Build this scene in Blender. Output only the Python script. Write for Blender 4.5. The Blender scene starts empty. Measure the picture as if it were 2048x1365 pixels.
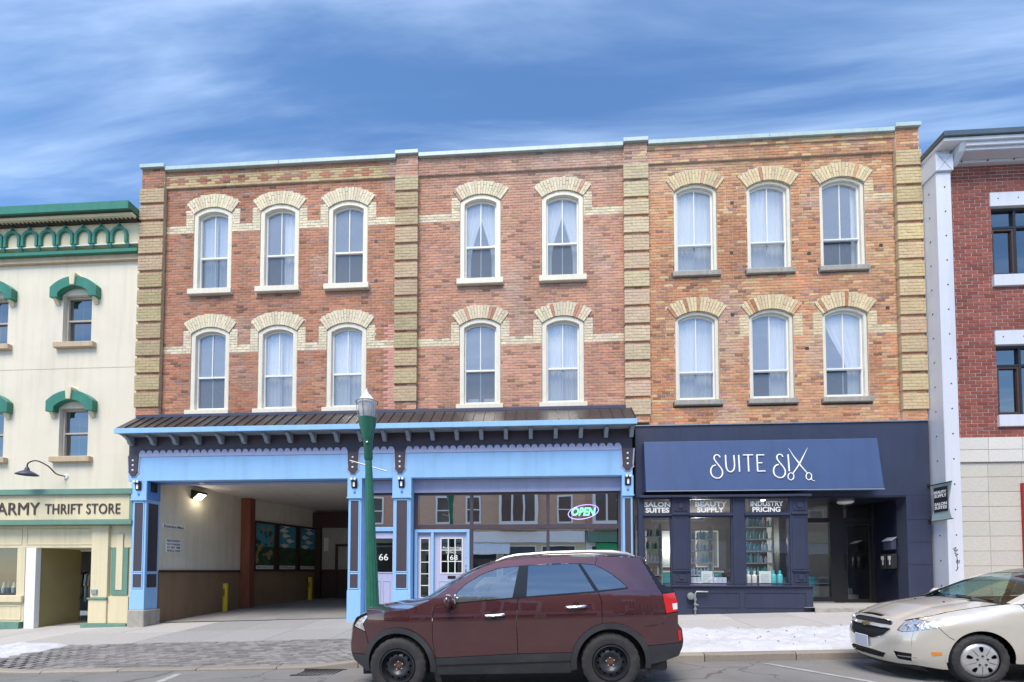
import bpy, bmesh, math, random
from mathutils import Vector, Matrix, noise
from mathutils.geometry import delaunay_2d_cdt
random.seed(7)
S = bpy.context.scene
COL = S.collection
R = math.radians
# ---------------------------------------------------------------- camera
CAM_LOC = (0.0, -12.25, 1.49); YAW = R(3.4); PITCH = R(2.0); FPX = 919.0; CX = 1024.0; CY = 1110.0
cam_d = bpy.data.cameras.new('Camera'); cam = bpy.data.objects.new('Camera', cam_d); COL.objects.link(cam)
cam.location = CAM_LOC; cam.rotation_euler = (R(90) + PITCH, 0, YAW)
cam_d.sensor_width = 36.0; cam_d.lens = 36.0 * FPX / 2048.0
cam_d.shift_y = (CY - 682.5) / 2048.0
cam_d.clip_start = 0.1; cam_d.clip_end = 3000
S.camera = cam
# ---------------------------------------------------------------- sky, sun, exposure
SUN_EL, SUN_AZ = R(58), R(194)        # azimuth clockwise from +Y: behind the camera, a little to the left
w = bpy.data.worlds.new('World'); S.world = w; w.use_nodes = True
nt = w.node_tree; nt.nodes.clear()
def wn(t, **k):
    n = nt.nodes.new(t)
    for a, b in k.items(): setattr(n, a, b)
    return n
sky = wn('ShaderNodeTexSky', sky_type='NISHITA', sun_disc=False, sun_elevation=SUN_EL, sun_rotation=SUN_AZ, air_density=1.0, dust_density=0.0, ozone_density=3.0)
tc = wn('ShaderNodeTexCoord'); sep = wn('ShaderNodeSeparateXYZ'); nt.links.new(tc.outputs['Generated'], sep.inputs[0])
mx = wn('ShaderNodeMath', operation='MAXIMUM'); nt.links.new(sep.outputs[2], mx.inputs[0]); mx.inputs[1].default_value = 0.06
dx = wn('ShaderNodeMath', operation='DIVIDE'); nt.links.new(sep.outputs[0], dx.inputs[0]); nt.links.new(mx.outputs[0], dx.inputs[1])
dy = wn('ShaderNodeMath', operation='DIVIDE'); nt.links.new(sep.outputs[1], dy.inputs[0]); nt.links.new(mx.outputs[0], dy.inputs[1])
cmb = wn('ShaderNodeCombineXYZ'); nt.links.new(dx.outputs[0], cmb.inputs[0]); nt.links.new(dy.outputs[0], cmb.inputs[1])
mp = wn('ShaderNodeMapping'); mp.inputs['Rotation'].default_value = (0, 0, R(16)); mp.inputs['Scale'].default_value = (0.55, 2.6, 1); mp.inputs['Location'].default_value = (3.1, 1.9, 0)
nt.links.new(cmb.outputs[0], mp.inputs[0])
n1 = wn('ShaderNodeTexNoise'); n1.inputs['Scale'].default_value = 1.3; n1.inputs['Detail'].default_value = 9; n1.inputs['Roughness'].default_value = 0.55; n1.inputs['Distortion'].default_value = 0.5
nt.links.new(mp.outputs[0], n1.inputs['Vector'])
r1 = wn('ShaderNodeMapRange', interpolation_type='SMOOTHSTEP'); r1.inputs[1].default_value = 0.40; r1.inputs[2].default_value = 0.82; r1.inputs[3].default_value = 0.0; r1.inputs[4].default_value = 0.5
nt.links.new(n1.outputs[0], r1.inputs[0])
mix = wn('ShaderNodeMix', data_type='RGBA'); nt.links.new(r1.outputs[0], mix.inputs[0]); hs = wn('ShaderNodeHueSaturation'); hs.inputs['Saturation'].default_value = 1.12; nt.links.new(sky.outputs[0], hs.inputs['Color']); nt.links.new(hs.outputs[0], mix.inputs[6]); mix.inputs[7].default_value = (5.2, 6.4, 8.2, 1)
bg = wn('ShaderNodeBackground'); bg.inputs[1].default_value = 0.125; nt.links.new(mix.outputs[2], bg.inputs[0])
wo = wn('ShaderNodeOutputWorld'); nt.links.new(bg.outputs[0], wo.inputs[0])
sun_d = bpy.data.lights.new('Sun', 'SUN'); sun_d.energy = 2.6; sun_d.angle = R(32); sun_d.color = (1.0, 0.90, 0.77)
sun = bpy.data.objects.new('Sun', sun_d); COL.objects.link(sun)
sv = Vector((math.sin(SUN_AZ) * math.cos(SUN_EL), math.cos(SUN_AZ) * math.cos(SUN_EL), math.sin(SUN_EL)))
sun.rotation_euler = (-sv).to_track_quat('-Z', 'Y').to_euler(); sun.location = sv * 60
S.view_settings.view_transform = 'Standard'; S.view_settings.look = 'None'; S.view_settings.exposure = 0.95; S.view_settings.gamma = 1.0
S.view_settings.use_curve_mapping = False
# ---------------------------------------------------------------- measuring: photo point -> point on the vertical plane at depth Y
_a = Vector((-math.sin(YAW) * math.cos(PITCH), math.cos(YAW) * math.cos(PITCH), math.sin(PITCH)))
_r = Vector((math.cos(YAW), math.sin(YAW), 0)); _u = _r.cross(_a)
def at(px, py, Y):
    d = _a * FPX + _r * (px - CX) - _u * (py - CY)
    t = (Y - CAM_LOC[1]) / d.y
    return CAM_LOC[0] + d.x * t, CAM_LOC[2] + d.z * t
def ax(px, py, Y): return at(px, py, Y)[0]
def az(px, py, Y): return at(px, py, Y)[1]
GR = 0.03                                                    # the street climbs to the right
def walk_z(x, y=0.0): return 0.32 + GR * x + 0.0622 * min(y, 0) + (0.02 * y if y > 0 else 0)
def road_z(x, y): return GR * x + (-0.08 + 0.03 * min(-4.5 - y, 3.5) if y > -14 else -0.08 + 0.03 * max(0, min(3.5, y + 17.5)))
# ---------------------------------------------------------------- materials
MATS = {}
def M(name, col, rough=0.6, metal=0.0, var=0.12, scale=3.0, bump=0.0, bscale=30.0, coat=0.0, dirt=0.0, spec=0.5, stretch=None, emit=None, estr=0.0, streak=0.0, crack=0.0):
    if name in MATS: return MATS[name]
    m = bpy.data.materials.new(name); m.use_nodes = True; t = m.node_tree; b = t.nodes['Principled BSDF']
    b.inputs['Roughness'].default_value = rough; b.inputs['Metallic'].default_value = metal; b.inputs['Specular IOR Level'].default_value = spec
    b.inputs['Coat Weight'].default_value = coat; b.inputs['Coat Roughness'].default_value = 0.04
    co = t.nodes.new('ShaderNodeTexCoord'); mp = t.nodes.new('ShaderNodeMapping'); t.links.new(co.outputs['Object'], mp.inputs[0])
    if stretch: mp.inputs['Scale'].default_value = stretch
    n = t.nodes.new('ShaderNodeTexNoise'); n.inputs['Scale'].default_value = scale; n.inputs['Detail'].default_value = 8; n.inputs['Roughness'].default_value = 0.62
    t.links.new(mp.outputs[0], n.inputs['Vector'])
    mr = t.nodes.new('ShaderNodeMapRange'); mr.inputs[1].default_value = 0.25; mr.inputs[2].default_value = 0.75; mr.inputs[3].default_value = 1 - var; mr.inputs[4].default_value = 1 + var
    t.links.new(n.outputs[0], mr.inputs[0])
    vm = t.nodes.new('ShaderNodeVectorMath'); vm.operation = 'SCALE'; vm.inputs[0].default_value = col; t.links.new(mr.outputs[0], vm.inputs['Scale'])
    src = vm.outputs[0]
    if dirt > 0:
        n2 = t.nodes.new('ShaderNodeTexNoise'); n2.inputs['Scale'].default_value = scale * 0.6; n2.inputs['Detail'].default_value = 10; n2.inputs['Roughness'].default_value = 0.7
        t.links.new(mp.outputs[0], n2.inputs['Vector'])
        m2 = t.nodes.new('ShaderNodeMapRange'); m2.inputs[1].default_value = 0.5; m2.inputs[2].default_value = 0.72; m2.inputs[4].default_value = dirt
        t.links.new(n2.outputs[0], m2.inputs[0])
        mi = t.nodes.new('ShaderNodeMix'); mi.data_type = 'RGBA'; t.links.new(m2.outputs[0], mi.inputs[0]); t.links.new(src, mi.inputs[6]); mi.inputs[7].default_value = (0.12, 0.105, 0.09, 1)
        src = mi.outputs[2]
    if streak > 0:                                            # rain streaks and grime running down
        ms = t.nodes.new('ShaderNodeMapping'); ms.inputs['Scale'].default_value = (5, 5, 0.32); t.links.new(co.outputs['Object'], ms.inputs[0])
        ns = t.nodes.new('ShaderNodeTexNoise'); ns.inputs['Scale'].default_value = 1.0; ns.inputs['Detail'].default_value = 9; ns.inputs['Roughness'].default_value = 0.65; t.links.new(ms.outputs[0], ns.inputs['Vector'])
        rs = t.nodes.new('ShaderNodeMapRange'); rs.inputs[1].default_value = 0.48; rs.inputs[2].default_value = 0.75; rs.inputs[4].default_value = streak; t.links.new(ns.outputs[0], rs.inputs[0])
        mk = t.nodes.new('ShaderNodeMix'); mk.data_type = 'RGBA'; t.links.new(rs.outputs[0], mk.inputs[0]); t.links.new(src, mk.inputs[6]); mk.inputs[7].default_value = (col[0] * 0.42, col[1] * 0.40, col[2] * 0.37, 1); src = mk.outputs[2]
    if crack > 0:
        nd = t.nodes.new('ShaderNodeTexNoise'); nd.inputs['Scale'].default_value = 1.1; nd.inputs['Detail'].default_value = 6; t.links.new(co.outputs['Object'], nd.inputs['Vector'])
        av = t.nodes.new('ShaderNodeVectorMath'); av.operation = 'MULTIPLY_ADD'; t.links.new(nd.outputs['Color'], av.inputs[0]); av.inputs[1].default_value = (1.4, 1.4, 0); t.links.new(co.outputs['Object'], av.inputs[2])
        vo = t.nodes.new('ShaderNodeTexVoronoi'); vo.feature = 'DISTANCE_TO_EDGE'; vo.inputs['Scale'].default_value = 0.42; t.links.new(av.outputs[0], vo.inputs['Vector'])
        rc = t.nodes.new('ShaderNodeMapRange'); rc.inputs[1].default_value = 0.0; rc.inputs[2].default_value = 0.008; rc.inputs[3].default_value = crack; rc.inputs[4].default_value = 0.0; t.links.new(vo.outputs['Distance'], rc.inputs[0])
        mk = t.nodes.new('ShaderNodeMix'); mk.data_type = 'RGBA'; t.links.new(rc.outputs[0], mk.inputs[0]); t.links.new(src, mk.inputs[6]); mk.inputs[7].default_value = (0.05, 0.048, 0.045, 1); src = mk.outputs[2]
    t.links.new(src, b.inputs['Base Color'])
    if bump > 0:
        n3 = t.nodes.new('ShaderNodeTexNoise'); n3.inputs['Scale'].default_value = bscale; n3.inputs['Detail'].default_value = 6
        t.links.new(mp.outputs[0], n3.inputs['Vector'])
        bp = t.nodes.new('ShaderNodeBump'); bp.inputs['Strength'].default_value = bump; bp.inputs['Distance'].default_value = 0.02
        t.links.new(n3.outputs[0], bp.inputs['Height']); t.links.new(bp.outputs[0], b.inputs['Normal'])
    if emit:
        b.inputs['Emission Color'].default_value = (*emit, 1); b.inputs['Emission Strength'].default_value = estr
    MATS[name] = m; return m
def M_attr(name, rough=0.85, bump=0.35, bscale=60, var=0.18, stain=0.0):
    """colour of each piece from its 'col' attribute, with grain"""
    m = bpy.data.materials.new(name); m.use_nodes = True; t = m.node_tree; b = t.nodes['Principled BSDF']; b.inputs['Roughness'].default_value = rough
    at_ = t.nodes.new('ShaderNodeAttribute'); at_.attribute_name = 'col'
    co = t.nodes.new('ShaderNodeTexCoord')
    n = t.nodes.new('ShaderNodeTexNoise'); n.inputs['Scale'].default_value = 22; n.inputs['Detail'].default_value = 7; t.links.new(co.outputs['Object'], n.inputs['Vector'])
    mr = t.nodes.new('ShaderNodeMapRange'); mr.inputs[1].default_value = 0.25; mr.inputs[2].default_value = 0.75; mr.inputs[3].default_value = 1 - var; mr.inputs[4].default_value = 1 + var
    t.links.new(n.outputs[0], mr.inputs[0])
    vm = t.nodes.new('ShaderNodeVectorMath'); vm.operation = 'SCALE'; t.links.new(at_.outputs['Color'], vm.inputs[0]); t.links.new(mr.outputs[0], vm.inputs['Scale'])
    t.links.new(vm.outputs[0], b.inputs['Base Color'])
    n3 = t.nodes.new('ShaderNodeTexNoise'); n3.inputs['Scale'].default_value = bscale; n3.inputs['Detail'].default_value = 5; t.links.new(co.outputs['Object'], n3.inputs['Vector'])
    bp = t.nodes.new('ShaderNodeBump'); bp.inputs['Strength'].default_value = bump; bp.inputs['Distance'].default_value = 0.012
    t.links.new(n3.outputs[0], bp.inputs['Height']); t.links.new(bp.outputs[0], b.inputs['Normal'])
    MATS[name] = m; return m
def M_glass(name, tint=(0.9, 0.95, 0.95), f0=0.08, rough=0.0, wav=0.0, haze=0.0):
    """a thin pane: tinted see-through, with Fresnel (Schlick) reflection, gently wavy"""
    m = bpy.data.materials.new(name); m.use_nodes = True; t = m.node_tree; t.nodes.clear()
    o = t.nodes.new('ShaderNodeOutputMaterial'); tr = t.nodes.new('ShaderNodeBsdfTransparent'); tr.inputs[0].default_value = (*tint, 1)
    gl = t.nodes.new('ShaderNodeBsdfGlossy'); gl.inputs['Roughness'].default_value = rough; gl.inputs[0].default_value = (1, 1, 1, 1)
    lw = t.nodes.new('ShaderNodeLayerWeight'); lw.inputs[0].default_value = 0.5
    pw = t.nodes.new('ShaderNodeMath'); pw.operation = 'POWER'; pw.inputs[1].default_value = 5; t.links.new(lw.outputs['Facing'], pw.inputs[0])
    mr = t.nodes.new('ShaderNodeMapRange'); mr.inputs[3].default_value = f0; mr.inputs[4].default_value = 1; t.links.new(pw.outputs[0], mr.inputs[0])
    mxs = t.nodes.new('ShaderNodeMixShader'); t.links.new(mr.outputs[0], mxs.inputs[0])
    base = tr.outputs[0]
    if haze > 0:
        df = t.nodes.new('ShaderNodeBsdfDiffuse'); df.inputs[0].default_value = (0.75, 0.76, 0.78, 1)
        mh = t.nodes.new('ShaderNodeMixShader'); mh.inputs[0].default_value = haze; t.links.new(tr.outputs[0], mh.inputs[1]); t.links.new(df.outputs[0], mh.inputs[2]); base = mh.outputs[0]
    t.links.new(base, mxs.inputs[1]); t.links.new(gl.outputs[0], mxs.inputs[2]); t.links.new(mxs.outputs[0], o.inputs[0])
    if wav > 0:
        co = t.nodes.new('ShaderNodeTexCoord'); n = t.nodes.new('ShaderNodeTexNoise'); n.inputs['Scale'].default_value = 1.6; n.inputs['Detail'].default_value = 1; t.links.new(co.outputs['Object'], n.inputs['Vector'])
        bp = t.nodes.new('ShaderNodeBump'); bp.inputs['Strength'].default_value = wav; bp.inputs['Distance'].default_value = 0.05
        t.links.new(n.outputs[0], bp.inputs['Height']); t.links.new(bp.outputs[0], gl.inputs['Normal'])
    MATS[name] = m; return m
# ---------------------------------------------------------------- mesh helpers
WL = {}
class MB:
    def __init__(s): s.v = []; s.f = []; s.c = []
    def add(s, vs, fs, col=None):
        o = len(s.v); s.v.extend(vs); s.f.extend([tuple(o + i for i in f) for f in fs])
        if col is not None: s.c.extend([col] * len(vs))
        return s
    def box(s, x0, x1, y0, y1, z0, z1, col=None, back=True):
        v = [(x0, y0, z0), (x1, y0, z0), (x1, y1, z0), (x0, y1, z0), (x0, y0, z1), (x1, y0, z1), (x1, y1, z1), (x0, y1, z1)]
        f = [(0, 3, 2, 1), (4, 5, 6, 7), (0, 1, 5, 4), (1, 2, 6, 5), (3, 0, 4, 7)]
        if back: f.append((2, 3, 7, 6))
        return s.add(v, f, col)
    def prism(s, poly, a0, a1, axis='y'):
        """poly in (x,z) extruded along y; axis 'x': poly in (y,z) along x; axis 'z': poly in (x,y) along z"""
        n = len(poly); mk = {'y': lambda p, a: (p[0], a, p[1]), 'x': lambda p, a: (a, p[0], p[1]), 'z': lambda p, a: (p[0], p[1], a)}[axis]
        v = [mk(p, a0) for p in poly] + [mk(p, a1) for p in poly]
        return s.add(v, [tuple(range(n)), tuple(range(2 * n - 1, n - 1, -1))] + [(i, i + n, (i + 1) % n + n, (i + 1) % n) for i in range(n)])
    def strip(s, A, B, closed=False):
        n = len(A); m = n if closed else n - 1
        return s.add(list(A) + list(B), [(i, (i + 1) % n, n + (i + 1) % n, n + i) for i in range(m)])
    def band(s, outer, inner, y0, y1):
        """flat ring between two (x,z) outlines of equal length, open ended, extruded y0..y1"""
        n = len(outer)
        v = [(p[0], y0, p[1]) for p in outer] + [(p[0], y0, p[1]) for p in inner] + [(p[0], y1, p[1]) for p in outer] + [(p[0], y1, p[1]) for p in inner]
        f = []
        for i in range(n - 1):
            f += [(i, n + i, n + i + 1, i + 1), (2 * n + i, 2 * n + i + 1, 3 * n + i + 1, 3 * n + i), (i, i + 1, 2 * n + i + 1, 2 * n + i), (n + i, 3 * n + i, 3 * n + i + 1, n + i + 1)]
        f += [(0, 2 * n, 3 * n, n), (n - 1, 2 * n - 1, 4 * n - 1, 3 * n - 1)]
        return s.add(v, f)
    def tube(s, path, r, n=8, cap=True, taper=None):
        P = [Vector(p) for p in path]; rings = []
        up = Vector((0, 0, 1)); k = len(P)
        t0 = (P[1] - P[0]).normalized(); ref = up if abs(t0.dot(up)) < 0.9 else Vector((1, 0, 0)); u = t0.cross(ref).normalized()
        for i in range(k):
            t = (P[min(i + 1, k - 1)] - P[max(i - 1, 0)]).normalized(); u = (u - t * u.dot(t)).normalized(); w_ = t.cross(u)
            rr = r if taper is None else taper[i]
            rings.append([tuple(P[i] + (u * math.cos(2 * math.pi * j / n) + w_ * math.sin(2 * math.pi * j / n)) * rr) for j in range(n)])
        vs = [p for rg in rings for p in rg]; fs = []
        for i in range(k - 1):
            for j in range(n): fs.append((i * n + j, i * n + (j + 1) % n, (i + 1) * n + (j + 1) % n, (i + 1) * n + j))
        if cap: fs += [tuple(range(n - 1, -1, -1)), tuple((k - 1) * n + j for j in range(n))]
        return s.add(vs, fs)
    def lathe(s, prof, c, n=24, axis='z', cap=True, mod=None):
        """prof: (radius, height) pairs"""
        vs = []; k = len(prof)
        for i, (r, h) in enumerate(prof):
            for j in range(n):
                a = 2 * math.pi * j / n; rr = r * (mod(j, i) if mod else 1)
                p = (rr * math.cos(a), rr * math.sin(a), h)
                if axis == 'y': p = (p[0], p[2], p[1])
                if axis == 'x': p = (p[2], p[0], p[1])
                vs.append((c[0] + p[0], c[1] + p[1], c[2] + p[2]))
        fs = [(i * n + j, i * n + (j + 1) % n, (i + 1) * n + (j + 1) % n, (i + 1) * n + j) for i in range(k - 1) for j in range(n)]
        if cap: fs += [tuple(range(n - 1, -1, -1)), tuple((k - 1) * n + j for j in range(n))]
        return s.add(vs, fs)
    def build(s, name, mat, parent=None, bevel=0, smooth=False, base=False, seg=1, xf=None):
        V = [Vector(p) for p in s.v]
        if xf: V = [xf @ p for p in V]
        lo = Vector(min(p[i] for p in V) for i in range(3)); hi = Vector(max(p[i] for p in V) for i in range(3))
        c = (lo + hi) / 2
        if base: c.z = lo.z
        me = bpy.data.meshes.new(name); me.from_pydata([tuple(p - c) for p in V], [], s.f)
        if s.c:
            a = me.color_attributes.new('col', 'FLOAT_COLOR', 'POINT'); a.data.foreach_set('color', [q for cc in s.c for q in (*cc, 1.0)])
        bm = bmesh.new(); bm.from_mesh(me); bmesh.ops.recalc_face_normals(bm, faces=bm.faces); bm.to_mesh(me); bm.free()
        if smooth: me.polygons.foreach_set('use_smooth', [True] * len(me.polygons))
        me.materials.append(MATS[mat] if isinstance(mat, str) else mat); me.update()
        o = bpy.data.objects.new(name, me); COL.objects.link(o)
        pw = WL[parent.name] if parent else Vector((0, 0, 0))
        if parent: o.parent = parent
        o.location = c - pw; WL[o.name] = c
        if bevel:
            b = o.modifiers.new('edge', 'BEVEL'); b.width = bevel; b.segments = seg; b.limit_method = 'ANGLE'; b.angle_limit = R(40)
        if smooth:
            e = o.modifiers.new('split', 'EDGE_SPLIT'); e.split_angle = R(38)
        return o
def tag(o, label, cat, group=None):
    o['label'] = label; o['category'] = cat
    if group: o['group'] = group
    return o
def kind(o, k): o['kind'] = k; return o
def empty(name, loc, label=None, cat=None, group=None):
    o = bpy.data.objects.new(name, None); COL.objects.link(o); o.location = loc; o.empty_display_size = 0.2; WL[o.name] = Vector(loc)
    if label: tag(o, label, cat, group)
    return o
def B(name, mat, parent, x0, x1, y0, y1, z0, z1, bevel=0.006, **k):
    return MB().box(x0, x1, y0, y1, z0, z1).build(name, mat, parent, bevel=bevel, **k)
def text_mb(txt, x0, x1, z0, z1, Y, depth=0.006, bold=0.0, shear=0.0, mirror=False, mb=None, spacing=1.0):
    """letters fitted into the rectangle x0..x1, z0..z1, facing -Y, as a mesh"""
    c = bpy.data.curves.new('t', 'FONT'); c.body = txt; c.align_x = 'LEFT'; c.extrude = 0.02; c.offset = bold; c.shear = shear; c.resolution_u = 3; c.space_character = spacing; c.space_line = 0.85
    o = bpy.data.objects.new('t', c); COL.objects.link(o)
    dg = bpy.context.evaluated_depsgraph_get(); me = bpy.data.meshes.new_from_object(o.evaluated_get(dg))
    vs = [v.co.copy() for v in me.vertices]; fs = [tuple(p.vertices) for p in me.polygons]
    bpy.data.objects.remove(o); bpy.data.curves.remove(c); bpy.data.meshes.remove(me)
    xa = min(v.x for v in vs); xb = max(v.x for v in vs); ya = min(v.y for v in vs); yb = max(v.y for v in vs)
    f = lambda v: (x0 + (v.x - xa) / (xb - xa) * (x1 - x0), Y - (v.z + 0.02) / 0.04 * depth, z0 + (v.y - ya) / (yb - ya) * (z1 - z0))
    mb = mb or MB(); mb.add([f(v) for v in vs], fs); return mb
def inside(p, poly):
    x, y = p; r = False; n = len(poly); j = n - 1
    for i in range(n):
        xi, yi = poly[i]; xj, yj = poly[j]
        if (yi > y) != (yj > y) and x < (xj - xi) * (y - yi) / (yj - yi) + xi: r = not r
        j = i
    return r
def resample(poly, d, closed=True):
    out = []; n = len(poly)
    for i in range(n if closed else n - 1):
        a = poly[i]; b = poly[(i + 1) % n]; L = math.dist(a, b); k = max(1, int(round(L / d)))
        out += [tuple(a[q] + (b[q] - a[q]) * j / k for q in range(len(a))) for j in range(k)]
    if not closed: out.append(tuple(poly[-1]))
    return out
def spline(pts, k=6, closed=False):
    """Catmull-Rom through points"""
    n = len(pts); out = []
    P = [Vector(p) for p in pts]
    for i in range(n if closed else n - 1):
        if closed: p0, p1, p2, p3 = P[i - 1], P[i], P[(i + 1) % n], P[(i + 2) % n]
        else: p0, p1, p2, p3 = P[max(i - 1, 0)], P[i], P[i + 1], P[min(i + 2, n - 1)]
        for j in range(k):
            t = j / k
            out.append(tuple(0.5 * ((2 * p1) + (p2 - p0) * t + (2 * p0 - 5 * p1 + 4 * p2 - p3) * t * t + (3 * p1 - p0 - 3 * p2 + p3) * t ** 3)))
    if not closed: out.append(tuple(P[-1]))
    return out
def sheet(poly, fn, d=0.05, holes=(), grid=None):
    """triangulated 2D region mapped through fn(u,v) -> (x,y,z)"""
    b = resample(poly, d); pts = [Vector(p) for p in b]; ed = [(i, (i + 1) % len(b)) for i in range(len(b))]
    for h in holes:
        hb = resample(h, d); o = len(pts); pts += [Vector(p) for p in hb]; ed += [(o + i, o + (i + 1) % len(hb)) for i in range(len(hb))]
    g = grid or d * 1.3
    us = [p[0] for p in b]; vs = [p[1] for p in b]; u = min(us) + g / 2; row = 0
    bl = list(pts)
    while u < max(us):
        v = min(vs) + (g / 2 if row % 2 else g)
        while v < max(vs):
            if inside((u, v), b) and not any(inside((u, v), h) for h in holes) and min((q.x - u) ** 2 + (q.y - v) ** 2 for q in bl) > (g * 0.45) ** 2: pts.append(Vector((u, v)))
            v += g
        u += g; row += 1
    rv, re, rf, *_ = delaunay_2d_cdt(pts, ed, [], 0, 1e-6)
    F = []
    for f in rf:
        c = (sum(rv[i].x for i in f) / len(f), sum(rv[i].y for i in f) / len(f))
        L = max((rv[f[k]] - rv[f[k - 1]]).length for k in range(3)); A = abs((rv[f[1]] - rv[f[0]]).cross(rv[f[2]] - rv[f[0]])) / 2
        if A < 0.012 * L * L: continue                         # slivers along straight borders
        if inside(c, b) and not any(inside(c, h) for h in holes): F.append(tuple(f))
    return [fn(p.x, p.y) for p in rv], F
# ---------------------------------------------------------------- the materials of the place
M_attr('brick'); M_attr('voussoir', bump=0.3); M_attr('slab', rough=0.9, bump=0.4, bscale=90, var=0.1); M_attr('stone', rough=0.8, bump=0.3, bscale=40, var=0.08)
M_attr('goods', rough=0.35, bump=0.0, var=0.06)
M('mortar', (0.57, 0.47, 0.38), 0.95, var=0.2, scale=9, bump=0.4, bscale=80)
M('mortar_white', (0.60, 0.53, 0.49), 0.95, var=0.1, scale=9, bump=0.3, bscale=80)
M('cream_paint', (0.74, 0.69, 0.57), 0.5, var=0.05, scale=5, dirt=0.12, streak=0.28)
M('white_paint', (0.78, 0.78, 0.76), 0.4, var=0.04)
M('grey_stone', (0.36, 0.34, 0.30), 0.9, var=0.2, scale=8, bump=0.4, dirt=0.3, streak=0.4)
M('coping_metal', (0.42, 0.53, 0.53), 0.45, var=0.08, scale=2, streak=0.3)
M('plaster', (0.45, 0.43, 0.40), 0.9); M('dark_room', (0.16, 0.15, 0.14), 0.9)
M('curtain', (0.82, 0.83, 0.84), 0.9, var=0.04); M('curtain_blue', (0.55, 0.63, 0.70), 0.9, var=0.05)
M('stucco', (0.72, 0.66, 0.53), 0.95, var=0.05, scale=0.7, bump=0.25, bscale=120, dirt=0.10, streak=0.22)
M('stucco_tan', (0.52, 0.40, 0.27), 0.9, var=0.06, bump=0.2, bscale=100, streak=0.3)
M('cream_board', (0.70, 0.62, 0.41), 0.6, var=0.05, scale=2, dirt=0.08, streak=0.25)
M('green_paint', (0.035, 0.20, 0.135), 0.45, var=0.12, scale=4, dirt=0.05, streak=0.35)
M('sage_paint', (0.13, 0.26, 0.20), 0.5, var=0.08, scale=4, streak=0.3)
M('dark_trim', (0.035, 0.035, 0.032), 0.6)
M('olive_wall', (0.30, 0.25, 0.11), 0.8, var=0.06)
M('sky_blue', (0.29, 0.53, 0.83), 0.42, var=0.05, scale=1.5, dirt=0.05, streak=0.22); M('mid_blue', (0.09, 0.25, 0.60), 0.45, var=0.06)
M('lavender', (0.44, 0.46, 0.64), 0.5, var=0.04, dirt=0.05, streak=0.25); M('charcoal', (0.062, 0.050, 0.066), 0.55, var=0.1, streak=0.3)
M('bracket_grey', (0.26, 0.31, 0.36), 0.5, var=0.15, scale=10, dirt=0.1, streak=0.3)
M('metal_roof', (0.045, 0.040, 0.042), 0.33, metal=0.2, var=0.3, scale=1.2, streak=0.5)
M('navy_flash', (0.05, 0.055, 0.10), 0.5)
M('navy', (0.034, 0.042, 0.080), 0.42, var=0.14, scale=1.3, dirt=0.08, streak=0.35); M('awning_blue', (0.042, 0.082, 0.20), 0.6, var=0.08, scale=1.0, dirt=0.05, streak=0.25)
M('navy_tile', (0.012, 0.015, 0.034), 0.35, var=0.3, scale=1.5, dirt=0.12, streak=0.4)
M('black_metal', (0.014, 0.014, 0.016), 0.4); M('black_plastic', (0.022, 0.023, 0.028), 0.55, var=0.2, scale=6)
M('letter_white', (0.92, 0.92, 0.91), 0.6, var=0.03); M('letter_dark', (0.06, 0.05, 0.045), 0.6)
M('beige_wall', (0.72, 0.66, 0.55), 0.9, var=0.07, scale=1.2, dirt=0.15, streak=0.3); M('brown_dado', (0.26, 0.165, 0.095), 0.85, var=0.12, scale=2, dirt=0.2, streak=0.4)
M('post_brown', (0.24, 0.075, 0.040), 0.7, var=0.3, scale=2, dirt=0.2, stretch=(3, 3, 0.5)); M('dark_brown', (0.055, 0.028, 0.022), 0.6, var=0.2)
M('ceiling', (0.66, 0.61, 0.56), 0.9)
M('safety_yellow', (0.80, 0.58, 0.02), 0.5, var=0.08, scale=8, dirt=0.25, streak=0.4)
M('lamp_green', (0.022, 0.15, 0.095), 0.4, var=0.2, scale=5, dirt=0.06, streak=0.5); M('lamp_glass', (0.75, 0.78, 0.80), 0.25)
M('galv', (0.35, 0.36, 0.37), 0.45, metal=0.7, var=0.2, scale=14, dirt=0.2); M('chrome', (0.75, 0.75, 0.76), 0.12, metal=1.0, var=0.03)
M('pier_white', (0.62, 0.64, 0.70), 0.45, var=0.04, scale=1.0, dirt=0.05, streak=0.2); M('soffit', (0.66, 0.67, 0.70), 0.6)
M('asphalt', (0.20, 0.198, 0.195), 0.9, var=0.22, scale=0.8, bump=0.55, bscale=140, dirt=0.35, crack=0.75)
M('drive', (0.24, 0.235, 0.235), 0.9, var=0.2, scale=0.9, bump=0.4, bscale=120, dirt=0.25, crack=0.6)
M('sub_base', (0.16, 0.15, 0.14), 0.95, var=0.2)
M('snow', (0.50, 0.51, 0.545), 0.75, var=0.10, scale=4, bump=1.0, bscale=16, dirt=0.22)
M('road_paint', (0.36, 0.36, 0.35), 0.85, var=0.3, scale=5, dirt=0.5)
M('cast_iron', (0.05, 0.045, 0.042), 0.7, metal=0.5, var=0.3, scale=9)
M('neon_purple', (0.5, 0.35, 0.8), 0.4, emit=(0.45, 0.32, 1.0), estr=0.8); M('neon_green', (0.2, 0.8, 0.4), 0.4, emit=(0.16, 1.0, 0.40), estr=0.75)
M('lamp_lit', (0.9, 0.9, 0.8), 0.3, emit=(1.0, 0.93, 0.75), estr=3.5)
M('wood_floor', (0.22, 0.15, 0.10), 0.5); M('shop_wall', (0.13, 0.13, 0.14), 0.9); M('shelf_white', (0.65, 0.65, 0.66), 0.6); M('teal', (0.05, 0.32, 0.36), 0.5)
M('paper', (0.80, 0.80, 0.80), 0.8, var=0.03); M('salon_floor', (0.35, 0.34, 0.33), 0.35)
M_glass('pane', (0.93, 0.96, 0.97), 0.24, wav=0.01, haze=0.28); M_glass('pane_screen', (0.55, 0.60, 0.65), 0.12, wav=0.01, haze=0.14)
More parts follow.
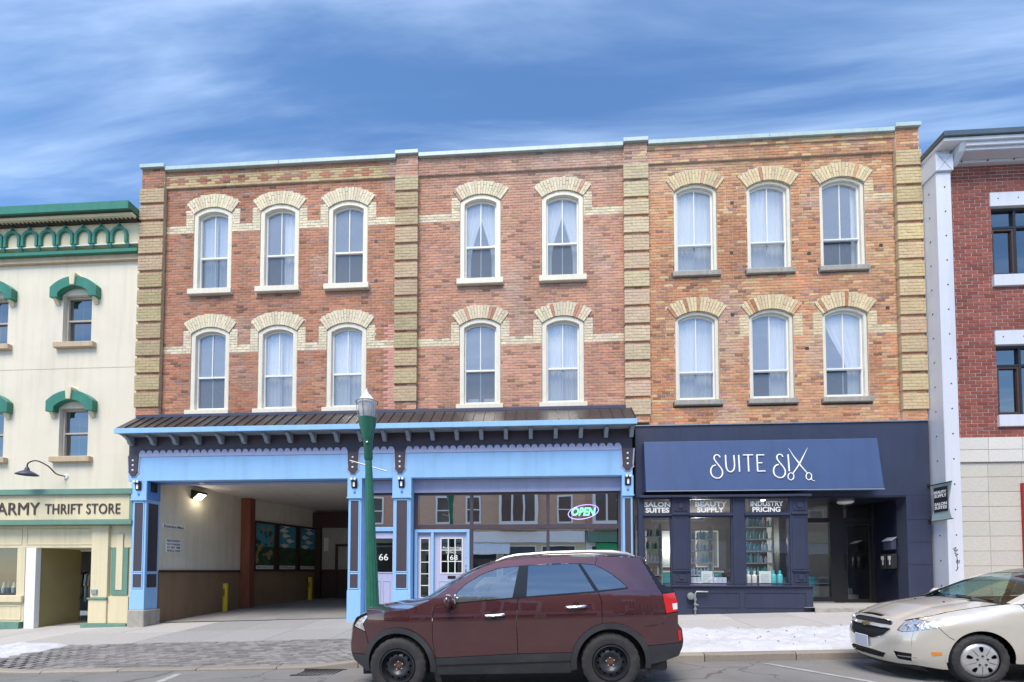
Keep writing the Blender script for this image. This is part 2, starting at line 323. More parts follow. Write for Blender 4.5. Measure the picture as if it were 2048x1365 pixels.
M_glass('pane_shop', (0.78, 0.82, 0.82), 0.9, wav=0.014); M_glass('pane_dark', (0.35, 0.42, 0.52), 0.25, wav=0.01); M_glass('pane_door', (0.6, 0.63, 0.62), 0.2, wav=0.01)
# ---------------------------------------------------------------- the ground
g = MB(); N = 1200
g.add([(-N, -N, -GR * N - 0.6), (N, -N, GR * N - 0.6), (N, N, GR * N - 0.6), (-N, N, -GR * N - 0.6)], [(0, 1, 2, 3)])
kind(g.build('ground', 'sub_base'), 'structure')
def surface(name, mat, x0, x1, y0, y1, fn, nx, ny, thick=0.0):
    m = MB(); vs = []
    for j in range(ny + 1):
        for i in range(nx + 1):
            x = x0 + (x1 - x0) * i / nx; y = y0 + (y1 - y0) * j / ny; vs.append((x, y, fn(x, y)))
    m.add(vs, [(j * (nx + 1) + i, j * (nx + 1) + i + 1, (j + 1) * (nx + 1) + i + 1, (j + 1) * (nx + 1) + i) for j in range(ny) for i in range(nx)])
    return kind(m.build(name, mat, smooth=False), 'structure')
road = surface('road', 'asphalt', -60, 60, -17.5, -4.5, road_z, 4, 26)
# faded stall line, patch seam and drain grate in the road
lm = MB(); x0, _ = at(1585, 1330, -4.9); 
for (xa, ya, xb, yb, wd) in ((3.55, -4.75, 4.35, -6.6, 0.06), (-6.1, -4.75, -5.4, -6.8, 0.06)):
    lm.add([(xa - wd, ya, road_z(xa, ya) + 0.004), (xa + wd, ya, road_z(xa, ya) + 0.004), (xb + wd, yb, road_z(xb, yb) + 0.004), (xb - wd, yb, road_z(xb, yb) + 0.004)], [(0, 1, 2, 3)])
lm.build('stall_line', 'road_paint', road)
gx, gy = -3.62, -4.86
gr = MB(); 
for i in range(9):
    xx = gx - 0.3 + i * 0.075; gr.box(xx, xx + 0.035, gy - 0.2, gy + 0.2, road_z(xx, gy) - 0.02, road_z(xx, gy) + 0.008)
gr.box(gx - 0.34, gx + 0.38, gy - 0.25, gy - 0.2, road_z(gx, gy) - 0.03, road_z(gx, gy) + 0.012); gr.box(gx - 0.34, gx + 0.38, gy + 0.2, gy + 0.25, road_z(gx, gy) - 0.03, road_z(gx, gy) + 0.012)
tag(gr.build('drain_grate', 'cast_iron', base=True), 'dark iron drain grate set in the gutter by the driveway', 'drain grate')
# sidewalk: a bed with concrete slabs on it
def bed_z(x, y): return walk_z(x, y) - 0.06
DRV = (-9.4, -4.0)                                          # the driveway through the kerb
def apron(x):                                                 # lowered where cars drive in
    a, b = DRV; return max(0.0, min(1.0, (x - a + 0.9) / 0.9, (b + 0.9 - x) / 0.9))
walk = surface('sidewalk', 'sub_base', -40, 40, -4.32, 0.6, lambda x, y: bed_z(x, y) - 0.05 * apron(x), 80, 2)
def slab_mesh(x0, x1, y0, y1, col, fn, th=0.07, c=0.008):
    m = MB(); n = max(1, int((x1 - x0) / 0.8)); 
    t = [(x0 + c, y0 + c), (x1 - c, y0 + c), (x1 - c, y1 - c), (x0 + c, y1 - c)]; o = [(x0, y0), (x1, y0), (x1, y1), (x0, y1)]
    vs = [(x, y, fn(x, y)) for x, y in t] + [(x, y, fn(x, y) - c) for x, y in o] + [(x, y, fn(x, y) - th) for x, y in o]
    f = [(0, 1, 2, 3)] + [(i, 4 + i, 4 + (i + 1) % 4, (i + 1) % 4) for i in range(4)] + [(4 + i, 8 + i, 8 + (i + 1) % 4, 4 + (i + 1) % 4) for i in range(4)]
    m.add(vs, f, col); return m
x = -21.0
while x < 15:
    wd = 1.5
    for (ya, yb) in ((-2.62, -1.25), (-1.24, 0.30)):
        v = random.uniform(0.88, 1.08); dr = DRV[0] - 0.8 < x < DRV[1]; base = (0.30, 0.295, 0.29) if dr else (0.40, 0.385, 0.37)
        dz = random.uniform(-0.004, 0.004)
        slab_mesh(x + 0.006, x + wd - 0.006, ya + 0.006, yb - 0.006, tuple(q * v for q in base), lambda a, b: walk_z(a, b) + dz).build('slab', 'slab', walk)
    x += wd
# paver strip between sidewalk and kerb
pv = MB(); y = -4.28; row = 0
def strip_z(x, y): return walk_z(x, y) - 0.10 * apron(x) * max(0, min(1, (-2.62 - y) / 1.6))
while y < -2.66:
    x = -10.6 + (0.105 if row % 2 else 0)
    while x < 1.5:
        k = random.uniform(0.65, 1.15); zz = strip_z(x + 0.1, y + 0.05) + random.uniform(-0.004, 0.004); s1 = GR * 0.1
        c = (0.235 * k, 0.225 * k, 0.22 * k)
        pv.add([(x, y, zz - s1), (x + 0.2, y, zz + s1), (x + 0.2, y + 0.1, zz + s1 + 0.006), (x, y + 0.1, zz - s1 + 0.006), (x, y, zz - .04), (x + 0.2, y, zz - .04), (x + 0.2, y + 0.1, zz - .04), (x, y + 0.1, zz - .04)], [(0, 1, 2, 3), (0, 4, 5, 1), (1, 5, 6, 2), (2, 6, 7, 3), (3, 7, 4, 0)], c)
        x += 0.207
    y += 0.107; row += 1
ps = pv.build('paver_strip', 'slab', walk); kind(ps, 'stuff')
# kerb stones
kerb = surface('kerb', 'sub_base', -40, 40, -4.49, -4.33, lambda x, y: GR * x - 0.12, 40, 1)
x = -20.5
while x < 16:
    L = 1.45; a0, a1 = apron(x), apron(x + L); k = random.uniform(0.85, 1.1)
    def kz(xx): return GR * xx + 0.045 - 0.085 * apron(xx)
    m = MB(); n = 4
    P = []
    for i in range(n + 1):
        xx = x + 0.008 + (L - 0.016) * i / n; zt = kz(xx); zb = GR * xx - 0.14; r = 0.02 + random.uniform(-0.004, 0.006)
        P.append([(xx, -4.50, zb), (xx, -4.50 + 0.004, zt - r), (xx, -4.50 + r + 0.01, zt), (xx, -4.325, zt + 0.004), (xx, -4.325, zb)])
    vs = [p for q in P for p in q]; f = [(i * 5 + j, (i + 1) * 5 + j, (i + 1) * 5 + (j + 1) % 5, i * 5 + (j + 1) % 5) for i in range(n) for j in range(5)] + [(0, 1, 2, 3, 4), tuple(n * 5 + j for j in range(4, -1, -1))]
    m.add(vs, f, (0.27 * k, 0.245 * k, 0.21 * k)); m.build('kerb_stone', 'slab', kerb); x += L
# the opposite side: sidewalk and kerb behind the camera
surface('opposite_sidewalk', 'snow', -40, 60, -24, -17.5, lambda x, y: GR * x + 0.04, 10, 1)  # unseen walk given a pale snow surface to bounce light onto the facades
# snow bank on the strip
def snow(x0, x1, seed):
    m = MB(); nx = int((x1 - x0) / 0.055); ny = 34; y0, y1 = -4.36, -2.45; vs = []
    for j in range(ny + 1):
        for i in range(nx + 1):
            x = x0 + (x1 - x0) * i / nx; y = y0 + (y1 - y0) * j / ny
            e = min((x - x0) / 0.5, (x1 - x) / 0.5, (y - y0) / 0.16, (y1 - y) / 0.22, 1.0)
            q = noise.fractal(Vector((x * 0.9 + seed, y * 1.6, 0)), 1.0, 2.0, 5)
            q2 = noise.noise(Vector((x * 7 + seed, y * 8, 3))) * 0.5 + noise.noise(Vector((x * 17, y * 19, 5 + seed))) * 0.3
            h = 0.085 + 0.06 * q + 0.075 * q2
            h = h * max(0.0, e) ** 0.6 - 0.035 + 0.02 * q - (0.0 if e > 0.02 else 0.05)
            vs.append((x, y, strip_z(x, y) + h))
    m.add(vs, [(j * (nx + 1) + i, j * (nx + 1) + i + 1, (j + 1) * (nx + 1) + i + 1, (j + 1) * (nx + 1) + i) for j in range(ny) for i in range(nx)])
    o = m.build('snow', 'snow', smooth=False); o.data.polygons.foreach_set('use_smooth', [True] * len(o.data.polygons)); kind(o, 'stuff'); return o
s = snow(-0.6, 13.5, 1.3); tag(s, 'trodden white snow covering the strip between sidewalk and kerb', 'snow')
s = snow(-20, -10.3, 8.1); tag(s, 'small patch of old snow in front of the cream shop', 'snow')
db = MB()
for i in range(60):
    x = random.choice((1.2, 3.1, 4.6, 7.0)) + random.gauss(0, 0.9); y = random.uniform(-4.2, -2.6); z = strip_z(x, y) + 0.062; a = random.uniform(0, 6.28); l = random.uniform(0.01, 0.035) if i > 9 else random.uniform(0.08, 0.18)
    db.tube([(x, y, z), (x + math.cos(a) * l, y + math.sin(a) * l, z + 0.015)], 0.006 if i > 9 else 0.005, 5)
kind(tag(db.build('litter', 'dark_brown'), 'dark twigs and bits of dirt scattered on the snow', 'litter'), 'stuff')
# ---------------------------------------------------------------- the brick building
WIN = [(-9.28, 1), (-7.31, 1), (-5.33, 1), (-1.60, 2), (0.65, 2), (4.19, 3), (6.10, 3), (7.97, 3)]
ROWS = [(9.46, 11.87), (5.99, 8.38)]
PIL = [(-11.36, -10.68), (-3.93, -3.34), (2.30, 2.91), (9.28, 9.86)]
HW, RISE = 0.555, 0.185; RAD = (HW * HW + RISE * RISE) / (2 * RISE); ANG = math.asin(HW / RAD); RING = 0.40
BANDS = [(11.16, 11.39), (7.66, 7.89)]
TOPZ = 12.93
cam_v = Vector(CAM_LOC)
brick_bld = empty('brick_building', (-0.75, 0.3, 0.0), 'three storey red and yellow brick commercial building with arched windows', 'building')
def rnd(c, k): 
    j = random.uniform(1 - k, 1 + k); return tuple(max(0.01, q * j * random.uniform(1 - k * 0.35, 1 + k * 0.35)) for q in c)
def bay_of(x): return 1 if x < -3.6 else (2 if x < 2.6 else 3)
def mixc(a, b, t): return tuple(p + (q - p) * t for p, q in zip(a, b))
YEL = {1: (0.68, 0.60, 0.43), 2: (0.68, 0.59, 0.42), 3: (0.64, 0.52, 0.32)}
def brick_col(x, z):
    b = bay_of(x); n = noise.noise(Vector((x * 0.5, z * 0.45, 2.2))); n2 = noise.noise(Vector((x * 1.7, z * 1.6, 9.1)))
    if b == 1: c = mixc((0.36, 0.145, 0.080), (0.46, 0.220, 0.130), 0.5 + 0.6 * n); k = 0.17
    elif b == 2: c = mixc((0.46, 0.215, 0.135), (0.54, 0.30, 0.205), 0.5 + 0.6 * n); k = 0.15
    else: c = mixc((0.47, 0.195, 0.090), (0.57, 0.31, 0.165), 0.5 + 0.8 * n); k = 0.16
    if z > 11.6: c = mixc(c, (0.52, 0.38, 0.31), max(0, min(0.8, (z - 11.6) * 0.75)) * max(0, 1 - abs(x - 1.2) / 5.0) * (0.8 + 0.6 * n2))
    wth = 1.0 + 0.24 * noise.noise(Vector((x * 2.4, z * 0.22, 5.5))) + 0.12 * noise.noise(Vector((x * 0.8, z * 0.9, 1.5)))
    if z > 12.2: wth *= 0.88
    c = tuple(q * wth for q in c)
    ef = noise.noise(Vector((x * 0.9, z * 0.7, 14.0)))
    if ef > 0.22: c = mixc(c, (0.50, 0.38, 0.31), min(0.45, (ef - 0.22) * 1.6))
    r = random.random()
    if r < 0.05: c = tuple(q * 0.55 for q in c)
    elif r < 0.10: c = mixc(c, (0.30, 0.17, 0.16), 0.7)
    elif b == 3 and (r < 0.16 or (r < 0.45 and n2 > 0.22)): c = mixc(c, (0.58, 0.41, 0.21), 0.8)
    if b == 1 and -4.17 < x < -3.95 and z < 8.3: return (0.60, 0.30, 0.25)
    return rnd(c, k)
def piece_col(x, z, zb=None):
    b = bay_of(x)
    for bi, (a, t) in enumerate(BANDS):
        ear = any(abs(x - xc) < 0.80 and a <= z < a + 0.62 for xc, wb in WIN if wb == b) and not (b == 3 and (bi == 0 or x < 5) and not (x > 7.9)) and not (b == 2 and bi == 0 and -1.2 < x < 0.2)
        inb = a <= z < t and (b == 1 or (b == 2 and (bi == 1 or x > 0.9 or x < -1.9)) or (b == 3 and x > 8.4))
        if inb or ear: return rnd(YEL[b], 0.12) if random.random() > 0.06 else rnd((0.50, 0.40, 0.27), 0.1)
    if 12.45 < z < 12.80 and b == 1 and -10.6 < x < -4.2:
        q = ((x + 20) / 0.2 % 3.0); r = int((z - 12.45) / 0.0745)
        cross = (r in (2,) and q < 2.4) or (r in (1, 3) and 0.5 < q < 1.7)
        if not cross: return rnd((0.47, 0.36, 0.19), 0.14)
    return brick_col(x, z)
H, LB, J = 0.0745, 0.225, 0.010
def cut(iv, blk):
    for a, b in blk:
        o = []
        for p, q in iv:
            if b <= p or a >= q: o.append((p, q)); continue
            if a > p: o.append((p, a))
            if b < q: o.append((b, q))
        iv = o
    return iv
def blocks(z, x0, x1, ring):
    out = []
    for xc, bb in WIN:
        if xc < x0 - 1 or xc > x1 + 1: continue
        for zb, zt in ROWS:
            zc = zt - RAD
            Ro = RAD + (RING if ring else 0.01)
            zin = zc + RAD * math.cos(ANG); zout = zc + Ro * math.cos(ANG)
            if z < zb - 0.17 or z > zc + Ro: continue
            if z <= zin: hw = HW + 0.012 if z > zb - 0.01 else HW + 0.09
            elif z <= zout and ring: hw = (z - zc) * math.tan(ANG) + 0.004
            else: hw = math.sqrt(max(0, Ro * Ro - (z - zc) ** 2))
            out.append((xc - hw, xc + hw))
    return out
bricks = []                                   # x0,x1,z0,z1,y,col
mort = MB()
def lay(x0, x1, z0, z1, Y, colf, pil=False, h=H, L=LB, depth=0.30, mort_mb=None, blk=blocks, list_=None):
    k = 0; z = z0; mort_mb = mort_mb or mort; list_ = bricks if list_ is None else list_
    while z < z1 - 0.02:
        zt = min(z + h, z1); zm = (z + zt) / 2
        for p, q in cut([(x0, x1)], blk(zm, x0, x1, False)): mort_mb.box(p, q, Y + 0.007, Y + depth, z, zt)
        spl = [xc + s * 0.80 for xc, _ in WIN for s in (-1, 1)] if any(a_ <= zm < a_ + 0.62 for a_, _ in BANDS) and blk is blocks else []
        ivs = []
        for p, q in cut([(x0, x1)], blk(zm, x0, x1, True)):
            e_ = [p] + sorted(v for v in spl if p + 0.02 < v < q - 0.02) + [q]; ivs += list(zip(e_[:-1], e_[1:]))
        for p, q in ivs:
            x = x0 + (-(L / 2) if k % 2 else 0) + random.uniform(-0.012, 0.012)
            while x < q:
                a, b = max(x, p), min(x + L, q); x += L
                if b - a < 0.03: continue
                list_.append((a + J / 2, b - J / 2, z + J / 2, zt - J / 2, Y + random.uniform(-0.003, 0.002), colf((a + b) / 2, zm)))
        z = zt; k += 1
for i in range(3):
    x0, x1 = PIL[i][1], PIL[i + 1][0]; z0 = 5.55 if i < 2 else 5.20
    lay(x0, x1, z0, 12.45, 0.0, piece_col)
    lay(x0, x1, 12.45, 12.80, -0.045, piece_col)
    lay(x0, x1, 12.80, TOPZ, -0.07 if i == 2 else -0.045, lambda x, z: rnd((0.52, 0.40, 0.24), 0.15) if bay_of(x) == 3 and z > 12.84 and random.random() < 0.5 else brick_col(x, z))
for (a, b), zb in zip(PIL, (5.55, 5.55, 5.40, 5.20)):
    lay(a, b, zb, TOPZ + 0.07, -0.10, lambda x, z: brick_col(x, z), depth=0.40)
wall = mort.build('wall', 'mortar', brick_bld)
def brick_mb(items, mb=None):
    mb = mb or MB()
    for a, b, z0, z1, y, c in items:
        t = random.uniform(-0.0015, 0.0015)
        e = 0.004
        vs = [(a, y + 0.05, z0), (b, y + 0.05, z0), (b, y + 0.05, z1), (a, y + 0.05, z1), (a, y + e, z0), (b, y + e, z0), (b, y + e, z1), (a, y + e, z1), (a + e, y + t, z0 + e), (b - e, y - t, z0 + e), (b - e, y - t, z1 - e), (a + e, y + t, z1 - e)]
        mb.add(vs, [(8, 9, 10, 11)] + [(4 + i, 4 + (i + 1) % 4, 8 + (i + 1) % 4, 8 + i) for i in range(4)] + [(i, (i + 1) % 4, 4 + (i + 1) % 4, 4 + i) for i in range(4)], c)
    return mb
def split_bricks(items, parent, mat='brick', name='brick', rest='brickwork'):
    def size(t): 
        d = (Vector(((t[0] + t[1]) / 2, t[4], (t[2] + t[3]) / 2)) - cam_v).length; return (t[1] - t[0]) * (t[3] - t[2]) / d / d
    items = sorted(items, key=size, reverse=True)
    for t in items[:300]: brick_mb([t]).build(name, mat, parent)
    if items[300:]: kind(brick_mb(items[300:]).build(rest, mat, parent), 'stuff')
split_bricks(bricks, wall)
# quoin blocks on the pilasters
tint = [(0.42, 0.34, 0.19), (0.46, 0.37, 0.22), (0.57, 0.46, 0.30), (0.56, 0.44, 0.25)]
for pi, (a, b) in enumerate(PIL):
    z = 12.40; zend = (5.86, 5.86, 5.45, 5.45)[pi]; n = 0
    while z - 0.40 > zend - 0.2:
        z0 = max(z - 0.405, zend); m = MB(); m.box(a - 0.022, b + 0.022, -0.128, -0.02, z0, z, (0.44, 0.36, 0.24)); c0 = rnd(tint[pi], 0.10)
        if random.random() < 0.15: c0 = mixc(c0, (0.55, 0.36, 0.27), 0.4)
        k = 0; zz = z0
        rows = max(1, round((z - z0) / 0.081)); hh = (z - z0) / rows
        for k in range(rows):
            x = a - 0.026 + (-0.11 if k % 2 else 0)
            while x < b + 0.026:
                p, q = max(x, a - 0.026), min(x + 0.222, b + 0.026); x += 0.222
                if q - p > 0.03: brick_mb([(p + 0.003, q - 0.003, zz + 0.003, zz + hh - 0.003, -0.134 + random.uniform(-0.003, 0.002), rnd(c0, 0.07))], m)
            zz += hh
        m.build('quoin', 'brick', brick_bld); z -= 0.492; n += 1
# arch rings, one voussoir after another
nv = 18; vous = []
for wi, (xc, bb) in enumerate(WIN):
    for ri, (zb, zt) in enumerate(ROWS):
        zc = zt - RAD
        for k in range(nv):
            a0 = -ANG + 2 * ANG * k / nv + 0.004; a1 = -ANG + 2 * ANG * (k + 1) / nv - 0.004; m = MB()
            ro = RAD + RING + random.uniform(-0.02, 0.008) - 0.02; sp = RAD + (0.14 if k % 2 else 0.26)
            c = rnd(YEL[bb], 0.10)
            if bb >= 2 and random.random() < (0.16 if ri == 1 else 0.10): c = brick_col(xc, zt)
            for r0, r1 in ((RAD + 0.008, sp - 0.004), (sp + 0.004, ro)):
                y0 = -0.022 + random.uniform(-0.004, 0.004)
                pt = [(xc + r0 * math.sin(a0), zc + r0 * math.cos(a0)), (xc + r0 * math.sin(a1), zc + r0 * math.cos(a1)), (xc + r1 * math.sin(a1), zc + r1 * math.cos(a1)), (xc + r1 * math.sin(a0), zc + r1 * math.cos(a0))]
                o = len(m.v); m.prism(pt, y0, 0.15); m.c += [rnd(c, 0.04)] * (len(m.v) - o)
            m.build('voussoir', 'voussoir', wall)
# dark blocks painted as the shade inside old putlog holes
for px, py in ((752, 483), (752, 562), (1464, 406), (1463, 506), (1762, 491), (1614, 697), (1465, 630), (1775, 616), (1618, 507)):
    x, z = at(px, py, 0)
    B('putlog_hole_shade', 'dark_trim', wall, x - 0.045, x + 0.045, -0.004, 0.03, z - 0.04, z + 0.04, bevel=0)
# coping
for i in range(3): 
    a, b = PIL[i][1] + 0.02, PIL[i + 1][0] - 0.02
    n = 2 if i != 1 else 1
    for j in range(n): B('coping', 'coping_metal', brick_bld, a + (b - a) * j / n + 0.004, a + (b - a) * (j + 1) / n - 0.004, -0.13, 0.4, TOPZ + 0.003, TOPZ + 0.115)
for a, b in PIL: B('coping', 'coping_metal', brick_bld, a - 0.025, b + 0.025, -0.17, 0.45, TOPZ + 0.073, TOPZ + 0.18)
# shell: roof, floors, back and side walls
for nm, z in (('roof', 12.55), ('floor', 8.95), ('floor', 5.30)): B(nm, 'plaster', brick_bld, -11.3, 9.8, 0.31 if z < 12 else 0.33, 8.2, z, z + 0.2, bevel=0)
B('back_wall', 'plaster', brick_bld, -11.3, 9.8, 8.25, 8.5, 0.0, 12.54, bevel=0)
for a, b in ((-11.34, -11.1), (9.6, 9.84)): B('side_wall', 'mortar', brick_bld, a, b, 0.32, 8.22, 5.51, 12.54, bevel=0); 
for a in (-11.34, 9.6): B('side_wall', 'mortar', brick_bld, a, a + 0.24, 0.35, 8.2, 12.76, TOPZ, bevel=0)
for x in (-8.3, -6.3, -3.6, -0.5, 2.6, 5.15, 7.0):
    for z0, z1 in ((5.51, 8.94), (9.16, 12.54)): B('partition', 'plaster', brick_bld, x - 0.06, x + 0.06, 0.33, 5.0, z0, z1, bevel=0)
for z0, z1 in ((5.51, 8.94), (9.16, 12.54)): B('partition', 'plaster', brick_bld, -11.0, 9.5, 5.01, 5.1, z0, z1, bevel=0)
# windows
def arch_pts(xc, zb, zt, d, n=12):
    r = RAD - d; hw = HW - d; a = math.asin(hw / r); zc = zt - RAD
    return [(xc - hw, zb)] + [(xc + r * math.sin(-a + 2 * a * i / n), zc + r * math.cos(-a + 2 * a * i / n)) for i in range(n + 1)] + [(xc + hw, zb)]
def curtain(x0, x1, z0, z1, Y, parent, mat='curtain', tie=None, amp=0.014):
    n = 40; m = MB(); A = []; Bq = []; ns = 14
    ph = random.uniform(0, 6); rows = []
    for j in range(ns + 1):
        t = j / ns; row = []
        for i in range(n + 1):
            s_ = i / n; xx = x0 + (x1 - x0) * s_
            if tie:                              # swept to one side towards the bottom
                k = 1 - 0.62 * math.sin(min(1, t / 0.75) * math.pi / 2) ** 2; xx = (x0 + (x1 - x0) * s_ * k) if tie < 0 else (x1 - (x1 - x0) * (1 - s_) * k)
            row.append((xx, Y + amp * math.sin(s_ * (x1 - x0) * 46 + ph + 0.8 * math.sin(t * 3 + s_ * 5)) + 0.012 * math.sin(s_ * 60 + ph), z1 + (z0 - z1) * t))
        rows.append(row)
    vs = [p for r in rows for p in r]
    m.add(vs, [(j * (n + 1) + i, j * (n + 1) + i + 1, (j + 1) * (n + 1) + i + 1, (j + 1) * (n + 1) + i) for j in range(ns) for i in range(n)])
    o = m.build('curtain', mat, parent); o.data.polygons.foreach_set('use_smooth', [True] * len(o.data.polygons)); return o
CUR = {(0, 0): 'gap', (1, 0): 'right', (2, 0): 'sliver', (0, 1): 'none', (1, 1): 'full', (2, 1): 'full', (3, 0): 'tied', (4, 0): 'tied', (3, 1): 'box', (4, 1): 'full', (5, 0): 'full', (6, 0): 'full', (7, 0): 'sliver', (5, 1): 'full', (6, 1): 'right', (7, 1): 'tieright'}
for wi, (xc, bb) in enumerate(WIN):
    for ri, (zb, zt) in enumerate(ROWS):
        thick = bb < 3; d0 = 0.115 if thick else 0.075; y0 = 0.012 if thick else 0.03
        z0 = zb + (0.0 if ri == 0 or not thick else 0.0)
        fm = MB().band(arch_pts(xc, zb, zt, -0.004), arch_pts(xc, zb, zt, d0), y0, 0.2)
        fm.box(xc - HW + d0 + 0.001, xc + HW - d0 - 0.001, y0 + 0.05, 0.2, zb, zb + 0.05)
        win = fm.build('window', 'cream_paint', brick_bld, bevel=0.006)
        d1 = d0 + 0.045
        sb = MB().band(arch_pts(xc, zb + 0.052, zt, d0 + 0.002), arch_pts(xc, zb + 0.10, zt, d1), 0.10, 0.16)
        sb.box(xc - HW + d0 + 0.002, xc + HW - d0 - 0.002, 0.101, 0.159, zb + 0.053, zb + 0.105)
        zm = zb + (0.98 if thick else 0.78)
        sb.box(xc - HW + d1, xc + HW - d1, 0.09, 0.15, zm - 0.025, zm + 0.025)
        sb.build('sash', 'white_paint', win, bevel=0.004)
        up = [p for p in arch_pts(xc, zm + 0.02, zt, d1 - 0.004)]
        MB().add([(x, 0.135, z) for x, z in up], [tuple(range(len(up)))]).build('pane', 'pane', win)
        hwp = HW - d1 + 0.004
        MB().add([(xc - hwp, 0.142, zb + 0.10), (xc + hwp, 0.142, zb + 0.10), (xc + hwp, 0.142, zm - 0.02), (xc - hwp, 0.142, zm - 0.02)], [(0, 1, 2, 3)]).build('pane', 'pane_screen', win)
        B('muntin', 'white_paint', win, xc - 0.012, xc + 0.012, 0.112, 0.134, zm + 0.026, zt - d1 + 0.002, bevel=0)
        if not (wi == 2 and ri == 1): B('muntin', 'white_paint', win, xc - 0.010, xc + 0.010, 0.145, 0.16, zb + 0.106, zm - 0.026, bevel=0)
        if not thick: B('screen_rail', 'bracket_grey', win, xc - HW + d1, xc + HW - d1, 0.078, 0.089, zm - 0.05, zm - 0.015, bevel=0)
        if thick: B('sill', 'cream_paint', win, xc - HW - 0.085, xc + HW + 0.085, -0.11, 0.199, zb - 0.16, zb - 0.003, bevel=0.01)
        else: B('sill', 'grey_stone', win, xc - HW - 0.065, xc + HW + 0.075, -0.07, 0.199, zb - 0.14, zb - 0.003, bevel=0.012)
        k = CUR[(wi, ri)]; L_, R_ = xc - HW + 0.05, xc + HW - 0.05; zt2 = zt - 0.08; Yc = 0.235
        if k == 'full': curtain(L_, xc + 0.02, zb + 0.02, zt2, Yc, win); curtain(xc - 0.02, R_, zb + 0.02, zt2, Yc + 0.07, win)
        if k == 'gap': curtain(L_ + 0.1, xc - 0.0, zb + 0.02, zt2, Yc, win, 'curtain_blue'); curtain(xc + 0.04, R_ - 0.1, zb + 0.02, zt2, Yc + 0.02, win, 'curtain_blue')
        if k == 'right': curtain(xc + 0.02, R_, zb + 0.02, zt2, Yc, win)
        if k == 'sliver': curtain(R_ - 0.16, R_, zb + 0.02, zt2, Yc, win)
        if k == 'tied': curtain(L_, xc + 0.06, zb + 0.02, zt2, Yc, win, tie=-1); curtain(xc - 0.06, R_, zb + 0.02, zt2, Yc + 0.02, win, tie=1)
        if k == 'tieright': curtain(L_ + 0.1, R_, zb + 0.02, zt2, Yc, win, tie=1)
        if k == 'box':
            for q in (-0.23, 0.23): B('storage_box', 'paper', win, xc + q - 0.16, xc + q + 0.16, 0.36, 0.6, zb + 0.02, zb + 0.30)
for px0, px1, py in ((470, 507, 836), (598, 641, 832), (727, 790, 830), (835, 915, 826), (1003, 1082, 822), (1171, 1255, 818)):
    pass
# ---------------------------------------------------------------- the blue shopfront with the carriage passage
def onx(px, py, X):                                           # photo point -> (y, z) on the plane x = X
    d = _a * FPX + _r * (px - CX) - _u * (py - CY); t = (X - CAM_LOC[0]) / d.x
    return CAM_LOC[1] + d.y * t, CAM_LOC[2] + d.z * t
XL, XR = -11.30, 2.42
blue = empty('blue_shopfront', ((XL + XR) / 2, -0.35, 0.1), 'light blue painted wooden shopfront with scalloped charcoal frieze and black metal canopy roof', 'shopfront')
ZE0, ZE1, ZRT = 5.15, 5.285, 5.80
np_ = 50
for i in range(np_):
    a = XL + (XR - XL) * i / np_; b = XL + (XR - XL) * (i + 1) / np_; m = MB()
    yo, zo, yi, zi = -0.76, ZE1 + 0.004, -0.115, ZRT
    m.add([(a, yo, zo), (b, yo, zo), (b, yi, zi), (a, yi, zi), (a, yo, zo - 0.02), (b, yo, zo - 0.02), (b, yi, zi - 0.02), (a, yi, zi - 0.02)], [(0, 1, 2, 3), (0, 4, 5, 1), (4, 7, 6, 5), (0, 3, 7, 4), (1, 5, 6, 2), (2, 6, 7, 3)])
    r = 0.012; m.add([(b - r, yo, zo), (b, yo, zo), (b, yi, zi), (b - r, yi, zi), (b - r, yo, zo + 0.03), (b, yo, zo + 0.03), (b, yi, zi + 0.03), (b - r, yi, zi + 0.03)], [(4, 5, 6, 7), (0, 1, 5, 4), (0, 4, 7, 3), (1, 2, 6, 5)])
    m.build('roof_panel', 'metal_roof', blue)
B('flashing', 'navy_flash', blue, XL + 0.02, 2.28, -0.16, -0.112, ZRT - 0.03, ZRT + 0.055, bevel=0)
MB().prism([(-0.115, ZRT - 0.03), (-0.735, ZE1 - 0.02), (-0.735, ZE0 + 0.02), (-0.34, ZE0 - 0.02), (-0.115, ZE0 - 0.02)], XL + 0.004, XL + 0.03, 'x').build('gable_board', 'charcoal', blue)
MB().prism([(-0.115, ZRT - 0.03), (-0.735, ZE1 - 0.02), (-0.735, ZE0 + 0.02), (-0.34, ZE0 - 0.02), (-0.115, ZE0 - 0.02)], XR - 0.03, XR - 0.004, 'x').build('gable_board', 'charcoal', blue)
B('eave_board', 'sky_blue', blue, XL - 0.02, XR + 0.02, -0.775, -0.74, ZE0, ZE1)
B('soffit', 'bracket_grey', blue, XL + 0.03, XR - 0.03, -0.738, -0.30, ZE0 + 0.015, ZE0 + 0.03, bevel=0)
zf = lambda py: az(983, py, -0.34)
ZF_T, ZS, ZL_, ZFB = ZE0 + 0.014, zf(895), zf(900.5), zf(954)
B('frieze', 'charcoal', blue, XL + 0.02, XR - 0.02, -0.34, -0.12, ZL_ - 0.01, ZF_T, bevel=0)
B('fascia', 'sky_blue', blue, XL + 0.02, XR - 0.02, -0.345, -0.11, ZFB, ZL_ - 0.012)
for i in range(22):
    x = ax(256, 880, -0.5) + (ax(1264, 872, -0.5) - ax(256, 880, -0.5)) * i / 21
    MB().prism([(-0.342, ZF_T), (-0.64, ZF_T), (-0.64, ZF_T - 0.05), (-0.55, ZF_T - 0.085), (-0.49, ZF_T - 0.14), (-0.47, ZF_T - 0.205), (-0.44, ZF_T - 0.215), (-0.43, ZF_T - 0.24), (-0.342, ZF_T - 0.24)], x - 0.05, x + 0.05, 'x').build('corbel', 'bracket_grey', blue, bevel=0.006)
pend_x = [ax(p, 920, -0.36) for p in (263, 706, 800, 1255)]
zpb = zf(944)
